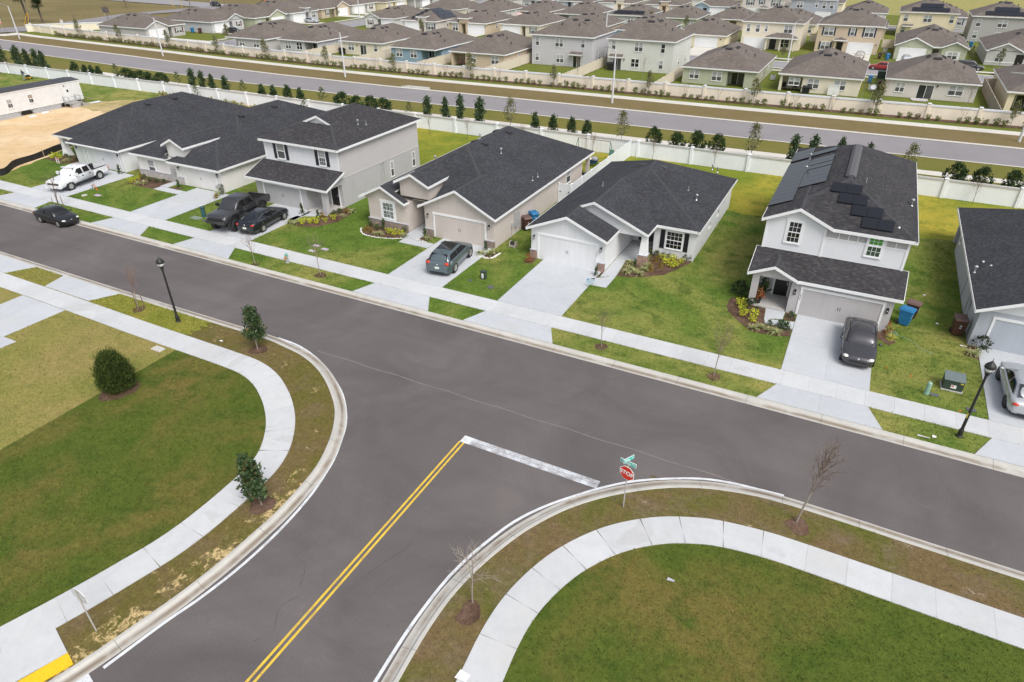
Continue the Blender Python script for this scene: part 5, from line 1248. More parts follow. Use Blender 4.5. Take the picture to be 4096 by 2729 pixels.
def wheels(root, xs_, w, r, rim=RIM, rr=.66, wd=.2, spokes=9, z=0.):
    for x in xs_:
        for sgn in (1, -1):
            b = MB(); y1 = sgn*(w+.012); y0 = sgn*(w-wd)
            n = 20; prof = [(r*.55, y0), (r*.93, y0), (r, y0+(y1-y0)*.12), (r, y0+(y1-y0)*.85), (r*.94, y1), (r*rr, y1), (r*rr*.96, y1-sgn*.03)]
            b.lathe([(q, h) for q, h in prof], (x, 0, r+z), n, 0, 'y')
            t = b.build('wheel', TYRE, root, world=False, smooth=False)
            k = MB(); k.lathe([(r*rr*.97, y1-sgn*.002), (r*rr*.86, y1+sgn*.004), (r*rr*.84, y1-sgn*.03)], (x, 0, r+z), n, 0, 'y')
            for s in range(spokes):
                a = 2*pi*s/spokes+.2; ca, sa = cos(a), sin(a)
                for e in (0,):
                    p = []
                    for (q, hw) in ((r*.05, r*.07), (r*rr*.88, r*.055)):
                        for sg in (-1, 1): p.append((x+ca*q-sa*hw*sg, y1+sgn*.002, r+z+sa*q+ca*hw*sg))
                    k.add([p[0], p[1], p[3], p[2]]+[(a_, b_-sgn*.035, c_) for a_, b_, c_ in (p[0], p[1], p[3], p[2])], [(0, 1, 2, 3), (4, 5, 6, 7), (0, 1, 5, 4), (1, 2, 6, 5), (2, 3, 7, 6), (3, 0, 4, 7)])
            k.lathe([(r*.13, y1+sgn*.004), (r*.1, y1+sgn*.012)], (x, 0, r+z), 10, 0, 'y')
            k.build('rim', rim, t, world=False)
def arches(b, xs_, w, r, z=0., m=0, extra=.055):
    for x in xs_:
        for sgn in (1, -1): b.lathe([(r+extra, sgn*(w-.3)), (r+extra, sgn*(w+.004))], (x, 0, r+z), 24, m, 'y')
def inset_quad(q, e, n=.012):
    q = [Vector(p) for p in q]; c = sum(q, Vector())/len(q); nn = (q[1]-q[0]).cross(q[2]-q[0]).normalized()
    return [p+(c-p)*e+nn*n for p in q]
def car(label, cat, loc, heading, paint_, L=4.6, W=1.8, H=1.45, hood=.92, trunk=1.0, cab=(.95, .35, -1.1, -1.95), belt=.94, wr=.325, wb=2.68, dark=CARGLASS2, front=CARGLASS, scale=1., z=0., group=None, rim=RIM, suv=False, plate=PLATE, chrome=False, roofglass=False, simple=False):
    root = empty('car', (loc[0], loc[1], z), label, cat, group, radians(heading)); root.scale = (scale, scale, scale)
    w = W/2; h = L/2; xc, xr, xs2, xt = cab                      # cowl, roof front, roof rear, rear base
    b = MB(); zb = .20
    S = [(h, .60, .32, .56), (h-.06, .74, .24, .66), (h-.22, .88, .20, .73), (h-.55, .97, zb, hood-.10), (h-.95, 1., zb, hood-.04), (xc, 1., zb, hood), (xc-.35, 1., zb, belt), (0, 1., zb, belt+.01), (xs2+.1, 1., zb, belt+.03), (xt, .995, zb, trunk if not suv else belt+.06), (-h+.35, .96, zb+.02, trunk-.01 if not suv else belt+.06), (-h+.12, .90, .26, trunk-.06 if not suv else belt+.02), (-h+.02, .82, .34, trunk-.18 if not suv else belt-.1), (-h, .76, .40, trunk-.3 if not suv else belt-.22)]
    loft(b, [ring(x, w*a, c, d) for x, a, c, d in S])
    G = [(xc+.02, .86, .80, belt-.06, belt-.02), (xr+(xc-xr)*.5, .88, .78, belt-.04, belt+(H-belt)*.60), (xr, .88, .70, belt-.04, H-.05), (xr-.35, .885, .70, belt-.04, H-.02), ((xr+xs2)/2, .885, .70, belt-.03, H-.015), (xs2+.2, .88, .69, belt-.02, H-.03), (xs2, .88, .68, belt-.02, H-.06), (xs2+(xt-xs2)*.55, .87, .72, belt, belt+(H-belt)*.50), (xt, .84, .78, belt, belt+.04)]
    loft(b, [groundring(x, w*a, w*c, d, e, .03) for x, a, c, d, e in G])
    body = b.build('body', paint_, root, smooth=True, world=False)
    wx = (wb/2+.08, -wb/2+.08)
    t = MB(); arches(t, wx, w*.985, wr); t.box(-h+.25, h-.25, -w*.8, w*.8, .15, .24); t.box(h-.02, h+.012, -w*.5, w*.5, .40, .54); t.box(h-.1, h-.02, -w*.62, w*.62, .25, .33); t.box(-h-.008, -h+.1, -w*.55, w*.55, .30, .38)
    t.build('dark_trim', DARKTRIM, root, world=False)
    wheels(root, wx, w*.985, wr, rim)
    # glass
    def gq(name, q, mat, e=.06, n=.015):
        g = MB(); g.poly([tuple(p) for p in inset_quad(q, e, n)]); return g.build(name, mat, root, world=False)
    gq('windscreen', [(xc-.02, w*.80, belt+.0), (xc-.02, -w*.80, belt+.0), (xr, -w*.70, H-.055), (xr, w*.70, H-.055)][::-1], front, .07, .028)
    gq('rear_window', [(xt+.04, -w*.78, belt+.05), (xt+.04, w*.78, belt+.05), (xs2, w*.68, H-.065), (xs2, -w*.68, H-.065)][::-1], dark if suv else front, .08, .03)
    for sgn in (1, -1):
        A = (xc-.15, sgn*w*.885, belt+.03); B_ = (xr-.05, sgn*w*.735, H-.13); C_ = (xs2+.12, sgn*w*.73, H-.14); D_ = (xt+.30, sgn*w*.875, belt+.06)
        xm = (xr+xs2)/2+.05
        q1 = [A, B_, (xm+.05, sgn*w*.735, H-.12), (xm+.05, sgn*w*.895, belt+.03)]; q2 = [(xm-.05, sgn*w*.895, belt+.03), (xm-.05, sgn*w*.735, H-.12), C_, D_]
        if sgn > 0: q1 = q1[::-1]; q2 = q2[::-1]
        for q in (q1, q2): gq('side_window', q[::-1] if False else q, dark, .04, .022 )
        if chrome:
            g = MB()
            for a_, b_ in ((A, B_), (B_, C_), (C_, D_), (D_, A)): g.tube((a_[0], a_[1]+sgn*.012, a_[2]-.01), (b_[0], b_[1]+sgn*.012, b_[2]+.012), .016, .016, 5)
            g.build('window_trim', CHROME, root, world=False)
        m = MB(); ellipsoid(m, (xc-.28, sgn*(w+.10), belt+.06), (.09, .11, .075)); m.build('wing_mirror', paint_, root, world=False, smooth=True)
        hl = MB(); ellipsoid(hl, (h-.27, sgn*w*.70, .66), (.24, .17, .075)); hl.build('headlight', HEADL, root, world=False, smooth=True)
        tl = MB(); zt = (trunk-.19) if not suv else belt-.06; ellipsoid(tl, (-h+.12, sgn*w*.74, zt), (.14, .17, .085 if not suv else .11)); tl.build('tail_light', TAILL, root, world=False, smooth=True)
        if not simple:
            dh = MB()
            for xx in (xm-.0+.12, xt+.75): dh.box(xx-.1, xx+.08, sgn*w-.012, sgn*w+.018, belt-.17, belt-.135)
            dh.build('door_handle', CHROME if chrome or suv else paint_, root, world=False)
    if roofglass:
        g = MB(); g.poly([(xr-.08, w*.60, H+.022), (xr-.08, -w*.60, H+.022), (xs2+.62, -w*.60, H+.026), (xs2+.62, w*.60, H+.026)][::-1]); g.build('glass_roof', CARGLASS2, root, world=False)
    if not simple:
        p = MB(); p.box(-h-.03, -h+.02, -.16, .16, .62 if suv else .56, .76 if suv else .70); p.build('number_plate', plate, root, world=False)
        lg = MB(); ellipsoid(lg, (h-.05, 0, .64), (.05, .075, .055)); ellipsoid(lg, (-h+.03, 0, .86 if not suv else .92), (.04, .07, .05)); lg.build('badge', CHROME, root, world=False)
        an = MB(); an.add([(xs2+.32, 0, H), (xs2+.18, -.02, H), (xs2+.18, .02, H), (xs2+.15, 0, H+.10)], [(0, 1, 3), (0, 3, 2), (1, 2, 3)]); an.build('aerial', DARKTRIM, root, world=False)
    return root

P_BLACK = carpaint('paint_black', (.008, .008, .010)); P_NAVYBLACK = carpaint('paint_blueblack', (.007, .009, .014)); P_DGREY = carpaint('paint_dark_grey', (.060, .058, .066), .3, .4)
P_TEAL = carpaint('paint_teal_grey', (.125, .165, .180), .3, .5); P_SILVER = carpaint('paint_silver', (.52, .54, .56), .3, .5); P_WHITE = carpaint('paint_white', (.74, .76, .78), .3); P_RED = carpaint('paint_red', (.28, .02, .015)); P_GUN = carpaint('paint_gunmetal', (.055, .055, .060), .38, .4); P_BLUE = carpaint('paint_blue', (.07, .11, .18), .3, .3); P_CHAR = carpaint('paint_charcoal', (.03, .032, .037), .3, .3); P_TAN = carpaint('paint_beige', (.5, .47, .42), .3, .4)

car('small black sedan parked at the kerb on the street', 'car', (-64.25, 32.42), 0, P_BLACK, L=4.6, W=1.78, H=1.46, wb=2.66, cab=(1.05, .25, -.95, -1.85), z=-.10, plate=PLATE_Y)
car('black sedan with chrome window trim in the grey house driveway', 'car', (-46.2, 40.35), 98.5, P_NAVYBLACK, L=4.95, W=1.86, H=1.46, hood=.95, trunk=1.06, wb=2.85, cab=(1.1, .2, -1.15, -2.05), scale=1.09, z=.035, chrome=True)
car('teal-grey crossover parked on the tan house driveway', 'car', (-26.62, 40.95), 98, P_TEAL, L=4.8, W=1.9, H=1.58, hood=1.02, trunk=1.1, belt=1.06, wr=.37, wb=2.8, cab=(1.15, .3, -1.75, -2.2), scale=1.10, z=.035, suv=True, roofglass=True)
car('dark grey sedan parked nose-out on the solar house driveway', 'car', (3.25, 41.5), -88.5, P_DGREY, L=4.55, W=1.77, H=1.46, wb=2.62, cab=(1.0, .25, -1.05, -1.85), scale=1.10, z=.035)
car('silver sedan cut by the right edge of the picture', 'car', (11.82, 40.25), 91, P_SILVER, L=4.75, W=1.84, H=1.44, wb=2.75, cab=(1.1, .15, -1.1, -2.0), scale=1.09, z=.035, rim=RIM_B)
FAR = 'cars of the far estate'
car('red sedan on the estate street seen between two brown roofs', 'car', (1.2, 154.0), 178, P_RED, group=FAR, z=.02, simple=True)
car('black car nearest the tan house at the right edge on the estate street', 'car', (22.5, 157.4), 4, P_CHAR, group=FAR, z=.03, simple=True, L=4.7)
car('dark people carrier with a red tail light on the estate street', 'car', (16.2, 161.0), 6, P_CHAR, H=1.7, belt=1.05, suv=True, cab=(1.2, .5, -1.9, -2.25), group=FAR, z=.03, simple=True, L=4.9)
car('silver car on the drive of the sage green two-gabled house', 'car', (5.3, 163.4), -88, P_SILVER, H=1.6, belt=1.05, suv=True, cab=(1.1, .4, -1.7, -2.1), group=FAR, z=.04, simple=True)
car('silver car on the drive of the tan two-storey house', 'car', (-3.4, 166.5), -92, P_TAN, group=FAR, z=.04, simple=True)
car('white sedan on the drive of the pale grey house', 'car', (-154.2, 168.0), 8, P_SILVER, group=FAR, z=.04, simple=True)
car('black car on the drive of the grey house with red shutters', 'car', (-156.6, 139.8), 4, P_BLACK, group=FAR, z=.04, simple=True)
car('black car on the drive of the grey-white house with a small gable', 'car', (-125.2, 161.8), -86, P_BLACK, group=FAR, z=.04, simple=True)
car('dark blue sport utility car on the country road', 'car', (-224.0, 194.2), -8, P_CHAR, H=1.72, belt=1.1, hood=1.08, suv=True, cab=(1.0, .4, -1.9, -2.25), group=FAR, z=.03, simple=True, L=4.9)
car('blue car on the country road beside the orange-red truck', 'car', (-203, 203.5), 40, P_BLUE, H=1.7, belt=1.05, suv=True, cab=(1.2, .5, -1.9, -2.25), group=FAR, z=.03, simple=True)
car('white car at the top edge near the small conifers', 'car', (-133, 241), 90, P_SILVER, group=FAR, z=.03, simple=True)

def pickup(label, loc, heading, paint_, lift=0., L=5.9, W=1.98, wr=.40, rim=RIM, scale=1., rimr=.66, bedm=None, flares=False, z=.035, topper=False, worn=False, wd=.28):
    root = empty('pickup_truck', (loc[0], loc[1], z), label, 'pickup truck', None, radians(heading)); root.scale = (scale,)*3
    w = W/2; h = L/2; zb = .42+lift; belt = 1.15+lift; hood = 1.12+lift; H = 1.86+lift; bed = 1.12+lift
    xc, xr, xs2, xt = h-1.55, h-2.2, h-3.75, h-3.95
    b = MB()
    S = [(h, .86, zb+.08, hood-.22), (h-.08, .94, zb+.02, hood-.08), (h-.4, .99, zb, hood-.03), (xc+.1, 1., zb, hood+.02), (xc-.2, 1., zb, belt), (xt-.02, 1., zb, belt)]
    loft(b, [ring(x, w*a, c, d, .05, .06) for x, a, c, d in S])
    G = [(xc+.05, .86, .80, belt-.06, belt), ((xc+xr)/2, .90, .82, belt-.05, belt+(H-belt)*.58), (xr, .91, .76, belt-.05, H-.05), ((xr+xs2)/2, .91, .77, belt-.05, H), (xs2, .91, .76, belt-.05, H-.03), (xt, .90, .80, belt-.05, belt+.18)]
    loft(b, [groundring(x, w*a, w*c, d, e, .05) for x, a, c, d, e in G])
    body = b.build('body', paint_, root, smooth=True, world=False)
    bx0, bx1 = -h+.05, xt-.06; bw = w*.985
    d = MB()
    for sgn in (1, -1):
        y1, y0 = sgn*bw, sgn*(bw-.16); d.box(bx0, bx1, min(y0, y1), max(y0, y1), zb+.12, bed)
    d.box(bx0, bx0+.07, -bw+.16, bw-.16, zb+.12, bed); d.box(bx1-.06, bx1, -bw+.16, bw-.16, zb+.12, bed)
    d.build('truck_bed', paint_, root, world=False)
    f = MB(); f.box(bx0+.07, bx1-.06, -bw+.16, bw-.16, zb+.16, zb+.24)
    for sgn in (1, -1):
        f.box(bx0+.05, bx1, min(sgn*(bw-.175), sgn*(bw+.004)), max(sgn*(bw-.175), sgn*(bw+.004)), bed+.001, bed+.03); f.box(-h*.58-.4, -h*.58+.35, min(sgn*(bw-.16), sgn*(bw-.36)), max(sgn*(bw-.16), sgn*(bw-.36)), zb+.24, zb+.5)
        f.box(bx0+.07, bx1-.06, min(sgn*(bw-.162), sgn*(bw-.17)), max(sgn*(bw-.162), sgn*(bw-.17)), zb+.24, bed-.01)
    f.build('bed_liner', bedm or DARKTRIM, root, world=False)
    wx = (h-1.02, -h+1.28)
    t = MB(); arches(t, wx, w*.985, wr if not lift else wr*.98, z=lift*.72, extra=.09)
    t.box(-h+.3, h-.4, -w*.42, w*.42, zb-.14, zb+.02); t.box(h-.05, h+.03, -w*.66, w*.66, zb+.30, hood-.22); t.box(-h-.1, -h+.05, -w*.85, w*.85, zb+.02, zb+.22)
    if lift:
        for x in wx: t.tube((x, -w*.85, wr), (x, w*.85, wr), .09, .09, 8); t.box(x-.5, x+.5, -.45, .45, wr-.05, zb)
    else:
        for sgn in (1, -1): t.box(-h*.28, h*.36, min(sgn*w*.9, sgn*w*1.03), max(sgn*w*.9, sgn*w*1.03), zb-.10, zb-.05)
    t.build('dark_trim', DARKTRIM, root, world=False)
    fb = MB(); fb.box(h-.1, h+.12, -w*.93, w*.93, zb+.02, zb+.26); fb.build('bumper', paint_, root, world=False)
    wheels(root, wx, w*1.0 if not lift else w*1.10, wr, rim, rimr, wd, 8)
    def gq(name, q, mat, e=.06, n=.02):
        g = MB(); g.poly([tuple(p) for p in inset_quad(q, e, n)]); return g.build(name, mat, root, world=False)
    gq('windscreen', [(xc+.02, w*.80, belt+.02), (xc+.02, -w*.80, belt+.02), (xr, -w*.76, H-.055), (xr, w*.76, H-.055)][::-1], CARGLASS, .07, .03)
    gq('rear_window', [(xt-.0, -w*.78, belt+.20), (xt-.0, w*.78, belt+.20), (xs2, w*.72, H-.1), (xs2, -w*.72, H-.1)][::-1], CARGLASS2, .1, .03)
    for sgn in (1, -1):
        xm = (xr+xs2)/2+.08
        q1 = [(xc-.25, sgn*w*.925, belt+.04), (xr-.1, sgn*w*.80, H-.14), (xm+.06, sgn*w*.80, H-.13), (xm+.06, sgn*w*.925, belt+.04)]; q2 = [(xm-.06, sgn*w*.925, belt+.04), (xm-.06, sgn*w*.80, H-.13), (xs2+.12, sgn*w*.80, H-.14), (xs2+.05, sgn*w*.925, belt+.04)]
        for q in (q1, q2): gq('side_window', q[::-1] if sgn > 0 else q, CARGLASS2, .05, .025)
        m = MB(); m.box(xc-.42, xc-.26, min(sgn*(w+.03), sgn*(w+.30)), max(sgn*(w+.03), sgn*(w+.30)), belt+.04, belt+.30); m.build('wing_mirror', paint_ if not lift else DARKTRIM, root, world=False)
        hl = MB(); ellipsoid(hl, (h-.10, sgn*w*.76, hood-.24), (.12, .20, .085 if not lift else .05)); hl.build('headlight', HEADL if not lift else CHROME, root, world=False, smooth=True)
        tl = MB(); tl.box(-h-.005, -h+.08, min(sgn*(bw-.13), sgn*(bw+.01)), max(sgn*(bw-.13), sgn*(bw+.01)), bed-.42, bed-.04); tl.build('tail_light', TAILL if not lift else DARKTRIM, root, world=False)
        dh = MB()
        for xx in (xm+.2, xs2+.2): dh.box(xx-.1, xx+.1, min(sgn*(w-.01), sgn*(w+.025)), max(sgn*(w-.01), sgn*(w+.025)), belt-.2, belt-.13)
        dh.build('door_handle', DARKTRIM, root, world=False)
        if lift:
            fl = MB(); 
            for x in wx:
                n = 14; r0, r1 = wr+.02, wr+.10
                for k in range(n):
                    a0, a1 = pi*k/n, pi*(k+1)/n; zc = wr+lift*.72
                    p = [(x+r*cos(a), sgn*y, zc+r*sin(a)) for y in (w*.97, w*1.07) for r, a in ((r0+.06, a0), (r1+.03, a0), (r1+.03, a1), (r0+.06, a1))]
                    fl.add(p, [(0, 1, 2, 3), (4, 5, 6, 7), (0, 4, 7, 3), (1, 2, 6, 5)])
            fl.build('fender_flare', DARKTRIM, root, world=False)
    if worn:
        rs_ = MB()
        for x, y, l in ((xr-.55, .38, .6), (xr-.9, -.25, .35), (xr-1.1, -.55, .7), (xr-.3, .05, .3)): rs_.add([(x, y, H+.058-.02*abs(y)), (x, y+.05, H+.058-.02*abs(y)), (x-l, y+.05, H+.056-.02*abs(y)), (x-l, y, H+.056-.02*abs(y))], [(0, 1, 2, 3)])
        rs_.build('rust_streak', plain('rust', (.22, .06, .03), .9, var=.5, scale=9), root, world=False)
        v = MB(); v.box(xr-.08, xr+.20, -w*.74, w*.74, H-.02, H+.015); v.build('sun_visor', paint_, root, world=False)
        bx = MB(); bx.box(bx0+.5, bx0+1.15, -.1, .6, zb+.24, zb+.34); bx.build('bed_panel', plain('board', (.55, .52, .48), .8), root, world=False)
    else:
        lt = MB()
        for k in range(5): ellipsoid(lt, (xr-.02, -.5+.25*k, H+.03), (.06, .04, .025), 8)
        lt.build('cab_light', DARKTRIM, root, world=False)
    return root
pickup('white pickup truck with rust-streaked cab roof on the far left driveway', (-72.75, 40.25), -78.5, P_WHITE, scale=1.06, worn=True)
pickup('lifted dark grey pickup truck on huge black tyres in the grey house driveway', (-48.75, 40.0), -81, P_GUN, lift=.46, L=6.0, W=2.02, wr=.50, rim=RIM_B, rimr=.55, scale=1.07, wd=.36)
# small red truck on the country road
rt_ = empty('truck', (-206.5, 201.5, .03), 'small orange-red tow truck on the country road', 'truck', FAR, radians(35))
b = MB(); b.box(.2, 2.4, -1.05, 1.05, .5, 1.5); loft(b, [groundring(x, a, c, 1.4, e, .05) for x, a, c, e in ((2.3, 1., .95, 1.6), (1.9, 1., .9, 2.5), (.5, 1., .9, 2.6), (.25, 1., .92, 2.4))]); b.build('cab', carpaint('paint_orange_red', (.55, .06, .02)), rt_, world=False)
b = MB(); b.box(-3., .2, -1., 1., .8, 1.05); b.tube((-2.6, 0, 1), (-.2, 0, 2.2), .1, .1, 6); b.build('flatbed', DARKTRIM, rt_, world=False)
wheels(rt_, (1.5, -1.9), 1.0, .45, RIM, .5)
g = MB(); g.box(2.02, 2.16, -.85, .85, 1.65, 2.3); g.build('windscreen', CARGLASS, rt_, world=False)

# ------------------------------------------------------------------ vegetation
RNG = np.random.default_rng(11)
def leafmat(name, ca, cb, cc=None, rough=.6, trans=.0):
    b = NB(name); rnd = b.n("ShaderNodeNewGeometry").outputs['Random Per Island']
    c = b.mix(b.ramp(rnd, 0, .85), ca, cb)
    if cc: c = b.mix(b.ramp(rnd, .90, .94), c, cc)
    f = b.ramp(b.noise(b.obj(), 2.2, 3, .6), .32, .68, .72, 1.28)
    m = b.done(b.mix(1., c, b.gray(f), 'MULTIPLY'), rough, 0, .3)
    if trans:
        b.p.inputs['Transmission Weight'].default_value = 0
    return m
LM = {
 'holly': leafmat('leaf_holly', (.022, .045, .016), (.050, .085, .028), (.10, .13, .05)),
 'round': leafmat('leaf_round', (.020, .042, .012), (.045, .080, .022)),
 'magnolia': leafmat('leaf_magnolia', (.025, .050, .018), (.065, .105, .040), (.16, .10, .04), .4),
 'magnolia_far': leafmat('leaf_bay', (.030, .055, .025), (.065, .105, .045), (.10, .13, .05)),
 'cypress': leafmat('leaf_cypress', (.026, .046, .008), (.060, .090, .016), (.10, .11, .02), .8),
 'oak': leafmat('leaf_oak', (.10, .115, .050), (.19, .19, .085), (.24, .18, .08)),
 'pine': leafmat('leaf_pine', (.07, .12, .03), (.13, .19, .05)),
 'hedge': leafmat('leaf_hedge', (.10, .13, .03), (.17, .19, .05), (.20, .13, .06)),
 'hedge_brown': leafmat('leaf_hedge_brown', (.13, .105, .05), (.20, .17, .07), (.16, .18, .05)),
 'yellow': leafmat('leaf_golden', (.40, .44, .02), (.58, .58, .05), (.20, .28, .02)),
 'spiky': leafmat('leaf_flax', (.26, .30, .10), (.44, .44, .22), (.16, .22, .05)),
 'yspiky': leafmat('leaf_gold_grass', (.38, .38, .06), (.50, .48, .12)),
 'croton': leafmat('leaf_croton', (.14, .15, .03), (.30, .16, .03), (.38, .30, .04)),
 'rusty': leafmat('leaf_rusty', (.22, .07, .03), (.34, .13, .05), (.30, .24, .06)),
 'dark': leafmat('leaf_dark', (.022, .035, .015), (.045, .065, .025)),
 'shrub': leafmat('leaf_shrub', (.035, .065, .025), (.075, .12, .045)),
 'low': leafmat('leaf_low', (.05, .075, .025), (.095, .12, .045), (.20, .13, .06)),
 'upright': leafmat('leaf_upright', (.035, .065, .022), (.075, .115, .035)),
 'flower': leafmat('leaf_flower', (.06, .10, .03), (.11, .15, .05), (.30, .08, .05)),
 'palm': leafmat('leaf_palm', (.03, .05, .018), (.06, .085, .03)),
 'weed': leafmat('leaf_weed', (.20, .22, .07), (.30, .28, .10), (.26, .14, .06)),
}
BARK = plain('bark_grey', (.27, .235, .20), .9, var=.25, scale=20); TWIG = plain('twig_brown', (.20, .145, .11), .9, var=.2, scale=20); TWIG_P = plain('twig_pale', (.36, .31, .25), .9, var=.2); TWIG_R = plain('twig_reddish', (.24, .16, .125), .9, var=.2, scale=20)
BARK_D = plain('bark_dark', (.12, .095, .08), .9, var=.25, scale=20); STAKE = plain('stake_wood', (.19, .12, .08), .9, var=.2, scale=12)
def quads_mesh(name, V, mat, parent=None, tri=False):
    """V: (n,4,3) array of leaf quads"""
    n, k = V.shape[0], V.shape[1]
    me = bpy.data.meshes.new(name)
    me.vertices.add(n*k); me.vertices.foreach_set('co', V.reshape(-1).astype(np.float32))
    me.loops.add(n*k); me.loops.foreach_set('vertex_index', np.arange(n*k, dtype=np.int32))
    me.polygons.add(n); me.polygons.foreach_set('loop_start', np.arange(0, n*k, k, dtype=np.int32)); me.polygons.foreach_set('loop_total', np.full(n, k, np.int32))
    me.materials.append(mat); me.update(calc_edges=True)
    o = bpy.data.objects.new(name, me); COL.objects.link(o)
    if parent is not None: o.parent = parent
    return o
def leaves(P, size, aspect=1.6, outward=None, up=0., jit=.35):
    """random leaf quads at points P"""
    n = len(P); d = RNG.normal(size=(n, 3))
    if outward is not None: d = d*.8+outward*1.0
    d[:, 2] += up; d /= np.linalg.norm(d, axis=1)[:, None]+1e-9
    a = RNG.normal(size=(n, 3)); a -= (a*d).sum(1)[:, None]*d; a /= np.linalg.norm(a, axis=1)[:, None]+1e-9
    s = size*(1+jit*RNG.uniform(-1, 1, n))[:, None]
    t, w = d*s*aspect*.5, a*s*.5
    return np.stack([P-t, P+w*.9-t*.1, P+t, P-w*.9-t*.1], 1)
def clumped(n, k, sampler, spread):
    """points gathered in k clumps, so light and dark clumps and gaps appear"""
    C = sampler(k); idx = RNG.integers(0, k, n)
    return C[idx]+RNG.normal(size=(n, 3))*spread
def shell(h0, h1, prof, bias=.55):
    def f(n):
        t = RNG.uniform(0, 1, n); a = RNG.uniform(0, 2*pi, n); r = np.array([prof(x) for x in t])*RNG.uniform(0, 1, n)**bias
        return np.stack([r*np.cos(a), r*np.sin(a), h0+(h1-h0)*t], 1)
    return f
def trunk_mb(h, r0, r1, lean=(0, 0), n=7, forks=0, fr=.5):
    b = MB(); p = Vector((0, 0, -.02)); k = 4
    for i in range(k):
        q = Vector((lean[0]*(i+1)/k+random.uniform(-.02, .02), lean[1]*(i+1)/k+random.uniform(-.02, .02), h*(i+1)/k))
        b.tube(p, q, r0+(r1-r0)*i/k, r0+(r1-r0)*(i+1)/k, n); p = q
    for j in range(forks):
        z = h*(fr+(1-fr)*j/max(1, forks)); a = j*2.4+random.uniform(-.4, .4); L = h*.35*(1.2-j/forks*.6)
        s = Vector((lean[0]*z/h, lean[1]*z/h, z)); e = s+Vector((cos(a)*L*.6, sin(a)*L*.6, L*.8)); b.tube(s, e, r1*1.1, r1*.3, 5)
    return b
def sub_branch(b, p, d, L, r, depth, spread=.55, n=4):
    segs = 3; q = p
    for i in range(segs):
        d2 = (d+Vector((random.gauss(0, .12), random.gauss(0, .12), random.gauss(.04, .08)))).normalized()
        e = q+d2*L/segs; b.tube(q, e, r*(1-.25*i), r*(1-.25*(i+1)), n, cap=False); 
        if depth > 0:
            for _ in range(2):
                a = random.uniform(0, 2*pi); o = d2.orthogonal().normalized(); o = o*cos(a)+d2.cross(o)*sin(a)
                sub_branch(b, e, (d2*(1-spread)+o*spread+Vector((0, 0, .18))).normalized(), L*random.uniform(.42, .62), r*.5, depth-1, spread, 3)
        q = e; d = d2
def bare_tree(label, loc, h, lean, mat, trunkmat=None, clear=.35, nb=9, r=.03, spread=.5, group=None, L=.42, cat='sapling', name='bare_sapling', stakes=0, depth=1, tw=1.):
    root = empty(name, (loc[0], loc[1], 0), label, cat, group)
    tb = trunk_mb(h*.78, r, r*.4, (lean[0]*.78, lean[1]*.78)); tb.build('trunk', trunkmat or BARK, root, world=False)
    b = MB()
    for k in range(nb):
        z = h*(clear+(.80-clear)*k/nb); f = z/h; a = k*2.4+random.uniform(-.5, .5); p = Vector((lean[0]*f, lean[1]*f, z))
        d = Vector((cos(a)*spread, sin(a)*spread, 1.-spread*.45)).normalized()+Vector((lean[0], lean[1], 0))/h
        sub_branch(b, p, d.normalized(), h*L*(1.1-.55*k/nb), r*.42*tw, depth, .5, 4)
    p = Vector((lean[0]*.78, lean[1]*.78, h*.78)); sub_branch(b, p, Vector((lean[0]/h, lean[1]/h, 1)).normalized(), h*.24, r*.4*tw, depth, .4, 4)
    b.build('branches', mat, root, world=False)
    for s in range(stakes):
        a = s*2.1+.6; sb = MB(); sb.tube((cos(a)*.45, sin(a)*.45, -.02), (cos(a)*.42, sin(a)*.42, 1.3), .03, .028, 6); sb.build('stake', STAKE, root, world=False)
    return root
def mulch_ring(x, y, r, z=.012, squash=1.):
    n = 26; ph = random.uniform(0, 6)
    sheet('mulch_bed', [(x+r*(1+.14*sin(3*t+ph)+random.uniform(-.06, .06))*cos(t), y+squash*r*(1+.12*sin(2*t+ph)+random.uniform(-.06, .06))*sin(t)) for t in [2*pi*k/n for k in range(n)]], z, MAT['mulch'])

def crown_obj(root, P, size, mat, aspect=1.6, center=None, up=.2):
    out = None
    if center is not None:
        out = P-np.array(center); out /= np.linalg.norm(out, axis=1)[:, None]+1e-9
    return quads_mesh('crown', leaves(P, size, aspect, out, up), LM[mat], root)
# ---- corner trees, big bush and saplings near the viewer
def magnolia(label, x, y, h, lean, seed, R, z0):
    random.seed(seed); root = empty('magnolia_tree', (x, y, 0), label, 'tree', 'young trees on the corner verge')
    trunk_mb(h*.8, .045, .02, (lean*.8, 0), forks=7, fr=.45).build('trunk', BARK, root, world=False)
    prof = lambda t: R*(1-t*.86)**.75*min(1, .55+t*4)
    P = np.concatenate([clumped(1500, 46, shell(z0, h, prof, .45), .11), shell(z0, h, prof, .6)(380)]); P[:, 0] += lean*P[:, 2]/h
    crown_obj(root, P, .12, 'magnolia', 1.7, (lean*.5, 0, (z0+h)/2)); mulch_ring(x+.05, y-.05, .58, .014)
magnolia('young magnolia with a cone-shaped dark crown near the bend of the white edge line', -30.89, 24.29, 3.0, .08, 3, .74, .95)
magnolia('young magnolia with a lopsided dark crown overhanging the curved path', -20.56, 14.36, 2.65, -.36, 4, .68, .75)
root = empty('conifer_bush', (-34.9, 17.45, 0), 'big shaggy dark conifer bush standing alone on the corner lawn', 'bush')
trunk_mb(1.6, .09, .04).build('trunk', BARK_D, root, world=False)
prof = lambda t: .92*(min(1, .78+t*1.6))*(1-max(0, t-.12)**2.2*.92)
base = shell(.05, 2.2, prof, .32)(2600); ax = np.stack([base[:, 0]*.55, base[:, 1]*.55, np.full(len(base), 1.15)], 1); ax /= np.linalg.norm(ax, axis=1)[:, None]
V = []
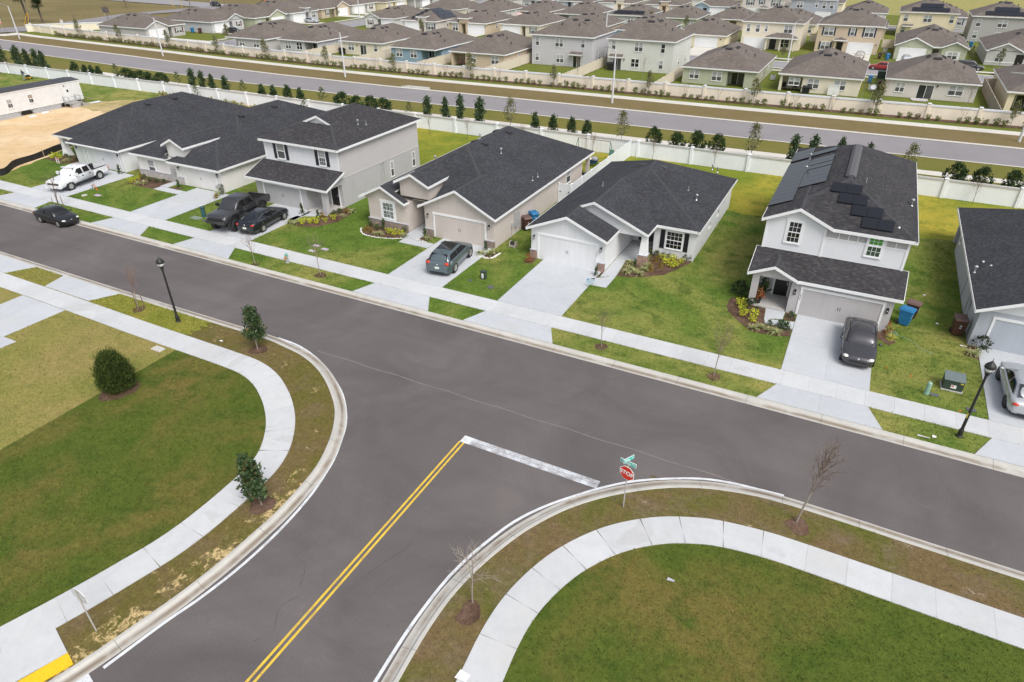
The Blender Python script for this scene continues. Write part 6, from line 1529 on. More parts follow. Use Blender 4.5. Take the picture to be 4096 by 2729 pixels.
for k in range(5):
    P = base+ax*(.07*k)+RNG.normal(size=base.shape)*.035*(k+1)*.6
    d = ax+RNG.normal(size=base.shape)*.42; d /= np.linalg.norm(d, axis=1)[:, None]
    a = RNG.normal(size=base.shape); a -= (a*d).sum(1)[:, None]*d; a /= np.linalg.norm(a, axis=1)[:, None]
    L = RNG.uniform(.10, .22, len(base))[:, None]; wd = .018
    V.append(np.stack([P-a*wd, P+a*wd, P+d*L+a*wd*.3, P+d*L-a*wd*.3], 1))
quads_mesh('crown', np.concatenate(V), LM['cypress'], root); mulch_ring(-34.78, 17.3, 1.02, .014)
random.seed(21)
bare_tree('bare grey sapling in the mulch ring on the right corner verge, leaning over the street', (1.73, 24.53), 4.55, (.55, .35), TWIG, BARK, .36, 20, .05, .34, L=.34, depth=1); mulch_ring(1.85, 24.3, .50, .016)
bare_tree('bare pale sapling in a mulch ring beside the lower curved path', (-9.16, 14.24), 3.15, (.05, .05), TWIG_P, BARK, .42, 14, .04, .78, L=.34, depth=1); mulch_ring(-9.05, 13.75, .42, .016, 1.6)
bare_tree('bare reddish sapling with wooden stakes beside the left lamp post', (-42.51, 24.42), 3.15, (.25, .1), TWIG_R, BARK, .35, 12, .035, .42, stakes=2); mulch_ring(-42.4, 24.4, .45)
ST = 'bare saplings on the far-side verge'
bare_tree('bare sapling on the verge in front of the solar house', (-4.18, 34.45), 3.25, (.15, .1), TWIG_R, BARK, .4, 12, .035, .38, ST); mulch_ring(-4.18, 34.4, .42)
bare_tree('thin bare sapling on the verge in front of the white gabled house', (-11.36, 34.54), 2.6, (-.1, .05), TWIG, BARK, .4, 9, .03, .4, ST); mulch_ring(-11.36, 34.5, .42)
bare_tree('bare sapling on the verge right of the fire hydrant', (-34.63, 34.56), 3.1, (-.25, .05), TWIG, BARK, .42, 10, .035, .5, ST); mulch_ring(-34.6, 34.5, .5)
bare_tree('bare sapling on the verge behind the black chrome-trimmed sedan', (-40.73, 33.75), 2.5, (-.25, 0), TWIG_R, BARK, .3, 9, .03, .45, ST); mulch_ring(-40.7, 33.7, .3)
bare_tree('sparse sapling with three stakes by the small black sedan', (-67.2, 34.45), 3.5, (.3, .1), TWIG_R, BARK_D, .3, 11, .04, .45, ST, stakes=3)
YS = 'bare saplings along the white wall'
for k, (x, y, h, wl) in enumerate(((-49.9, 73.4, 2.9, 'behind the grey two-storey house'), (-44.5, 73.9, 2.8, 'left of the tan house ridge'), (-20.5, 75.6, 2.5, 'behind the white gabled roof'), (-13.4, 75.6, 2.5, 'right of the last round shrub'), (-28.0, 75.7, 2.4, 'behind the swing set'), (-37.5, 75.7, 2.4, 'behind the tan house roof peak'), (11.7, 75.8, 2.4, 'beyond the solar house'), (-146.5, 75.4, 2.6, 'near the man with the mower'))):
    bare_tree('thin bare sapling against the white wall '+wl, (x, y), h, (random.uniform(-.15, .15), 0), TWIG_R, BARK_D, .35, 9, .03, .4, YS)
# ---- plants between the avenue and the white wall (prototypes, then copies)
def proto_shrub(name, label, cat, h, R, z0, prof, n, size, mat, group, clumps=30, spread=.14, trunk=True, aspect=1.5, lean=0.):
    root = empty(name, (0, 0, 0), label, cat, group)
    if trunk: trunk_mb(h*.75, .045, .02, forks=5, fr=.3).build('trunk', BARK, root, world=False)
    P = np.concatenate([clumped(int(n*.7), clumps, shell(z0, h, prof, .45), spread), shell(z0, h, prof, .5)(int(n*.3))])
    crown_obj(root, P, size, mat, aspect, (0, 0, (z0+h)/2)); return root
AVG = 'evergreens between the avenue and the white wall'
where = lambda x: ('far left' if x < -140 else 'beside the trailer' if x < -125 else 'beyond the house by the sand lot' if x < -105 else 'beyond the entry tower house' if x < -78 else 'beyond the grey house' if x < -55 else 'beyond the yellow back lawn' if x < -41 else 'beyond the tan house' if x < -28 else 'beyond the swing set' if x < -20 else 'beyond the white gabled house' if x < -8 else 'beyond the solar house' if x < 8 else 'by the right edge')
holly = proto_shrub('holly_shrub', 'x', 'evergreen', 2.5, 1., .25, lambda t: .98*(1-t)**.62*min(1, .72+2.5*t), 1500, .14, 'holly', AVG)
rnd = proto_shrub('round_shrub', 'x', 'evergreen', 2.2, 1., .15, lambda t: 1.28*sqrt(max(0, 1-(2*t-.92)**2/1.18)), 1900, .14, 'round', AVG, 40, .13)
bay = proto_shrub('bay_tree', 'x', 'evergreen', 3.4, 1., .3, lambda t: .95*(1-t)**.7*min(1, .7+1.5*t)*(.8+.2*sin(t*17)), 1300, .17, 'magnolia_far', AVG, 26, .2)
oakp = proto_shrub('oak_sapling', 'x', 'young oak', 3.9, 1., 1.15, lambda t: 1.05*(1-t)**.6*min(1, .5+2.2*t), 620, .13, 'oak', AVG, 24, .2)
pinep = empty('pine_sapling', (0, 0, 0), 'x', 'young pine', AVG); trunk_mb(2.3, .05, .03).build('trunk', BARK, pinep, world=False)
V = []
for k in range(15):
    z = .7+1.7*k/14; a = k*2.4; L = .95*(1-k/17); tip = np.array([cos(a)*L*.8, sin(a)*L*.8, z+L*.45]); s = np.array([0, 0, z])
    for q in np.linspace(.35, 1, 6):
        c = s+(tip-s)*q; d = RNG.normal(size=(16, 3))*.7+(tip-s)/np.linalg.norm(tip-s); d /= np.linalg.norm(d, axis=1)[:, None]
        w_ = np.cross(d, [0, 0, 1.])*.018; V.append(np.stack([c-w_, c+w_, c+d*.22+w_*.4, c+d*.22-w_*.4], 1))
quads_mesh('crown', np.concatenate(V), LM['pine'], pinep)
first = {}
def place(proto, label, x, y, s=1., sz=1.):
    rz = random.uniform(0, 6.28)
    if proto.name not in first:
        if proto.name not in _kids: _kids[proto.name] = [(c, kids(c)) for c in kids(proto)]
        first[proto.name] = 1; proto.location = (x, y, 0); proto.rotation_euler = (0, 0, rz); proto.scale = (s, s, s*sz); proto['label'] = label; return proto
    return copy_tree(proto, (x, y, 0), rz, (s, s, s*sz), label)
ORD = ['first', 'second', 'third', 'fourth']
def row4(proto, kind, xsz):
    for k, (x, s, sz) in enumerate(xsz):
        place(proto, '%s of the row of %s %s' % (ORD[k].capitalize() if k < 4 else 'Last', kind, where(x)), x, 81+random.uniform(-.3, .3), s, sz)
HOL = 'cone-shaped dark evergreens'; RND = 'clipped round dark shrubs'; BAY = 'ragged upright evergreens'
row4(holly, HOL, [(-135.4, .98, .95), (-132.4, .85, .92), (-130.4, .85, .95), (-128.0, .9, .92)]); row4(holly, HOL, [(-87.1, .88, 1.), (-84.8, .88, 1.), (-81.4, .95, 1.08), (-79.2, .95, .95)]); row4(holly, HOL, [(-38.2, .86, 1.22), (-35.7, .92, 1.1), (-33.1, .9, 1.1), (-30.8, .82, 1.2)])
row4(rnd, RND, [(-119.9, 1.25, .78), (-116.7, 1.0, .9), (-114.3, .98, .9), (-111.2, 1.1, .85)]); row4(rnd, RND, [(-70.6, 1.05, 1.), (-68.0, .8, 1.15), (-65.5, .98, 1.), (-62.9, .98, 1.0)]); row4(rnd, RND, [(-22.0, .82, 1.35), (-19.2, .84, 1.15), (-16.8, .84, 1.35), (-14.4, .78, 1.38)])
row4(rnd, 'dark bushy shrubs', [(10.1, .84, 1.28), (12.6, .75, 1.28), (15.2, .75, 1.3), (18.2, .8, 1.2)])
row4(bay, BAY, [(-152.9, 1.05, 1.), (-149.4, 1.05, 1.02), (-147.3, 1., 1.08), (-144.6, 1.1, .95)]); row4(bay, BAY, [(-103.2, .98, .98), (-100.6, .85, 1.08), (-98.3, .85, .98), (-95.6, .95, .85)]); row4(bay, BAY, [(-55.2, .95, .96), (-52.1, .85, 1.14), (-49.8, .85, 1.3), (-46.6, 1.08, 1.0)]); row4(bay, BAY, [(-5.9, .9, 1.08), (-3.9, .88, 1.18), (-1.1, .78, 1.36), (1.7, .6, 1.6)])
for x, s in ((-42.1, 1.03), (-26.3, 1.0), (-10.4, 1.05), (5.7, .95)): place(oakp, 'thin-leaved olive-green young oak on the avenue strip '+where(x), x, 81.3, s)
for x, s in ((-122.9, 1.12), (-106.7, 1.05), (-91.3, 1.0), (-74.5, 1.12), (-58.4, .85)): place(pinep, 'small bright green young pine on the avenue strip '+where(x), x, 81, s)
for x, y, s in ((-95.5, 75.2, .9), (-72.3, 74.5, .9), (-88.9, 75.0, .35)): place(pinep, 'pine seedling in front of the white wall '+where(x), x, y, s)
for x, y in ((-164.1, 83.9), (-157.2, 83.4)): place(bay, 'ragged evergreen at the left edge near the avenue, %s' % ('outer' if x < -160 else 'inner'), x, y, 1.05)
# ---- along the beige wall: young oaks, bare crape myrtles, clipped shrubs
front = lambda x: ('the last wall section at the far left' if x < -186 else 'the white-gabled house' if x < -160 else 'the gap beside the white-gabled house' if x < -136 else 'the left grey house' if x < -121.8 else 'the second grey house' if x < -108 else 'the cream house' if x < -93 else 'the light blue house' if x < -78 else 'the tan porch house' if x < -63.5 else 'the lilac two-storey house' if x < -48.2 else 'the pale two-storey house' if x < -32 else 'the sage green house' if x < -15.5 else 'the cream porch house' if x < .5 else 'the pinkish grey house' if x < 16.5 else 'the tan house at the right edge')
wally = lambda x: av(x)+13.4
OW = 'young oaks along the beige wall'
oakw = proto_shrub('oak_sapling', 'x', 'young oak', 4.0, 1., 1.5, lambda t: .85*(1-t)**.5*min(1, .5+2.2*t), 520, .15, 'oak', OW, 22, .17)
for k, x in enumerate((-184.6, -167.6, -148.6, -131.4, -116.0, -98.9, -82.2, -65.3, -48.9, -32.0, -15.4, 1.5, 18.3)): place(oakw, 'young olive-leaved oak in the wall bed before '+front(x), x, wally(x)-1.3, random.uniform(.85, 1.15))
CM = 'bare crape myrtles along the beige wall'
def myrtle(seed):
    random.seed(seed); root = empty('crape_myrtle', (0, 0, 0), 'x', 'bare shrub', CM); b = MB(); c = MB()
    for k in range(5):
        a = k*1.26; e = Vector((cos(a)*.22, sin(a)*.22, 1.1)); b.tube((cos(a)*.05, sin(a)*.05, 0), e, .022, .014, 5); sub_branch(c, e, Vector((cos(a)*.35, sin(a)*.35, 1)).normalized(), 1.15, .016, 1, .42, 3)
    b.build('stem', TWIG_P, root, world=False); c.build('branches', TWIG_R, root, world=False); return root
cms = [myrtle(31), myrtle(32), myrtle(33)]
for k, x in enumerate((-179.3, -171.8, -160.5, -154.9, -143.6, -137.4, -126.5, -119.8, -108.8, -103.2, -91.9, -86.9, -75.7, -70.7, -59.6, -43.0, -37.4, -26.0, -20.8, -9.4, -4.2, 7.4, 12.6, 23.5)): place(cms[k % 3], 'bare crape myrtle in the wall bed before '+front(x), x, wally(x)-1.0, random.uniform(.85, 1.1))
HG = 'clipped shrubs in the bed along the beige wall'
hp = [proto_shrub('hedge_shrub', 'x', 'shrub', .85, .5, .1, lambda t: .46*(.55+.55*t), 260, .10, m, HG, 14, .09, False) for m in ('hedge', 'hedge', 'hedge_brown')]
random.seed(5); x = -197.; run = 0
while x < 26:
    x += 1.12*random.uniform(.85, 1.15); run += 1
    if run > random.randint(4, 7): x += random.uniform(.8, 1.8); run = 0
    pr = hp[random.choices((0, 1, 2), (4, 4, 2))[0]]
    place(pr, ('browning' if pr is hp[2] else 'green')+' clipped shrub in the wall bed before '+front(x), x, wally(x)-1.35+random.uniform(-.15, .15), random.uniform(.8, 1.15), random.uniform(.9, 1.15))
# bare yard saplings behind the beige wall
for x, y, h, wl in ((-36.1, 120.5, 4.6, 'behind the beige wall at the pale two-storey house'), (-48.0, 119.5, 4.2, 'behind the beige wall between the two-storey houses'), (-.7, 123.0, 3.4, 'at the right corner of the cream porch house'), (2.4, 125.2, 3., 'at the left corner of the pinkish grey house'), (14.0, 125.6, 2.8, 'at the right corner of the pinkish grey house'), (-16.0, 120.5, 4.2, 'left of the cream porch house')):
    bare_tree('thin sapling '+wl, (x, y), h, (.1, 0), TWIG, BARK, .3, 10, .035, .4, 'yard saplings of the estate')
# ---- planting beds by the houses
BEDS = [[(-13.94, 44.75), (-14.15, 47.8), (-13.3, 47.5), (-12.5, 48.3), (-12.75, 49.95), (-9.45, 50.1), (-9.5, 49.45), (-10.05, 48.2), (-10.75, 46.55), (-11.7, 45.75), (-12.96, 44.98)],
        [(-15.6, 43.45), (-15.12, 43.7), (-15.12, 44.85), (-15.78, 44.85)], [(-21.5, 43.6), (-20.75, 43.9), (-20.9, 44.9), (-21.5, 44.9)],
        [(-5.3, 45.2), (-4.15, 45.2), (-3.6, 44.6), (-2.82, 44.6), (-2.7, 43.0), (-2.55, 42.3), (-.74, 42.3), (-.74, 41.3), (-1.6, 41.0), (-2.72, 40.8), (-3.3, 41.0), (-4.0, 41.7), (-4.6, 42.3), (-5.4, 43.6)],
        [(-1.45, 43.55), (-.76, 43.5), (-.86, 44.6), (-1.48, 44.6)], [(4.35, 43.6), (5.1, 43.0), (5.5, 43.8), (5.0, 44.6), (4.3, 44.6)],
        [(-37.85, 44.05), (-37.5, 44.6), (-33.4, 44.65), (-33.05, 43.5), (-34.1, 42.9), (-35.8, 42.55), (-37.1, 42.75)], [(-31.9, 43.75), (-30.82, 43.7), (-30.85, 44.85), (-31.7, 44.85)], [(-25.55, 43.45), (-25.45, 44.85), (-24.75, 44.85), (-24.1, 44.4), (-24.35, 43.2)],
        [(-45.05, 41.6), (-44.0, 42.4), (-43.05, 43.7), (-42.9, 44.6), (-42.3, 44.9), (-42.5, 47.2), (-41.3, 47.25), (-40.9, 45.9), (-40.75, 43.9), (-41.65, 42.0), (-43.3, 41.45)], [(-45.8, 43.85), (-45.0, 44.65), (-44.85, 43.7)],
        [(-68.4, 42.6), (-69.3, 44.9), (-64.35, 45.15), (-63.3, 46.1), (-64.25, 42.6), (-66, 42.4)], [(-63.1, 43.55), (-61.75, 44.4), (-61.6, 43.5)], [(-56.9, 43.3), (-55.6, 43.2), (-55.8, 44.9), (-56.9, 44.9)],
        [(-85.6, 44.3), (-84, 44.0), (-81.4, 43.9), (-80.2, 44.8), (-80.2, 46.2), (-84, 46.6)], [(-72.4, 43.9), (-71.3, 43.9), (-71.5, 44.85), (-72.4, 44.85)],
        [(9.3, 43.9), (10.4, 43.6), (10.5, 45.35), (9.6, 45.35)]]
for bd in BEDS: sheet('mulch_bed', jitter_edge(bd, .05, .25), .016, MAT['mulch'])
PLANTS = [('white house','yellow',-11.63,49.31),
 ('white house','yellow',-11.11,48.59),
 ('white house','yellow',-10.8,49.46),
 ('white house','yellow',-10.59,48.15),
 ('white house','yellow',-10.26,48.62),
 ('white house','yellow',-10.12,49.39),
 ('white house','croton',-11.96,48.67),
 ('white house','croton',-11.87,46.82),
 ('white house','croton',-11.34,47.77),
 ('white house','spiky',-13.44,45.54),
 ('white house','spiky',-13.59,46.44),
 ('white house','spiky',-12.96,45.98),
 ('white house','spiky',-12.49,45.74),
 ('white house','spiky',-12.4,46.65),
 ('white house','spiky',-12.38,47.35),
 ('white house','spiky',-13.74,47.36),
 ('white house','upright',-13.11,46.68),
 ('white house','upright',-15.39,44.09),
 ('white house','low',-12.88,49.99),
 ('white house','low',-12.37,49.92),
 ('white house','low',-11.78,50.11),
 ('white house','low',-11.31,50.14),
 ('white house','low',-10.7,50.24),
 ('white house','low',-10.02,50.06),
 ('white house','low',-9.64,50.09),
 ('white house','rusty',-21.25,44.08),
 ('solar house','yellow',-4.51,44.24),
 ('solar house','yellow',-4.21,44.39),
 ('solar house','yellow',-4.25,43.58),
 ('solar house','yellow',-4.07,42.77),
 ('solar house','yellow',-3.33,42.96),
 ('solar house','yellow',-3.31,42.11),
 ('solar house','dark',-4.49,45.61),
 ('solar house','dark',-3.78,43.82),
 ('solar house','dark',-4.93,46.09),
 ('solar house','spiky',-3.15,41.17),
 ('solar house','spiky',-2.69,41.52),
 ('solar house','spiky',-2.04,41.33),
 ('solar house','spiky',-1.58,41.27),
 ('solar house','shrub',-2.23,42.17),
 ('solar house','shrub',-1.63,42.3),
 ('solar house','shrub',-1.45,42.51),
 ('solar house','shrub',-1.08,42.4),
 ('solar house','shrub',-1.17,42.0),
 ('solar house','shrub',-1.1,43.96),
 ('solar house','rusty',4.87,44.77),
 ('solar house','yspiky',5.17,43.9),
 ('tan house','yellow',-34.89,43.77),
 ('tan house','yellow',-34.19,43.72),
 ('tan house','yellow',-33.78,44.06),
 ('tan house','croton',-37.04,43.34),
 ('tan house','croton',-36.48,43.36),
 ('tan house','spiky',-35.8,43.05),
 ('tan house','spiky',-35.32,43.16),
 ('tan house','spiky',-33.2,43.71),
 ('tan house','spiky',-25.31,43.57),
 ('tan house','spiky',-24.73,43.74),
 ('tan house','spiky',-24.5,44.2),
 ('tan house','spiky',-31.02,44.05),
 ('tan house','upright',-35.83,44.36),
 ('tan house','upright',-31.33,44.27),
 ('tan house','upright',-25.41,44.44),
 ('tan house','low',-37.39,44.39),
 ('tan house','low',-33.71,44.75),
 ('tan house','low',-36.43,44.19),
 ('grey house','spiky',-44.47,41.62),
 ('grey house','spiky',-43.83,41.59),
 ('grey house','spiky',-41.11,45.11),
 ('grey house','spiky',-41.1,46.42),
 ('grey house','yellow',-43.26,42.05),
 ('grey house','yellow',-42.69,42.44),
 ('grey house','yellow',-42.21,42.76),
 ('grey house','yellow',-41.74,43.35),
 ('grey house','yellow',-41.48,44.19),
 ('grey house','upright',-43.09,43.93),
 ('grey house','upright',-45.17,44.07),
 ('grey house','croton',-42.88,44.22),
 ('grey house','croton',-41.54,46.2),
 ('grey house','low',-42.3,45.25),
 ('grey house','low',-42.2,45.87),
 ('entry tower house','yellow',-68.1,43.23),
 ('entry tower house','yellow',-67.95,42.77),
 ('entry tower house','yellow',-68.27,43.88),
 ('entry tower house','spiky',-66.74,42.67),
 ('entry tower house','spiky',-66.24,43.1),
 ('entry tower house','spiky',-56.37,44.16),
 ('entry tower house','low',-66.67,44.13),
 ('entry tower house','low',-65.74,44.24),
 ('entry tower house','low',-64.95,44.45),
 ('entry tower house','low',-68.09,44.52),
 ('entry tower house','low',-64.81,45.43),
 ('entry tower house','upright',-62.15,44.1),
 ('entry tower house','flower',-56.3,44.52),
 ('entry tower house','croton',-68.92,44.67),
 ('entry tower house','croton',-55.91,43.43),
 ('house by the sand lot','yellow',-84.95,45.25),
 ('house by the sand lot','yellow',-83.85,45.14),
 ('house by the sand lot','yellow',-84.67,44.72),
 ('house by the sand lot','low',-82.34,45.45),
 ('house by the sand lot','low',-81.16,45.39),
 ('house by the sand lot','low',-80.57,45.47),
 ('house by the sand lot','low',-83.62,45.69),
 ('house by the sand lot','spiky',-81.92,44.36),
 ('house by the sand lot','spiky',-81.6,44.74),
 ('house by the sand lot','upright',-71.88,44.32),
 ('blue-grey house','dark',10.19,45.08),
 ('blue-grey house','spiky',9.59,44.12),
 ('blue-grey house','spiky',9.86,44.12)]
def p_yellow(): return proto_shrub('golden_shrub', 'x', 'shrub', .62, .4, .05, lambda t: .36*(.75+.5*t)*(1 if t < .8 else .8), 170, .085, 'yellow', 'g', 12, .07, False)
def p_low(m='low', h=.5, r=.42, n=200): return proto_shrub('low_shrub', 'x', 'shrub', h, r, .03, lambda t: r*sqrt(max(.05, 1-t*t)), n, .085, m, 'g', 12, .07, False)
def p_upright(): return proto_shrub('upright_shrub', 'x', 'shrub', 1.25, .28, .05, lambda t: .26*(1-t*.75), 260, .09, 'upright', 'g', 18, .06, False)
def p_spiky(m='spiky', n=46, L=.62):
    root = empty('flax_lily', (0, 0, 0), 'x', 'plant', 'g'); V = []
    for k in range(n):
        a = RNG.uniform(0, 2*pi); e = RNG.uniform(.35, 1.25); l = L*RNG.uniform(.7, 1.1); d = np.array([cos(a)*cos(e), sin(a)*cos(e), sin(e)]); s = np.array([-sin(a), cos(a), 0])*.022
        m0 = d*l*.6; t = m0+np.array([cos(a)*l*.42, sin(a)*l*.42, l*.05 if e > .8 else -l*.12])
        V += [np.stack([-s, s, m0+s*.9, m0-s*.9]), np.stack([m0-s*.9, m0+s*.9, t+s*.15, t-s*.15])]
    quads_mesh('leaves', np.array(V), LM[m], root); return root
pp = {'yellow': p_yellow(), 'low': p_low(), 'upright': p_upright(), 'spiky': p_spiky(), 'yspiky': p_spiky('yspiky', 70, .7), 'croton': p_low('croton', .6, .36), 'rusty': p_low('rusty', 1.0, .42, 260), 'dark': p_low('dark', 1.25, .75, 620), 'shrub': p_low('shrub', .6, .36, 170), 'flower': proto_shrub('flowering_shrub', 'x', 'shrub', 1.5, .5, .05, lambda t: .5*(.6+.5*t), 260, .1, 'flower', 'g', 16, .12, False)}
KN = {'yellow': 'yellow-green leafy shrub', 'low': 'low dark green shrub', 'upright': 'narrow upright green shrub', 'spiky': 'pale spiky flax lily clump', 'yspiky': 'yellow grass clump', 'croton': 'orange and green croton', 'rusty': 'rusty red-brown dried shrub', 'dark': 'large dark green bush', 'shrub': 'leafy mid green shrub', 'flower': 'tall flowering shrub'}
random.seed(9)
cnt = {}
for hn, t, x, y in PLANTS:
    o = place(pp[t], '%s in the mulch bed of the %s' % (KN[t], hn), x, y, random.uniform(.8, 1.05)*(1.05 if t == 'spiky' else .85), random.uniform(.9, 1.15))
    o['group'] = '%ss by the %s' % (KN[t], hn)
# white pebble edging of the tan house beds
def pebbles(name, pts, label, r=.055):
    b = MB(); ln = spline(pts, .09)
    for p in ln:
        for _ in range(2): ellipsoid(b, (p.x+random.gauss(0, .04), p.y+random.gauss(0, .04), .035), (r*random.uniform(.6, 1.1), r*random.uniform(.6, 1.1), r*.6), 6)
    o = b.build(name, plain('white_pebble', (.68, .67, .65), .8)); tag(o, label, 'edging', None, 'stuff')
pebbles('pebble_edging', [(-37.9, 43.7), (-37.0, 42.75), (-35.8, 42.5), (-34.1, 42.85), (-33.1, 43.4)], 'white pebble edging of the bed under the stone-clad wing')
pebbles('pebble_edging', [(-31.95, 43.75), (-30.8, 43.65)], 'white pebble edging of the small bed by the tan garage')
pebbles('pebble_edging', [(-25.6, 43.3), (-24.9, 43.1), (-24.2, 43.3), (-24.0, 44.4)], 'white pebble edging of the bed right of the tan garage', .075)
# weeds by the white wall
wv = []
for _ in range(150):
    x = RNG.uniform(-104, -76); y = RNG.uniform(73.2, 76.0); h = RNG.uniform(.2, .8)*(1 if x < -84 else .7); n = int(RNG.integers(8, 20))
    P = np.array([x, y, 0])+RNG.normal(size=(n, 3))*np.array([.25, .2, 0]); P[:, 2] = RNG.uniform(.05, h, n); wv.append(leaves(P, .17, 2.4, None, .9))
tag(quads_mesh('weeds', np.concatenate(wv), LM['weed']), 'tall rough weeds growing along the white wall', 'weeds', None, 'stuff')
# far left palms and bush
def palm(x, y, h, lab):
    root = empty('palm_tree', (x, y, 0), lab, 'palm'); trunk_mb(h*.8, .3, .24).build('trunk', BARK_D, root, world=False); V = []
    for k in range(60):
        a = RNG.uniform(0, 2*pi); e = RNG.uniform(-.5, 1.2); d = np.array([cos(a)*cos(e), sin(a)*cos(e), sin(e)]); L = h*.30
        for j in range(10):
            ff = RNG.normal(size=3)*.35+d; ff /= np.linalg.norm(ff); s = np.cross(ff, [0, 0, 1.]); s = s/np.linalg.norm(s)*.09; c = np.array([0, 0, h*.78])+d*L*.45
            V.append(np.stack([c-s, c+s, c+ff*L*.75+s*.2, c+ff*L*.75-s*.2]))
    quads_mesh('crown', np.array(V), LM['palm'], root)
palm(-237.5, 133, 8.5, 'shaggy dark palm at the far left edge behind the street light'); palm(-231, 133.5, 6.2, 'shorter shaggy palm beside the taller one at the far left')
bare_tree('bare brown tree beside the country road at the top left', (-250, 176), 7, (0, 0), TWIG_R, BARK_D, .15, 14, .12, .5, None, .4, 'tree', 'bare_tree', 0, 1, 1.3)
for x, y, h in ((-219, 147, 5), (-206, 128, 4.5), (-210, 186, 4)): bare_tree('thin bare sapling on the rough ground %s' % ('near the white notice board' if y < 130 else 'by the estate entry road' if y < 150 else 'near the country road signs'), (x, y), h, (0, 0), TWIG_R, BARK_D, .2, 10, .06, .4)
ET = 'small trees in the estate gardens'
for k, (x, y, s, lb) in enumerate(((-141.5, 124, 1.1, 'on the grass right of the white-gabled house'), (-153, 178.5, .9, 'on the grass of the tan gabled house'), (-150.8, 173.2, .85, 'beside the white sedan'), (-134.5, 176, .9, 'left of the grey-white house'), (-109.8, 160.8, .9, 'in front of the solar-panelled grey house'), (-52.8, 160.2, .8, 'in front of the blue house'), (-17.6, 157.8, .7, 'by the pillared porch'), (-58.4, 198.4, 1.1, 'behind the long solar roof'), (-48.4, 198, .95, 'behind the pale two-storey roof'), (21.5, 166.4, .9, 'in front of the medium grey house'), (-138.5, 228, .8, 'at the top edge'), (16.9, 171, .8, 'beside the sage green two-gabled house'))):
    o = place(oakw, 'small thin tree '+lb, x, y, s); o['group'] = ET; o['category'] = 'young tree'

# ------------------------------------------------------------------ grass blades standing on the nearer lawns
def inpoly(P, poly):
    x, y = P[:, 0], P[:, 1]; ins = np.zeros(len(P), bool); n = len(poly)
    for k in range(n):
        (x0, y0), (x1, y1) = poly[k][:2], poly[(k+1) % n][:2]
        if y0 == y1: continue
        c = ((y0 > y) != (y1 > y)) & (x < (x1-x0)*(y-y0)/(y1-y0)+x0); ins ^= c
    return ins
def linedist(P, L):
    A = np.array([(p.x, p.y) for p in L]); d = np.full(len(P), 1e9)
    for a, b in zip(A[:-1], A[1:]):
        t = np.clip(((P-a)@(b-a))/max(1e-9, (b-a)@(b-a)), 0, 1); d = np.minimum(d, np.hypot(*(P-a-t[:, None]*(b-a)).T))
    return d
WALKS = [q[0] for q in dq]+BEDS+[[(-150, 35.35), (90, 35.35), (90, 36.92), (-150, 36.92)], [(-24.4, 2.6), (-22.25, 3.3), (-21.42, 5.55), (-22.9, 6.0)]]
HOUSES = [[(a, c), (b, c), (b, d), (a, d)] for a, b, c, d in ((-21.4, -15.1, 44.95, 64.1), (-12.7, -9.36, 50, 64.1), (-31.7, -24.85, 45, 64.4), (-37.55, -33.4, 44.75, 64.4), (-51.8, -42.6, 45, 60.3), (-63.2, -56.45, 45, 67), (-69.45, -64.4, 45.25, 67), (-84.3, -71.75, 45, 65), (-4.1, 4.8, 44.65, 65.6), (9.55, 21, 45.4, 64))]
def grass(base, box, n, poly, size=.075, extra=None):
    args = LAWN_ARGS[base]; m = lawn(base+'_tuft', *args[:6], .3, args[7], args[8], None, True)
    P = np.stack([RNG.uniform(box[0], box[1], n), RNG.uniform(box[2], box[3], n)], 1)
    k = inpoly(P, poly)
    for w_ in WALKS+HOUSES: k &= ~inpoly(P, w_)
    k &= linedist(P, SWL[::2]) > .74; k &= linedist(P, SWR[::2]) > .74
    P = P[k]
    if extra is not None: P = P[extra(P)]
    n = len(P); h = size*RNG.uniform(.5, 1.3, n)
    a = RNG.uniform(0, 2*pi, n); t = RNG.uniform(.15, 1.2, n); d = np.stack([np.cos(a)*np.sin(t), np.sin(a)*np.sin(t), np.cos(t)], 1)*h[:, None]
    s = np.stack([-np.sin(a), np.cos(a), np.zeros(n)], 1)*(h*RNG.uniform(.16, .34, n))[:, None]
    B = np.concatenate([P, np.full((n, 1), -.004)], 1)
    V = np.stack([B-s, B+s, B+d*.9+s*.5, B+d-s*.4], 1)
    tag(quads_mesh('grass', V, m), base.replace('_', ' ')+' grass blades', 'grass', None, 'stuff')
GLp, GRp = P2(GL), P2(GR)
vlp = vl+sl[::-1]+jag[::-1]; vrp = [p for p in vr if p[1] > 2]+[p for p in sr if p[1] > 2][::-1]; lp = [p for p in GLp if p[0] > -35.6]+[(-35.5, -8), (-35.5, 25.4)]
grass('lawn_olive', (-35.5, -19, 3, 25.4), 42000, lp, .07, lambda P: ~inpoly(P, vlp))
grass('lawn_olive', (-9.2, 16, 8, 25.4), 46000, GRp+[(90, -12), (-8.4, -12)], .07, lambda P: ~inpoly(P, vrp))
grass('lawn_dry', (-50, -35.5, 8, 22), 22000, [(-50, 8), (-35.5, 8), (-35.5, 22), (-50, 22)], .07)
grass('verge_brown', (-36.2, -19, 3, 25.6), 26000, vlp, .055, lambda P: RNG.uniform(0, 1, len(P)) < .8)
grass('verge_right', (-10.3, 14, 5, 25.5), 30000, vrp, .055, lambda P: RNG.uniform(0, 1, len(P)) < .8)
grass('lawn_strip', (-57.2, -36, 23.5, 25.38), 9000, [(-57.2, 23.5), (-36.2, 23.5), (-36.2, 25.38), (-57.2, 25.38)], .075)
grass('lawn_house', (-86, 14, 33.42, 48), 110000, [(-86, 33.42), (14, 33.42), (14, 48), (-83, 48), (-83, 37.5), (-86, 37.5)], .085)
grass('lawn_house', (-25, 12, 48, 63), 30000, [(-25, 48), (12, 48), (12, 63), (-25, 63)], .085)

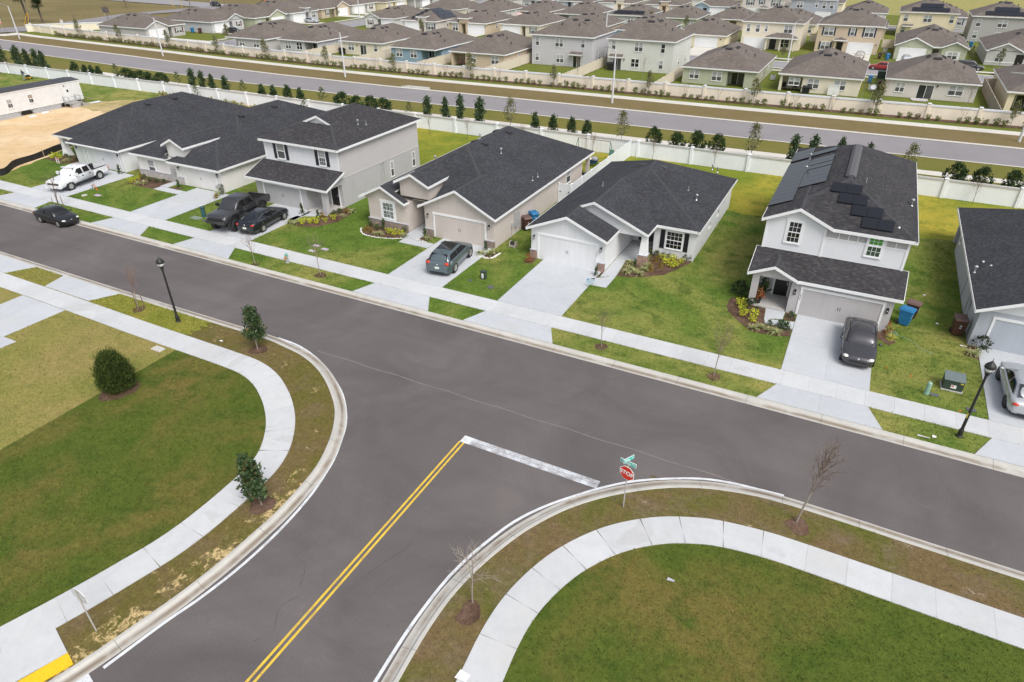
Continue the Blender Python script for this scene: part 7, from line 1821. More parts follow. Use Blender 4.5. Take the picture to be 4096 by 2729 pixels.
# ------------------------------------------------------------------ walls and fences
WALLW = stucco('wall_white', (.80, .82, .86), .03); WALLCAP = plain('wall_cap_grey', (.50, .49, .49), .8, var=.06)
WALLB = stucco('wall_beige', (.80, .72, .59), .04); CAPB = plain('wall_cap_white', (.70, .72, .76), .7, var=.03); VINYL = plain('vinyl_white', (.74, .76, .79), .4, var=.02); VINYLB = plain('vinyl_beige', (.66, .59, .49), .5, var=.03)
ww = empty('boundary_wall', (-60, 76.4, 0), 'long white wall with a grey cap and square pillars behind the near houses', 'wall')
b = MB(); b.box(-160, 62, 76.34, 76.46, -.05, 1.72); b.build('panel', WALLW, ww)
b = MB(); b.box(-160, 62, 76.27, 76.53, 1.70, 1.86); b.build('cap', WALLCAP, ww)
for k in range(33):
    x = -148.75+6.31*k; b = MB(); b.box(x-.15, x+.15, 76.2, 76.6, -.05, 1.94); b.add([(x-.2, 76.15, 1.94), (x+.2, 76.15, 1.94), (x+.2, 76.65, 1.94), (x-.2, 76.65, 1.94), (x, 76.4, 2.02)], [(0, 1, 4), (1, 2, 4), (2, 3, 4), (3, 0, 4), (3, 2, 1, 0)]); b.build('pillar', WALLW, ww)
bw = empty('boundary_wall', (-90, 112.5, 0), 'long beige wall with a white cap and pillars in front of the far estate', 'wall')
px = [-211]+[-206+6.3*k for k in range(52)]
b = MB(); c = MB()
for a, d in zip(px[:-1], px[1:]):
    ya, yd = wally(a), wally(d)
    for m, z0, z1, t in ((b, -.1, 1.62, .07), (c, 1.62, 1.86, .13)): m.add([(a, ya-t, z0), (d, yd-t, z0), (d, yd+t, z0), (a, ya+t, z0), (a, ya-t, z1), (d, yd-t, z1), (d, yd+t, z1), (a, ya+t, z1)], [(0, 1, 5, 4), (2, 3, 7, 6), (4, 5, 6, 7), (1, 2, 6, 5), (3, 0, 4, 7)])
b.build('panel', WALLB, bw); c.build('cap', CAPB, bw)
for x in px:
    y = wally(x); b = MB(); b.box(x-.2, x+.2, y-.2, y+.2, -.1, 1.95); p = b.build('pillar', WALLB, bw)
    c = MB(); c.add([(x-.25, y-.25, 1.95), (x+.25, y-.25, 1.95), (x+.25, y+.25, 1.95), (x-.25, y+.25, 1.95), (x-.25, y-.25, 2.03), (x+.25, y-.25, 2.03), (x+.25, y+.25, 2.03), (x-.25, y+.25, 2.03), (x, y, 2.12)], [(3, 2, 1, 0), (0, 1, 5, 4), (1, 2, 6, 5), (2, 3, 7, 6), (3, 0, 4, 7), (4, 5, 8), (5, 6, 8), (6, 7, 8), (7, 4, 8)]); c.build('pillar_cap', CAPB, p)
sw = empty('boundary_wall', (-208, 124, 0), 'short beige wall section turning in at the estate entry, far left', 'wall')
b = MB(); b.prism([(-211.1, 117), (-210.9, 117), (-186.9, 140), (-187.1, 140.1)], -.1, 1.62); b.build('panel', WALLB, sw); b = MB(); b.prism([(-211.2, 117), (-210.8, 117), (-186.8, 140), (-187.2, 140.1)], 1.62, 1.85); b.build('cap', CAPB, sw)
def vinyl_fence(label, pts, h=1.83, mat=VINYL, sp=2.4, gate=False, name='fence', cat='fence'):
    root = empty(name, (*pts[0], 0), label, cat, None if gate else 'vinyl fences'); b = MB(); 
    for (ax_, ay_), (bx_, by_) in zip(pts[:-1], pts[1:]):
        A = Vector((ax_, ay_, 0)); B = Vector((bx_, by_, 0)); d = (B-A); L = d.length; d.normalize(); n = Vector((-d.y, d.x, 0)); m = max(1, round(L/sp))
        for z0, z1, t in ((.06, h-.12, .022), (h-.14, h-.02, .04), (.06, .18, .035)):
            q = [A-n*t, B-n*t, B+n*t, A+n*t]; b.prism([(p.x, p.y) for p in q], z0, z1)
        for k in range(int(L/.18)):
            p = A+d*(k*.18+.09); q = [p-n*.026-d*.004, p-n*.026+d*.004, p+n*.026+d*.004, p+n*.026-d*.004]; b.prism([(v.x, v.y) for v in q], .18, h-.14)
        for k in range(m+1):
            p = A+d*(L*k/m); c = MB(); c.box(p.x-.065, p.x+.065, p.y-.065, p.y+.065, 0, h+.03); c.add([(p.x-.085, p.y-.085, h+.03), (p.x+.085, p.y-.085, h+.03), (p.x+.085, p.y+.085, h+.03), (p.x-.085, p.y+.085, h+.03), (p.x, p.y, h+.11)], [(0, 1, 4), (1, 2, 4), (2, 3, 4), (3, 0, 4), (3, 2, 1, 0)]); c.build('post', mat, root)
    b.build('panel', mat, root); return root
vinyl_fence('tall white vinyl fence running back from the gate between the tan and the white house', [(-23.42, 58.2), (-23.42, 76.1)], 1.95)
g = vinyl_fence('white vinyl gate between the tan house wall and the white fence', [(-24.75, 58.1), (-23.5, 58.1)], 1.9, gate=True, name='gate', cat='gate')
b = MB(); b.box(-23.72, -23.6, 58.0, 58.06, 1.05, 1.15); b.build('handle', MAT['black'], g); b = MB(); b.box(-24.62, -24.5, 58.0, 58.06, 1.05, 1.13); b.build('hinge', MAT['black'], g)
for lb, pts, h in (('beige side fence right of the second grey house', [(-108.3, 112.4), (-108.3, 131)], 1.8), ('beige side fence between the cream and the light blue house', [(-93.3, 112.6), (-93.3, 134)], 1.8), ('beige side fence between the light blue and the tan porch house', [(-78.4, 112.6), (-78.4, 134)], 1.8), ('beige side fence right of the tan porch house', [(-63.6, 113), (-63.6, 136)], 1.8), ('beige side fence between the two two-storey houses', [(-48.2, 113), (-48.2, 140), (-47.0, 140)], 1.8), ('beige side fence left of the sage green house', [(-31.6, 113), (-31.6, 136)], 1.8), ('grey-brown side fence of the tan house at the right edge', [(16.9, 114.2), (16.9, 140), (18.5, 140)], 1.9), ('beige cross fence behind the cream two-storey house', [(-15.8, 190), (-1, 190)], 1.8), ('beige cross fence right of the tan two-storey house', [(.3, 186), (2.7, 186)], 1.8)):
    vinyl_fence(lb, pts, h, VINYLB if 'grey-brown' not in lb else plain('fence_weathered', (.42, .36, .29), .8, var=.15))
# ------------------------------------------------------------------ lamp posts and street lights
LAMPB = plain('lamp_black', (.020, .019, .019), .5); LENS_ = plain('lamp_lens', (.62, .63, .62), .12, var=.05); CONC = plain('pole_concrete', (.58, .59, .60), .7, var=.06)
def lamp_post(label, x, y, H=4.15):
    root = empty('lamp_post', (x, y, 0), label, 'lamp post', 'black lamp posts')
    b = MB(); b.lathe([(.17, 0), (.17, .06), (.13, .10), (.12, .42), (.085, .52), (.08, .56), (.058, H-.35), (.07, H-.33), (.07, H-.28), (.05, H-.26)], (0, 0, 0), 14); b.build('post', LAMPB, root, world=False)
    b = MB(); b.lathe([(.05, H-.27), (.09, H-.20), (.14, H-.02), (.17, H+.02)], (0, 0, 0), 14); b.build('lamp_base', LAMPB, root, world=False)
    b = MB(); b.lathe([(.15, H+.02), (.215, H+.13), (.24, H+.26)], (0, 0, 0), 14); l = b.build('lens', LENS_, root, world=False, smooth=True)
    r = MB()
    for k in range(4): a = k*pi/2+.5; r.tube((cos(a)*.165, sin(a)*.165, H+.02), (cos(a)*.245, sin(a)*.245, H+.26), .012, .012, 4)
    r.build('rib', LAMPB, l, world=False)
    b = MB(); b.lathe([(.25, H+.25), (.262, H+.30), (.235, H+.40), (.16, H+.50), (.09, H+.545), (.075, H+.60), (.05, H+.62), (.018, H+.66), (.012, H+.78)], (0, 0, 0), 14); b.build('hood', LAMPB, root, world=False, smooth=True)
    if 'right' in label:
        t = MB(); t.box(-.072, -.03, -.078, -.05, 1.25, 1.55); t.build('tag', plain('tag_yellow', (.6, .48, .05), .5), root, world=False)
    return root
lamp_post('black lantern lamp post on the left verge by the staked sapling', -38.44, 24.46, 4.15); lamp_post('black lantern lamp post at the right, in front of the silver sedan', 8.57, 34.7, 4.1)
def street_light(label, x, y, H=7.6, arm=-3.1, rz=0.):
    root = empty('street_light', (x, y, 0), label, 'street light', 'concrete street lights', rz)
    b = MB(); b.lathe([(.17, 0), (.10, H)], (0, 0, 0), 10); b.build('pole', CONC, root, world=False)
    b = MB(); n = 6
    for k in range(n):
        t0, t1 = k/n, (k+1)/n; b.tube((arm*t0, 0, H-.1+.5*sin(t0*pi*.5)), (arm*t1, 0, H-.1+.5*sin(t1*pi*.5)), .045, .04, 6)
    b.build('arm', MAT['galv'], root, world=False)
    b = MB(); s = -1 if arm < 0 else 1; b.box(min(arm, arm+s*.7), max(arm, arm+s*.7), -.14, .14, H+.34, H+.46); h = b.build('lamp_head', MAT['galv'], root, world=False)
    return root
for x, lb in ((-197.7, 'concrete street light at the estate entry, far left'), (-139.8, 'concrete street light in front of the white-gabled house'), (-87.4, 'concrete street light in front of the light blue house'), (-35.3, 'concrete street light in front of the pale two-storey house'), (18.5, 'concrete street light at the right edge of the avenue verge')):
    street_light(lb, x, av(x)+3.0+(1. if x > -150 else .6), 7.6, -2.8 if x != -35.3 else -1.1)
street_light('concrete street light between the cream and tan two-storey houses', -16.3, 156.6, 7.2, 1.6, 1.2); street_light('concrete street light in front of the off-white house in the far row', -150.5, 186, 7.4, 1.6, .6); street_light('concrete street light near the top edge of the cross street', -150.2, 217, 7.4, 1.5, .6); street_light('concrete street light behind the lilac two-storey house', -56.6, 157.2, 7.4, 1.7, .9)
# ------------------------------------------------------------------ signs
SIGN_RED = plain('sign_red', (.66, .035, .018), .45, var=.06); SIGN_W = plain('sign_white', (.78, .78, .78), .45, var=.03); SIGN_TEAL = plain('sign_teal', (.04, .50, .44), .45, var=.04); POST = plain('sign_post', (.42, .41, .38), .6, var=.1); SIGN_BACK = plain('sign_back', (.56, .57, .57), .4, .3)
def text_mesh(s, size, mat, parent, loc, rot, name='lettering', ext=.003, bold=0., xs=1.):
    cu = bpy.data.curves.new(name, 'FONT'); cu.body = s; cu.size = size; cu.extrude = ext; cu.align_x = 'CENTER'; cu.align_y = 'CENTER'; cu.offset = bold; cu.space_character = xs
    o = bpy.data.objects.new(name, cu); COL.objects.link(o); dg = bpy.context.evaluated_depsgraph_get(); me = bpy.data.meshes.new_from_object(o.evaluated_get(dg)); bpy.data.objects.remove(o)
    me.materials.clear(); me.materials.append(mat); q = bpy.data.objects.new(name, me); COL.objects.link(q); q.parent = parent; q.location = loc; q.rotation_euler = rot; return q
def stop_sign(label, x, y, az, hc=2.12, blades=True, z=0, back=False):
    root = empty('stop_sign', (x, y, z), label, 'stop sign', None, az)        # the face looks along local -Y
    b = MB(); b.lathe([(.03, 0), (.03, hc+.55 if blades else hc+.42)], (0, 0, 0), 8); b.build('post', POST, root, world=False)
    def octa(r): return [(r*cos(pi/8+k*pi/4), r*sin(pi/8+k*pi/4)) for k in range(8)]
    R = .40
    def plate(r, y0, y1):
        m = MB(); p = octa(r); m.add([(a, y0, hc+c) for a, c in p]+[(a, y1, hc+c) for a, c in p], [tuple(range(8)), tuple(range(15, 7, -1))]+[(k, 8+k, 8+(k+1) % 8, (k+1) % 8) for k in range(8)]); return m
    pl = plate(R, -.050, -.032).build('plate', SIGN_W, root, world=False); plate(R*.93, -.054, -.0505).build('face', SIGN_RED, pl, world=False)
    bk = plate(R*.995, -.0315, -.030).build('plate_back', SIGN_BACK, pl, world=False)
    text_mesh('STOP', .30, SIGN_W, pl, (0, -.056, hc), (pi/2, 0, 0), ext=.002, bold=.011, xs=.98)
    if blades:
        for nm, s2, sz, zz, an, w_ in (('street_name_blade', ('Travis', 'Way'), .165, hc+.58, 0.07, .78), ('street_name_blade', ('Siles', 'St'), .15, hc+.80, 1.34, .62)):
            e = bpy.data.objects.new('street_name_blade', None)
            m = MB(); m.box(-w_/2, w_/2, -.012, .012, zz-.11, zz+.11); o = m.build('street_name_blade', SIGN_W, root, world=False); o.rotation_euler = (0, 0, an)
            for sg in (-1, 1):
                f = MB(); f.box(-w_/2+.015, w_/2-.015, min(sg*.0125, sg*.015), max(sg*.0125, sg*.015), zz-.095, zz+.095); f.build('blade_face', SIGN_TEAL, o, world=False)
                r3 = (pi/2, 0, 0 if sg < 0 else pi); yy = sg*.018
                text_mesh(s2[0], sz*1.15, SIGN_W, o, (-.10*(-sg) if sg > 0 else -.10, yy, zz-.005), r3, ext=.001, bold=.004); text_mesh(s2[1], sz*.62, SIGN_W, o, ((.28 if sg < 0 else -.28)*w_/.82, yy, zz+.02), r3, ext=.001, bold=.002)
            bpy.data.objects.remove(e)
    return root
stop_sign('red STOP sign with two crossed teal street name blades at the junction corner', -5.52, 21.87, -.26)
stop_sign('grey back of a stop sign on a leaning post beside the lower left kerb ramp', -21.32, 6.62, 3.2, 2.0, False)
# yard signs
def yard_sign(label, x, y, az, w_, h_, z0, draw):
    root = empty('yard_sign', (x, y, 0), label, 'yard sign', None, az); b = MB()
    for sx in (-w_*.3, w_*.3): b.tube((sx, .01, 0), (sx, .01, z0+h_*.8), .006, .006, 5)
    b.build('stake', MAT['galv'], root, world=False); b = MB(); b.box(-w_/2, w_/2, -.006, .004, z0, z0+h_); p = b.build('board', plain('board_pale_blue', (.60, .72, .80), .5, var=.03) if draw == 1 else SIGN_W, root, world=False); draw_sign(p, draw, w_, h_, z0); return root
INK = plain('ink_blue', (.03, .16, .34), .5); INKR = plain('ink_red', (.55, .03, .03), .5)
def draw_sign(p, d, w_, h_, z0):
    if d == 1:
        m = MB(); m.lathe([(.075, -.0075), (.075, -.009)], (-w_*.33, 0, z0+h_*.80), 16, 0, 'y'); m.build('emblem', plain('emblem_blue', (.03, .25, .55), .5), p, world=False)
        text_mesh('H', .09, SIGN_W, p, (-w_*.33, -.0105, z0+h_*.80), (pi/2, 0, 0), ext=.0008)
        text_mesh('Highland Homes', .062, INK, p, (w_*.12, -.009, z0+h_*.80), (pi/2, 0, 0), ext=.0008); text_mesh('WE SAID yes', .10, INK, p, (-w_*.08, -.009, z0+h_*.48), (pi/2, 0, 0), ext=.0008); text_mesh('TO THE ADDRESS', .07, INK, p, (-w_*.12, -.009, z0+h_*.18), (pi/2, 0, 0), ext=.0008)
        m = MB(); m.lathe([(.085, -.0075), (.085, -.009)], (w_*.34, 0, z0+h_*.24), 14, 0, 'y'); m.build('emblem', SIGN_W, p, world=False); m = MB(); m.lathe([(.03, -.0095), (.03, -.0105)], (w_*.34, 0, z0+h_*.24), 8, 0, 'y'); m.build('emblem', INKR, p, world=False)
    else:
        m = MB(); m.box(-w_*.42, w_*.42, -.008, -.0065, z0+h_*.68, z0+h_*.94); m.box(-w_*.42, w_*.42, -.008, -.0065, z0+h_*.06, z0+h_*.2); m.build('print', plain('print_red', (.45, .12, .08), .6, var=.3, scale=30), p, world=False); m = MB(); m.box(-w_*.1, w_*.3, -.008, -.0065, z0+h_*.32, z0+h_*.6); m.build('print', MAT['black'], p, world=False)
yard_sign('pale blue yard sign at the foot of the white house entry walk', -15.05, 41.95, -.05, .64, .48, .28, 1); yard_sign('small faded red and white yard sign on the lawn of the house by the sand lot', -81.2, 43.3, .1, .5, .66, .25, 2)
# ------------------------------------------------------------------ bins, boxes, hydrant and small utilities
BINB = plain('bin_brown', (.075, .032, .024), .5, var=.12); BINBL = plain('bin_blue', (.015, .16, .36), .5, var=.1); BINL = plain('bin_lid_brown', (.14, .085, .075), .55, var=.1)
def bin_(label, x, y, rz, mat, lid, s=1., group='wheeled bins by the houses'):
    root = empty('wheeled_bin', (x, y, 0), label, 'bin', group, rz); root.scale = (s, s, s); b = MB()
    b.add([(-.25, -.28, .08), (.25, -.28, .08), (.25, .24, .08), (-.25, .24, .08), (-.30, -.36, 1.0), (.30, -.36, 1.0), (.30, .34, 1.0), (-.30, .34, 1.0)], [(0, 3, 2, 1), (0, 1, 5, 4), (1, 2, 6, 5), (2, 3, 7, 6), (3, 0, 4, 7), (4, 5, 6, 7)]); b.box(-.32, .32, -.38, .36, .95, 1.0); b.build('body', mat, root, world=False)
    b = MB(); b.add([(-.33, -.41, 1.004), (.33, -.41, 1.004), (.33, .40, 1.004), (-.33, .40, 1.004), (-.28, -.34, 1.09), (.28, -.34, 1.09), (.28, .34, 1.11), (-.28, .34, 1.11)], [(0, 3, 2, 1), (0, 1, 5, 4), (1, 2, 6, 5), (2, 3, 7, 6), (3, 0, 4, 7), (4, 5, 6, 7)]); b.tube((-.27, .43, 1.0), (.27, .43, 1.0), .02, .02, 6); b.build('lid', lid, root, world=False)
    for sx in (-.24, .24): b = MB(); b.lathe([(.12, sx-.03), (.12, sx+.03)], (0, .28, .12), 12, 0, 'x'); b.build('wheel', TYRE, root, world=False)
    m = MB(); m.lathe([(.05, -.372), (.05, -.366)], (0, 0, .70), 6, 0, 'y'); m.box(-.05, .05, -.353, -.347, .54, .60); m.build('emblem', plain('bin_emblem', (.5, .55, .6), .6), root, world=False); return root
bin_('blue recycling bin beside the solar house garage', 5.85, 46.5, 1.25, BINBL, BINBL, 1.12); bin_('brown bin half behind the blue one at the solar house', 6.25, 47.75, 1.3, BINB, BINL, 1.1)
bin_('dark brown bin against the blue-grey house wall', 8.95, 46.6, .1, BINB, BINL, 1.2); bin_('dark brown bin at the right wall of the tan house', -24.35, 50.1, .9, BINB, BINL, 1.15); bin_('blue bin with blue lid behind the brown one at the tan house', -24.3, 51.5, .9, BINBL, BINBL, 1.12)
for lb, x, y, m in (('blue bin at the side of the grey house with red shutters', -167.5, 135.6, BINBL), ('brown bin at the side of the grey house with red shutters', -164.6, 135.6, BINB), ('blue bin left of the sage green two-gabled house', 1.9, 167.2, BINBL), ('dark bin left of the blue one by the tan two-storey house', .4, 168.2, BINB), ('blue bin at the side of the cream porch house', -.2, 138.5, BINBL), ('brown bin by the pinkish grey house corner', 1.5, 134, BINB), ('blue bin below the grey solar two-storey house', 18.5, 195, BINBL), ('brown bin below the grey solar two-storey house', 17.4, 195.2, BINB)):
    bin_(lb, x, y, random.uniform(-.4, .4), m, m, 1.15, 'bins of the far estate')
GRN = plain('box_green', (.035, .060, .045), .5, var=.1); GRNT = plain('box_green_top', (.13, .165, .165), .6, var=.12); MINT = plain('pedestal_mint', (.26, .42, .33), .5, var=.08); TEALP = plain('pedestal_teal', (.03, .10, .115), .5, var=.1)
tr = empty('transformer_box', (8.4, 39.5, 0), 'dark green transformer box on the lawn left of the right lamp post', 'utility box', None, .0)
b = MB(); b.box(-.55, .55, -.42, .45, .0, .06); b.build('pad', PORCH, tr, world=False); b = MB(); b.add([(-.5, -.36, .06), (.5, -.36, .06), (.5, .42, .06), (-.5, .42, .06), (-.5, -.36, .68), (.5, -.36, .68), (.5, .42, .82), (-.5, .42, .82)], [(0, 3, 2, 1), (0, 1, 5, 4), (1, 2, 6, 5), (2, 3, 7, 6), (3, 0, 4, 7), (4, 5, 6, 7)]); b.build('cabinet', GRN, tr, world=False)
b = MB(); b.add([(-.53, -.40, .685), (.53, -.40, .685), (.53, .45, .835), (-.53, .45, .835), (-.53, -.40, .72), (.53, -.40, .72), (.53, .45, .87), (-.53, .45, .87)], [(0, 3, 2, 1), (0, 1, 5, 4), (1, 2, 6, 5), (2, 3, 7, 6), (3, 0, 4, 7), (4, 5, 6, 7)]); b.build('lid', GRNT, tr, world=False)
b = MB(); b.box(-.12, .16, -.372, -.362, .20, .42); wl = b.build('warning_label', SIGN_W, tr, world=False); b = MB(); b.box(-.10, .02, -.376, -.373, .30, .39); b.build('print', INKR, wl, world=False); b = MB(); b.box(.30, .46, -.372, -.362, .56, .63); b.build('tag', plain('tag_yellow', (.6, .48, .05), .5), tr, world=False)
pd = empty('utility_pedestal', (7.1, 38.2, 0), 'mint green round utility pedestal beside the transformer box', 'utility box'); b = MB(); b.lathe([(.13, 0), (.13, .68), (.12, .76), (.07, .82)], (0, 0, 0), 14); b.build('cover', MINT, pd, world=False); b = MB(); b.lathe([(.15, 0), (.15, .10)], (0, 0, 0), 14); b.build('base', MINT, pd, world=False)
pd = empty('utility_pedestal', (-52.9, 39.3, 0), 'dark teal round utility pedestal left of the lifted pickup', 'utility box'); b = MB(); b.lathe([(.19, 0), (.19, .98), (.15, 1.03)], (0, 0, 0), 14); b.build('cover', TEALP, pd, world=False); b = MB(); b.lathe([(.20, .86), (.20, .9)], (0, 0, 0), 14); b.build('band', DARKTRIM, pd, world=False)
pd = empty('utility_pedestal', (-53.6, 39.75, 0), 'slim white utility post beside the teal pedestal', 'utility box'); b = MB(); b.box(-.09, .09, -.07, .07, 0, .75); b.build('post', MAT['boxgrey'], pd, world=False); b = MB(); b.box(-.1, .1, -.08, .08, .75, .82); b.build('cap', SIGN_W, pd, world=False)
ub = empty('utility_box', (-22.92, 39.7, 0), 'small dark green utility box with a white label on the tan house lawn', 'utility box'); b = MB(); b.box(-.19, .19, -.16, .16, 0, .62); b.build('cabinet', GRN, ub, world=False); b = MB(); b.box(-.21, .21, -.18, .18, .62, .68); b.build('lid', GRN, ub, world=False); b = MB(); b.box(-.1, .08, -.168, -.161, .12, .52); b.build('label', SIGN_W, ub, world=False)
pd = empty('utility_pedestal', (-69.7, 39.65, 0), 'grey two-part utility post near the orange marker on the left lawn', 'utility box'); b = MB(); b.box(-.05, .05, -.05, .05, 0, .55); b.build('post', MAT['boxgrey'], pd, world=False); b = MB(); b.lathe([(.26, .55), (.24, .60)], (0, 0, 0), 10); b.build('lid', MAT['boxgrey'], pd, world=False)
b = MB(); b.tube((-68.95, 39.6, 0), (-69.1, 39.5, .65), .05, .04, 8); b.lathe([(.05, .6), (.05, .7)], (-69.1, 39.5, 0), 8); tag(b.build('marker_post', plain('marker_orange', (.62, .12, .03), .5)), 'short orange marker post on the left lawn', 'marker post')
def lid(label, x, y, r, mat, sq=False, z=.0):
    b = MB()
    if sq: b.box(x-r, x+r, y-r*.55, y+r*.55, 0, .05+z); b.box(x-r*.3, x+r*.3, y-.02, y+.02, .05+z, .06+z)
    else: b.lathe([(r, 0), (r, .04+z), (r*.86, .055+z), (r*.84, .045+z)], (x, y, 0), 16)
    return tag(b.build('meter_lid', mat), label, 'utility lid', 'utility lids in the lawns')
PALE = plain('lid_pale', (.52, .50, .47), .8, var=.1); PINKL = plain('lid_lilac', (.50, .40, .52), .7, var=.08); GREYL = plain('lid_grey', (.10, .105, .115), .7, var=.2); GRNL = plain('lid_green', (.20, .26, .21), .7, var=.1)
for a in (('lilac meter lid nearest the tan house driveway lawn', -37.6, 38.5, .3, PINKL, 1), ('lilac meter lid behind the pale one right of the hydrant', -38.75, 38.75, .3, PINKL, 1), ('pale meter lid nearest the path right of the hydrant', -38.35, 37.75, .3, PALE, 1), ('pale round lid on the left lawn by the orange marker', -68.75, 38.0, .28, PALE, 0), ('pink-grey rectangular lid on the left lawn', -67.5, 38.6, .36, PINKL, 1), ('large green-grey lid left of the lifted pickup', -53.3, 38.7, .55, GRNL, 1), ('small dark lid left of the lifted pickup', -51.9, 38.5, .28, GREYL, 1), ('dark grey round lid on the lawn left of the white house driveway', -21.75, 38.65, .26, GREYL, 0), ('small grey lid near the green utility box', -23.7, 38.95, .16, GREYL, 0), ('dark square lid beside the mint pedestal', 7.5, 38.25, .24, GREYL, 1), ('dark square lid near the right lamp post', 9.3, 37.6, .24, GREYL, 1), ('pale concrete meter slab beside the curved path by the staked sapling', -36.6, 21.4, .42, PALE, 1)):
    lid(*a)
hy = empty('fire_hydrant', (-38.55, 35.1, 0), 'silver fire hydrant with a green top and orange outlet on the far verge', 'fire hydrant')
SIL = plain('hydrant_silver', (.46, .47, .48), .45, .3); b = MB(); b.lathe([(.16, 0), (.16, .06), (.11, .08), (.105, .52), (.14, .54), (.14, .60)], (0, 0, 0), 12); b.build('body', SIL, hy, world=False)
b = MB(); b.lathe([(.14, .601), (.14, .64), (.12, .72), (.06, .79), (.03, .80), (.03, .86)], (0, 0, 0), 12); b.build('bonnet', plain('hydrant_green', (.10, .30, .24), .5), hy, world=False)
b = MB(); b.lathe([(.085, -.24), (.085, -.10)], (0, 0, .46), 10, 0, 'y'); b.build('outlet', plain('hydrant_orange', (.62, .22, .03), .5), hy, world=False)
for s in (-1, 1): b = MB(); b.lathe([(.06, s*.10), (.06, s*.19)], (0, 0, .46), 8, 0, 'x'); b.build('side_outlet', SIL, hy, world=False)
# potted plants, porch things
def pot(label, x, y, z, s, leafm, root_=None):
    root = empty('potted_plant', (x, y, z), label, 'potted plant'); b = MB(); b.lathe([(.14*s, 0), (.20*s, .36*s), (.18*s, .36*s), (.17*s, .32*s)], (0, 0, 0), 12); b.build('pot', DARKTRIM, root, world=False)
    P = np.array([0, 0, .65*s])+RNG.normal(size=(90, 3))*np.array([.16, .16, .18])*s; quads_mesh('leaves', leaves(P, .13*s, 3., None, .7), LM[leafm], root); return root
pot('potted green palm by the solar house front door', -3.4, 46.2, .1, 1.25, 'upright'); pot('potted reddish plant at the edge of the solar house porch', -3.45, 45.05, .1, 1.05, 'rusty'); pot('dark potted plant by the tan house front door', -32.1, 48.6, .05, 1.2, 'dark')
hz = empty('garden_hose', (5.6, 44.6, 0), 'pale green garden hose lying on the grass by the solar house', 'hose'); cu = MB(); pr = None
pts = [(4.95, 45.0, .04)]+[(5.25+.28*cos(t), 44.9+.2*sin(t), .03+.01*t) for t in np.arange(0, 12, .5)]+[(5.7, 44.6, .03), (6.3, 44.3, .03), (6.7, 43.7, .03), (7.1, 43.3, .03), (7.6, 43.2, .03)]
L_ = spline([(p[0], p[1]) for p in pts], .12)
for a, c in zip(L_[:-1], L_[1:]): cu.tube((a.x, a.y, .03), (c.x, c.y, .03), .014, .014, 5, cap=False)
cu.build('tube', plain('hose_green', (.30, .42, .33), .5), hz)
hx = empty('hose_reel', (-23.7, 46.2, 0), 'beige hose reel box on the grass at the tan house corner', 'hose reel'); b = MB(); b.box(-.3, .3, -.25, .25, .04, .2); 
for s in (-.25, .25): b.add([(s-.04, -.3, .0), (s+.04, -.3, 0), (s+.04, .3, 0), (s-.04, .3, 0), (s-.04, -.15, .5), (s+.04, -.15, .5), (s+.04, .15, .5), (s-.04, .15, .5)], [(0, 1, 5, 4), (1, 2, 6, 5), (2, 3, 7, 6), (3, 0, 4, 7), (4, 5, 6, 7)])
b.build('frame', plain('reel_beige', (.36, .33, .27), .6), hx, world=False); b = MB(); b.lathe([(.17, -.2), (.17, .2)], (0, 0, .3), 12, 0, 'x'); b.build('drum', DARKTRIM, hx, world=False)
# litter on the grass and road
for k, (lb, x, y, w_, h_, c_) in enumerate((('white paper lying on the lower curved path', -7.92, 11.4, .24, .17, SIGN_W), ('small grey scrap on the right lawn', -2.44, 18.83, .16, .07, MAT['boxgrey']), ('white scrap of paper on the right verge by the kerb', 7.4, 34.0, .1, .1, SIGN_W), ('pale strip of wood at the kerb on the right verge', 6.9, 33.75, .32, .05, PALE), ('white scrap on the brown verge by the first magnolia', -33.7, 23.9, .13, .06, SIGN_W), ('small white cap in the grass right of the solar house', 7.2, 51.8, .09, .09, SIGN_W), ('small white cap on the dark grass strip', 7.9, 47.5, .09, .09, SIGN_W), ('white plastic pipe piece by the brown bin', 9.3, 45.0, .2, .05, SIGN_W))):
    b = MB(); b.add([(x-w_, y-h_, .055), (x+w_*.9, y-h_*.8, .07), (x+w_, y+h_, .05), (x-w_*.8, y+h_*1.1, .075), (x-w_, y-h_, .05), (x+w_*.9, y-h_*.8, .065), (x+w_, y+h_, .045), (x-w_*.8, y+h_*1.1, .07)], [(0, 1, 2, 3), (7, 6, 5, 4), (0, 4, 5, 1), (1, 5, 6, 2), (2, 6, 7, 3), (3, 7, 4, 0)]); tag(b.build('litter', c_), lb, 'litter')
for k, (x, y, c_) in enumerate(((8.7, 37.0, 'marker_orange2'), (4.95, 39.9, 'marker_orange2'), (6.3, 39.6, 'marker_orange2'))):
    b = MB(); b.box(x-.05, x+.05, y-.004, y+.004, .10, .18); b.tube((x-.05, y, 0), (x-.05, y, .18), .004, .004, 4); tag(b.build('marker_flag', plain('marker_orange2', (.75, .18, .02), .5)), ('orange marker flag nearest the right lamp post', 'orange marker flag beside the solar house driveway', 'orange marker flag on the lawn in front of the bins')[k], 'marker flag')
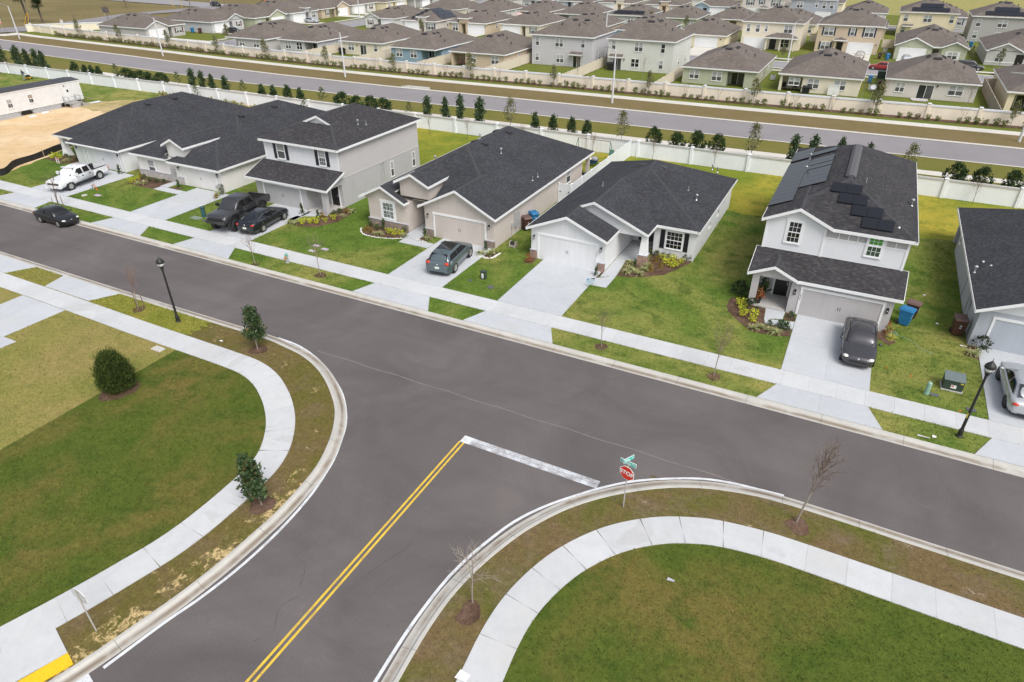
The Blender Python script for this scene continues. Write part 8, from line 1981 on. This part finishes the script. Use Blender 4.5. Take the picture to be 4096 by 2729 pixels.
# ------------------------------------------------------------------ back yard of the tan house
sg = empty('swing_set', (-27.2, 74.2, 0), 'green metal swing set with a slide behind the tan house', 'swing set'); SGM = plain('swing_green', (.05, .14, .10), .5); b = MB()
for sx in (-2.1, 1.9):
    for sy in (-.8, .8): b.tube((sx+(.25 if sx > 0 else -.25), sy, 0), (sx, 0, 2.0), .035, .035, 6)
b.build('frame', SGM, sg, world=False); b = MB(); b.tube((-2.15, 0, 2.0), (1.95, 0, 2.0), .04, .04, 6); b.build('top_bar', plain('swing_bar', (.22, .12, .09), .6), sg, world=False)
for sx in (-1.4, -.5, .5):
    b = MB()
    for d in (-.2, .2): b.tube((sx+d, 0, 2.), (sx+d, 0, .5), .012, .012, 4)
    b.box(sx-.22, sx+.22, -.1, .1, .47, .5); b.build('swing', MAT['galv'], sg, world=False)
b = MB(); b.add([(2.0, -.25, 1.1), (2.5, -.25, 1.1), (2.9, -1.9, .12), (2.4, -1.9, .12), (2.0, -.25, 1.16), (2.5, -.25, 1.16), (2.9, -1.9, .18), (2.4, -1.9, .18)], [(0, 3, 2, 1), (4, 5, 6, 7), (0, 1, 5, 4), (1, 2, 6, 5), (2, 3, 7, 6), (3, 0, 4, 7)]); b.build('slide', SGM, sg, world=False)
b = MB(); b.tube((1.95, 0, 1.15), (1.95, -.2, 0), .03, .03, 5); b.tube((2.5, -.2, 1.1), (2.5, 0, 0), .03, .03, 5); b.build('slide_post', plain('swing_wood', (.35, .26, .14), .8), sg, world=False)
wb_ = empty('wheelbarrow', (-26.0, 70.6, 0), 'blue wheelbarrow full of bags behind the tan house', 'wheelbarrow', None, .3); b = MB(); b.add([(-.3, -.25, .32), (.35, -.25, .32), (.35, .25, .32), (-.3, .25, .32), (-.5, -.42, .66), (.6, -.42, .66), (.6, .42, .66), (-.5, .42, .66)], [(0, 3, 2, 1), (0, 1, 5, 4), (1, 2, 6, 5), (2, 3, 7, 6), (3, 0, 4, 7)]); b.build('tray', plain('barrow_blue', (.02, .11, .24), .5), wb_, world=False)
b = MB()
for s in (-.3, .3): b.tube((.7, s*.3, .2), (-1.0, s, .62), .025, .025, 5); b.tube((-.35, s, .35), (-.4, s, 0), .02, .02, 5)
b.build('frame', DARKTRIM, wb_, world=False); b = MB(); b.lathe([(.19, -.05), (.19, .05)], (.72, 0, .19), 12, 0, 'y'); b.build('wheel', TYRE, wb_, world=False)
b = MB(); ellipsoid(b, (0, 0, 0), (.42, .36, .30), 10); o = b.build('rubbish_bag', plain('bag_grey', (.30, .31, .33), .6, var=.4, scale=9), None); o.location = (-25.85, 70.7, .82); tag(o, 'grey rubbish bag lying in the blue wheelbarrow', 'bag')
b = MB(); ellipsoid(b, (0, 0, 0), (.25, .2, .18), 10); o = b.build('rubbish_bag', plain('bag_white', (.62, .60, .52), .6, var=.2, scale=9), None); o.location = (-26.3, 70.4, .85); tag(o, 'white and yellow bag lying in the blue wheelbarrow', 'bag')
for k, (x, y) in enumerate(((-25.3, 65.4), (-25.15, 66.0))):
    r = empty('patio_speaker' if k else 'patio_box', (x, y, .06), 'black patio heater cover by the tan house back post' if k == 0 else 'small black box by the tan house back post', 'patio box'); b = MB(); b.lathe([(.22, 0), (.25, .1), (.2, .8-.3*k), (.12, .95-.35*k)], (0, 0, 0), 10); b.build('cover', MAT['black'], r, world=False)
# ------------------------------------------------------------------ trailer, mower and the man behind it
TRW = siding('trailer_white', (.66, .67, .68)); tl_ = empty('office_trailer', (-111.6, 55, 0), 'long white site office trailer with a dark roof on the sand lot', 'trailer')
b = MB(); b.box(-113.5, -109.8, 38, 65.8, .72, 3.55); 
for k in range(92): y = 38.15+k*.3; b.box(-109.8, -109.785, y-.012, y+.012, .74, 3.5)
b.build('body', plain('trailer_panel', (.68, .69, .70), .6, var=.05, scale=2), tl_)
b = MB(); b.add([(-113.6, 37.9, 3.55), (-109.7, 37.9, 3.55), (-109.7, 65.9, 3.55), (-113.6, 65.9, 3.55), (-113.6, 37.9, 3.62), (-109.7, 37.9, 3.62), (-109.7, 65.9, 3.62), (-113.6, 65.9, 3.62), (-111.6, 37.9, 3.82), (-111.6, 65.9, 3.82)], [(0, 1, 5, 4), (1, 2, 6, 5), (2, 3, 7, 9, 6), (3, 0, 4, 7), (0, 4, 8, 5), (5, 6, 9, 8), (8, 9, 7, 4)]); b.build('roof', plain('trailer_roof', (.055, .057, .066), .8, var=.25, scale=1.5), tl_)
b = MB(); b.box(-109.795, -109.74, 37.9, 65.85, 3.40, 3.545); b.build('roof_trim', MAT['trim'], tl_)
window(tl_, 'E', -109.8, 57.6, 58.35, 1.55, 2.75, upper=plain('tan_shade', (.30, .24, .19), .4)); window(tl_, 'E', -109.8, 54.5, 55.3, 1.4, 2.6); window(tl_, 'E', -109.8, 49.5, 50.3, 1.4, 2.6)
b = MB(); b.fbox('E', -109.785, 62.9, 63.85, .78, 2.75, 0, .04); d = b.build('door', plain('trailer_door', (.72, .73, .74), .5), tl_); b = MB(); b.fbox('E', -109.785, 63.45, 63.75, 2.1, 2.45, .041, .05); b.build('pane', MAT['glass_dark'], d)
b = MB(); b.fbox('E', -109.785, 63.2, 63.35, 2.98, 3.1, 0, .12); b.build('wall_lamp', MAT['black'], tl_)
b = MB(); b.box(-113.3, -110.2, 38.1, 65.6, .1, .70); b.build('chassis', DARKTRIM, tl_)
sk = MB()
for (ya, ye) in ((38, 56.2), (57.4, 62.3)):
    n = int((ye-ya)/.14)
    for k in range(n):
        y = ya+k*.14
        for s in (1, -1):
            y0, y1 = (y, y+.62) if s > 0 else (y+.62, y); y1c = min(max(y1, ya), ye)
            if max(y0, y1) > ye: continue
            sk.tube((-109.72, y0, .02), (-109.86, y1, .68), .016, .016, 4, cap=False)
sk.build('lattice_skirt', VINYL, tl_)
st_ = empty('entry_steps', (-108.9, 63.4, 0), 'wooden landing with railing and lattice at the trailer door', 'steps'); b = MB(); b.box(-109.70, -108.2, 62.5, 64.4, .62, .70); b.build('landing', plain('deck_grey', (.34, .33, .31), .85, var=.15), st_); b = MB()
for y in (62.5, 64.35):
    for x in (-109.6, -108.25): b.box(x-.04, x+.04, y-.04, y+.04, 0, 1.65)
    b.box(-109.6, -108.25, y-.02, y+.02, 1.6, 1.65); b.box(-109.6, -108.25, y-.02, y+.02, 1.15, 1.19)
b.box(-108.27, -108.23, 62.5, 64.35, 1.6, 1.65); b.box(-108.27, -108.23, 62.5, 64.35, 1.15, 1.19); b.tube((-108.25, 64.4, 1.6), (-108.25, 66.4, .7), .02, .02, 5); b.build('railing', MAT['galv'], st_)
b = MB()
for k in range(13):
    y = 62.5+k*.14
    if y+.5 < 64.4: b.tube((-108.2, y, .02), (-108.2, y+.5, .6), .016, .016, 4); b.tube((-108.2, y+.5, .02), (-108.2, y, .6), .016, .016, 4)
b.build('lattice', VINYL, st_); b = MB()
for k in range(4): b.box(-109.3, -108.3, 64.45+k*.3, 64.75+k*.3, .0, .55-k*.15)
b.build('step', plain('deck_grey', (.34, .33, .31), .85), st_)
for k, (lb, x, y, rz) in enumerate((('white lid lying on the sand below the trailer window', -108.3, 56.6, .3), ('white lid lying on the sand against the trailer skirt', -109.0, 58.9, .2))):
    b = MB(); b.lathe([(.5, 0), (.5, .06), (.44, .10)], (0, 0, 0), 14); o = b.build('lid', SIGN_W, None); o.location = (x, y, .02); o.scale = (.8, 1.1, 1); tag(o, lb, 'lid')
b = MB()
for k in range(5): b.box(-109.6+k*.35, -109.35+k*.35, 66.2+.3*sin(k*2), 67.6+.3*cos(k), .02+.03*k, .05+.03*k)
tag(b.build('boards', SIGN_W), 'loose white boards scattered at the trailer end', 'boards', None, 'stuff')
pr = None
ps_ = bpy.data.meshes.new('person'); J = [(0, 0, .95), (0, .02, 1.20), (0, .0, 1.42), (0, -.02, 1.53), (0, -.04, 1.66), (0, -.05, 1.78), (-.20, 0, 1.42), (-.30, .10, 1.16), (-.22, .36, 1.02), (.20, 0, 1.42), (.30, .10, 1.16), (.22, .36, 1.02), (-.11, 0, .90), (-.13, .04, .50), (-.14, -.06, .07), (-.14, .10, .03), (.11, 0, .90), (.14, -.02, .50), (.14, -.14, .07), (.14, .02, .03)]
Ed = [(0, 1), (1, 2), (2, 3), (3, 4), (4, 5), (2, 6), (6, 7), (7, 8), (2, 9), (9, 10), (10, 11), (0, 12), (12, 13), (13, 14), (14, 15), (0, 16), (16, 17), (17, 18), (18, 19)]
RD = [.16, .155, .15, .06, .105, .08, .085, .055, .04, .085, .055, .04, .115, .075, .05, .04, .115, .075, .05, .04]
ps_.from_pydata(J, Ed, []); po = bpy.data.objects.new('person', ps_); COL.objects.link(po); mo = po.modifiers.new('skin', 'SKIN')
for v, r in zip(ps_.skin_vertices[0].data, RD): v.radius = (r, r*.82)
ps_.skin_vertices[0].data[0].use_root = True; su = po.modifiers.new('sub', 'SUBSURF'); su.levels = 1; su.render_levels = 1
nb = NB('clothing'); zz = nb.sep(nb.obj())[2]
c = nb.mix(nb.ramp(zz, .93, .95), (.30, .29, .27), (.065, .075, .095)); c = nb.mix(nb.ramp(zz, 1.50, 1.52), c, (.30, .18, .12)); c = nb.mix(nb.ramp(zz, 1.70, 1.72), c, (.03, .03, .035)); c = nb.mix(nb.ramp(zz, .10, .08), c, (.05, .04, .035))
ps_.materials.append(nb.done(c, .85)); po.location = (-138.3, 73.2, 0); po.rotation_euler = (0, 0, .25); po.scale = (1.08, 1.08, 1.08)
tag(po, 'man in a dark shirt and grey trousers standing behind the trailer', 'person')
mw_ = empty('lawn_mower', (-138.9, 74.3, 0), 'small yellow and black mower in front of the man', 'lawn mower', None, 1.7); YEL = plain('mower_yellow', (.60, .34, .02), .5); b = MB(); b.box(-.45, .45, -.35, .35, .14, .36); b.build('deck', YEL, mw_, world=False); b = MB(); b.box(-.25, .25, -.22, .22, .36, .75); b.build('engine', DARKTRIM, mw_, world=False); b = MB()
for s in (-.3, .3): b.tube((-.4, s, .3), (-1.0, s, .98), .025, .025, 5)
b.tube((-1., -.3, .98), (-1., .3, .98), .025, .025, 5); b.build('handle', MAT['black'], mw_, world=False)
for x in (-.35, .35):
    for s in (-.38, .38): b = MB(); b.lathe([(.15, s-.04), (.15, s+.04)], (x, 0, .15), 10, 0, 'y'); b.build('wheel', TYRE, mw_, world=False)
# silt fence
sf = empty('silt_fence', (-86, 45, 0), 'low black silt fence with wooden stakes along the sand lot', 'fence'); pts = [(-150, 36.9), (-95, 36.4), (-83.6, 37.6), (-85.3, 41), (-86.3, 44.9), (-87.9, 49.6), (-88.2, 56)]
b = MB(); L_ = spline(pts, .6)
for a, c in zip(L_[:-1], L_[1:]): 
    h1, h2 = .72+.05*sin(a.x*3+a.y*2), .72+.05*sin(c.x*3+c.y*2); t = (c-a).normalized(); n = Vector((-t.y, t.x, 0))*.012; b.add([tuple(a-n), tuple(c-n), (c.x-n.x, c.y-n.y, h2), (a.x-n.x, a.y-n.y, h1), tuple(a+n), tuple(c+n), (c.x+n.x, c.y+n.y, h2), (a.x+n.x, a.y+n.y, h1)], [(0, 1, 2, 3), (7, 6, 5, 4), (3, 2, 6, 7)])
b.build('fabric', plain('silt_black', (.018, .018, .019), .7, var=.3, scale=2), sf)
for (x, y) in ((-83.65, 37.5), (-85.1, 40.6), (-86.0, 44.6), (-87.7, 49.2), (-89, 36.9), (-94, 36.4)): b = MB(); b.box(x-.03, x+.03, y-.06, y-.01, 0, .95); b.build('stake', plain('stake_pale', (.42, .32, .2), .9), sf)
# ------------------------------------------------------------------ far estate furniture
def chair_(label, x, y, z, mat):
    r = empty('patio_chair', (x, y, z), label, 'chair', 'patio chairs'); b = MB(); b.box(-.32, .32, -.3, .3, .38, .46); b.build('seat', mat, r, world=False); b = MB(); b.box(-.32, .32, .24, .32, .46, 1.05); b.build('backrest', mat, r, world=False)
    for sx in (-.28, .28):
        for sy in (-.26, .26): l = MB(); l.box(sx-.03, sx+.03, sy-.03, sy+.03, 0, .38); l.build('leg', mat, r, world=False)
    return r
PK = plain('chair_pink', (.36, .20, .18), .7)
chair_('left pink-red patio chair on the tan porch house', -75.2, 123.2, .03, PK); chair_('right pink-red patio chair on the tan porch house', -74.1, 123.2, .03, PK)
chair_('left dark patio chair on the cream house back porch', -13.0, 126.2, .03, DARKTRIM); chair_('right dark patio chair on the cream house back porch', -11.2, 126.2, .03, DARKTRIM)
def grill(label, x, y, s=1.):
    r = empty('grill', (x, y, 0), label, 'grill', 'back yard grills'); b = MB(); b.box(-.55*s, .55*s, -.3, .3, .1, .85*s); b.build('cabinet', MAT['black'], r, world=False); b = MB(); b.lathe([(.34, -.6*s), (.34, .6*s)], (0, 0, .9*s), 12, 0, 'x'); b.build('hood', MAT['black'], r, world=False); b = MB(); b.box(-.95*s, -.6*s, -.25, .25, .8*s, .85*s); b.box(.6*s, .95*s, -.25, .25, .8*s, .85*s); b.build('shelf', MAT['black'], r, world=False)
grill('black covered grill by the back door of the pale two-storey house', -45.6, 130.7, 1.25); grill('black grill against the cream porch house wall', -9.2, 124.0, 1.); grill('round black covered grill at the left of the cream house', -105.6, 123.2, 1.2)
b = MB(); b.box(-5.9, -4.2, 124.25, 124.33, .0, 1.55); b.box(-5.9, -4.2, 124.2, 124.26, 1.45, 1.55); tag(b.build('folded_table', SIGN_W), 'white folded table leaning on the cream porch house wall', 'table')
b = MB(); b.box(6.3, 8.7, 126.0, 127.3, .0, .12); b.box(6.5, 8.5, 125.6, 126.0, 0, .06); tag(b.build('door_step', PORCH), 'concrete door step behind the pinkish grey house', 'step')
ds = empty('satellite_dish', (.6, 125.2, 0), 'grey satellite dish on a post between the cream and pinkish grey houses', 'satellite dish'); b = MB(); b.tube((0, 0, 0), (0, 0, 1.5), .03, .03, 6); b.build('post', MAT['galv'], ds, world=False); b = MB(); b.lathe([(.05, 0), (.3, .06), (.45, .16), (.45, .18), (.28, .09)], (0, 0, 0), 14); o = b.build('dish', MAT['boxgrey'], ds, world=False); o.location = (0, -.05, 1.55); o.rotation_euler = (.9, .2, 0)
um = empty('patio_umbrella', (-98.6, 196.5, 0), 'faded pink patio umbrella behind the beige house', 'umbrella'); b = MB(); b.tube((0, 0, 0), (0, 0, 2.5), .03, .03, 6); b.build('pole', MAT['galv'], um, world=False); b = MB(); b.lathe([(1.7, 2.1), (.1, 2.75), (.02, 2.8)], (0, 0, 0), 8); b.build('canopy', plain('umbrella_pink', (.55, .38, .35), .8), um, world=False)
def ac(label, x, y):
    r = empty('air_conditioner', (x, y, 0), label, 'air conditioner', 'air conditioning units'); b = MB(); b.box(-.4, .4, -.4, .4, .05, .85); b.build('cabinet', MAT['boxgrey'], r, world=False); b = MB(); b.lathe([(.3, .851), (.3, .88)], (0, 0, 0), 12); b.build('fan_grille', MAT['black'], r, world=False)
ac('grey air conditioner right of the sage green house', -15.9, 134); ac('grey air conditioner right of the cream porch house', .3, 131.5); ac('grey air conditioner right of the tan two-storey house', 1.2, 178); ac('grey air conditioner at the tan garage house side', -92.0, 174)
tb = empty('transformer_box', (1.6, 144.6, 0), 'dark transformer box on the estate street verge', 'utility box'); b = MB(); b.box(-.8, .8, -.6, .6, 0, 1.1); b.build('cabinet', GRN, tb, world=False); b = MB(); b.box(-.85, .85, -.65, .65, 1.1, 1.18); b.build('lid', GRN, tb, world=False)
# road furniture at the far left
stop_sign('small red stop sign with a teal blade at the estate entry, far left', -218.3, 114.7, .3, 2.3, True)
stop_sign('back of a stop sign by the dark blue sport utility car', -218.5, 187.5, 2.9, 2.4, False)
def up(label, x, y, h, r=.16):
    root = empty('utility_pole', (x, y, 0), label, 'utility pole'); b = MB(); b.lathe([(r, 0), (r*.7, h)], (0, 0, 0), 8); b.build('pole', plain('pole_wood', (.20, .165, .13), .9), root, world=False); b = MB(); b.box(-1.2, 1.2, -.06, .06, h-.7, h-.55); b.build('crossarm', plain('pole_wood', (.20, .165, .13), .9), root, world=False)
up('wooden utility pole at the far left behind the palms', -234.5, 132.0, 14); up('wooden utility pole beside the country road at the top', -231, 188.5, 13)
def notice(label, x, y, w_, h_, z, mat, two=False):
    root = empty('notice_board', (x, y, 0), label, 'sign'); b = MB(); b.box(-w_/2, w_/2, -.03, .03, z, z+h_); b.build('board', mat, root, world=False)
    for s in ((-w_*.35, w_*.35) if two else (0,)): b = MB(); b.box(s-.05, s+.05, -.02, .02, 0, z+h_*.9); b.build('post', POST, root, world=False)
notice('white notice board beside the beige wall at the estate entry', -196.5, 118.5, 1.1, 1.3, 2.2, SIGN_W); notice('dark sign board on two posts on the rough ground', -221, 148.2, 3.0, 1.6, 1.8, plain('board_dark', (.10, .10, .10), .7), True); notice('brown sign on two posts by the country road', -232, 188.2, 1.6, 1.8, 2.0, plain('board_brown', (.13, .10, .08), .7), True)
b = MB(); b.tube((-228.2, 126.2, 0), (-226.4, 127.2, 3.3), .09, .09, 6); b.tube((-226.6, 126.6, 0), (-226.0, 127.2, 3.3), .09, .09, 6); tag(b.build('guy_guard', YEL), 'yellow guy wire guards at the far left utility pole', 'guy guard')
b = MB(); b.tube((-233.5, 183.5, 0), (-235, 184, 2.2), .06, .06, 6); b.tube((-230.5, 184.5, 0), (-230.8, 184.6, 2.2), .06, .06, 6); tag(b.build('guy_guard', YEL), 'yellow guy wire guards beside the country road', 'guy guard')
# dormer: entry marker on the estate verge drain
b = MB(); n = 14; b.prism([(-72.5, av(-72)+.72), (-66.6, av(-67)+.72), (-67.4, av(-67)+1.9), (-71.7, av(-72)+1.9)], 0, .17); tag(b.build('drain_inlet', plain('drain_concrete', (.46, .45, .42), .85, var=.12)), 'pale concrete storm drain inlet in the far kerb of the avenue', 'drain inlet')
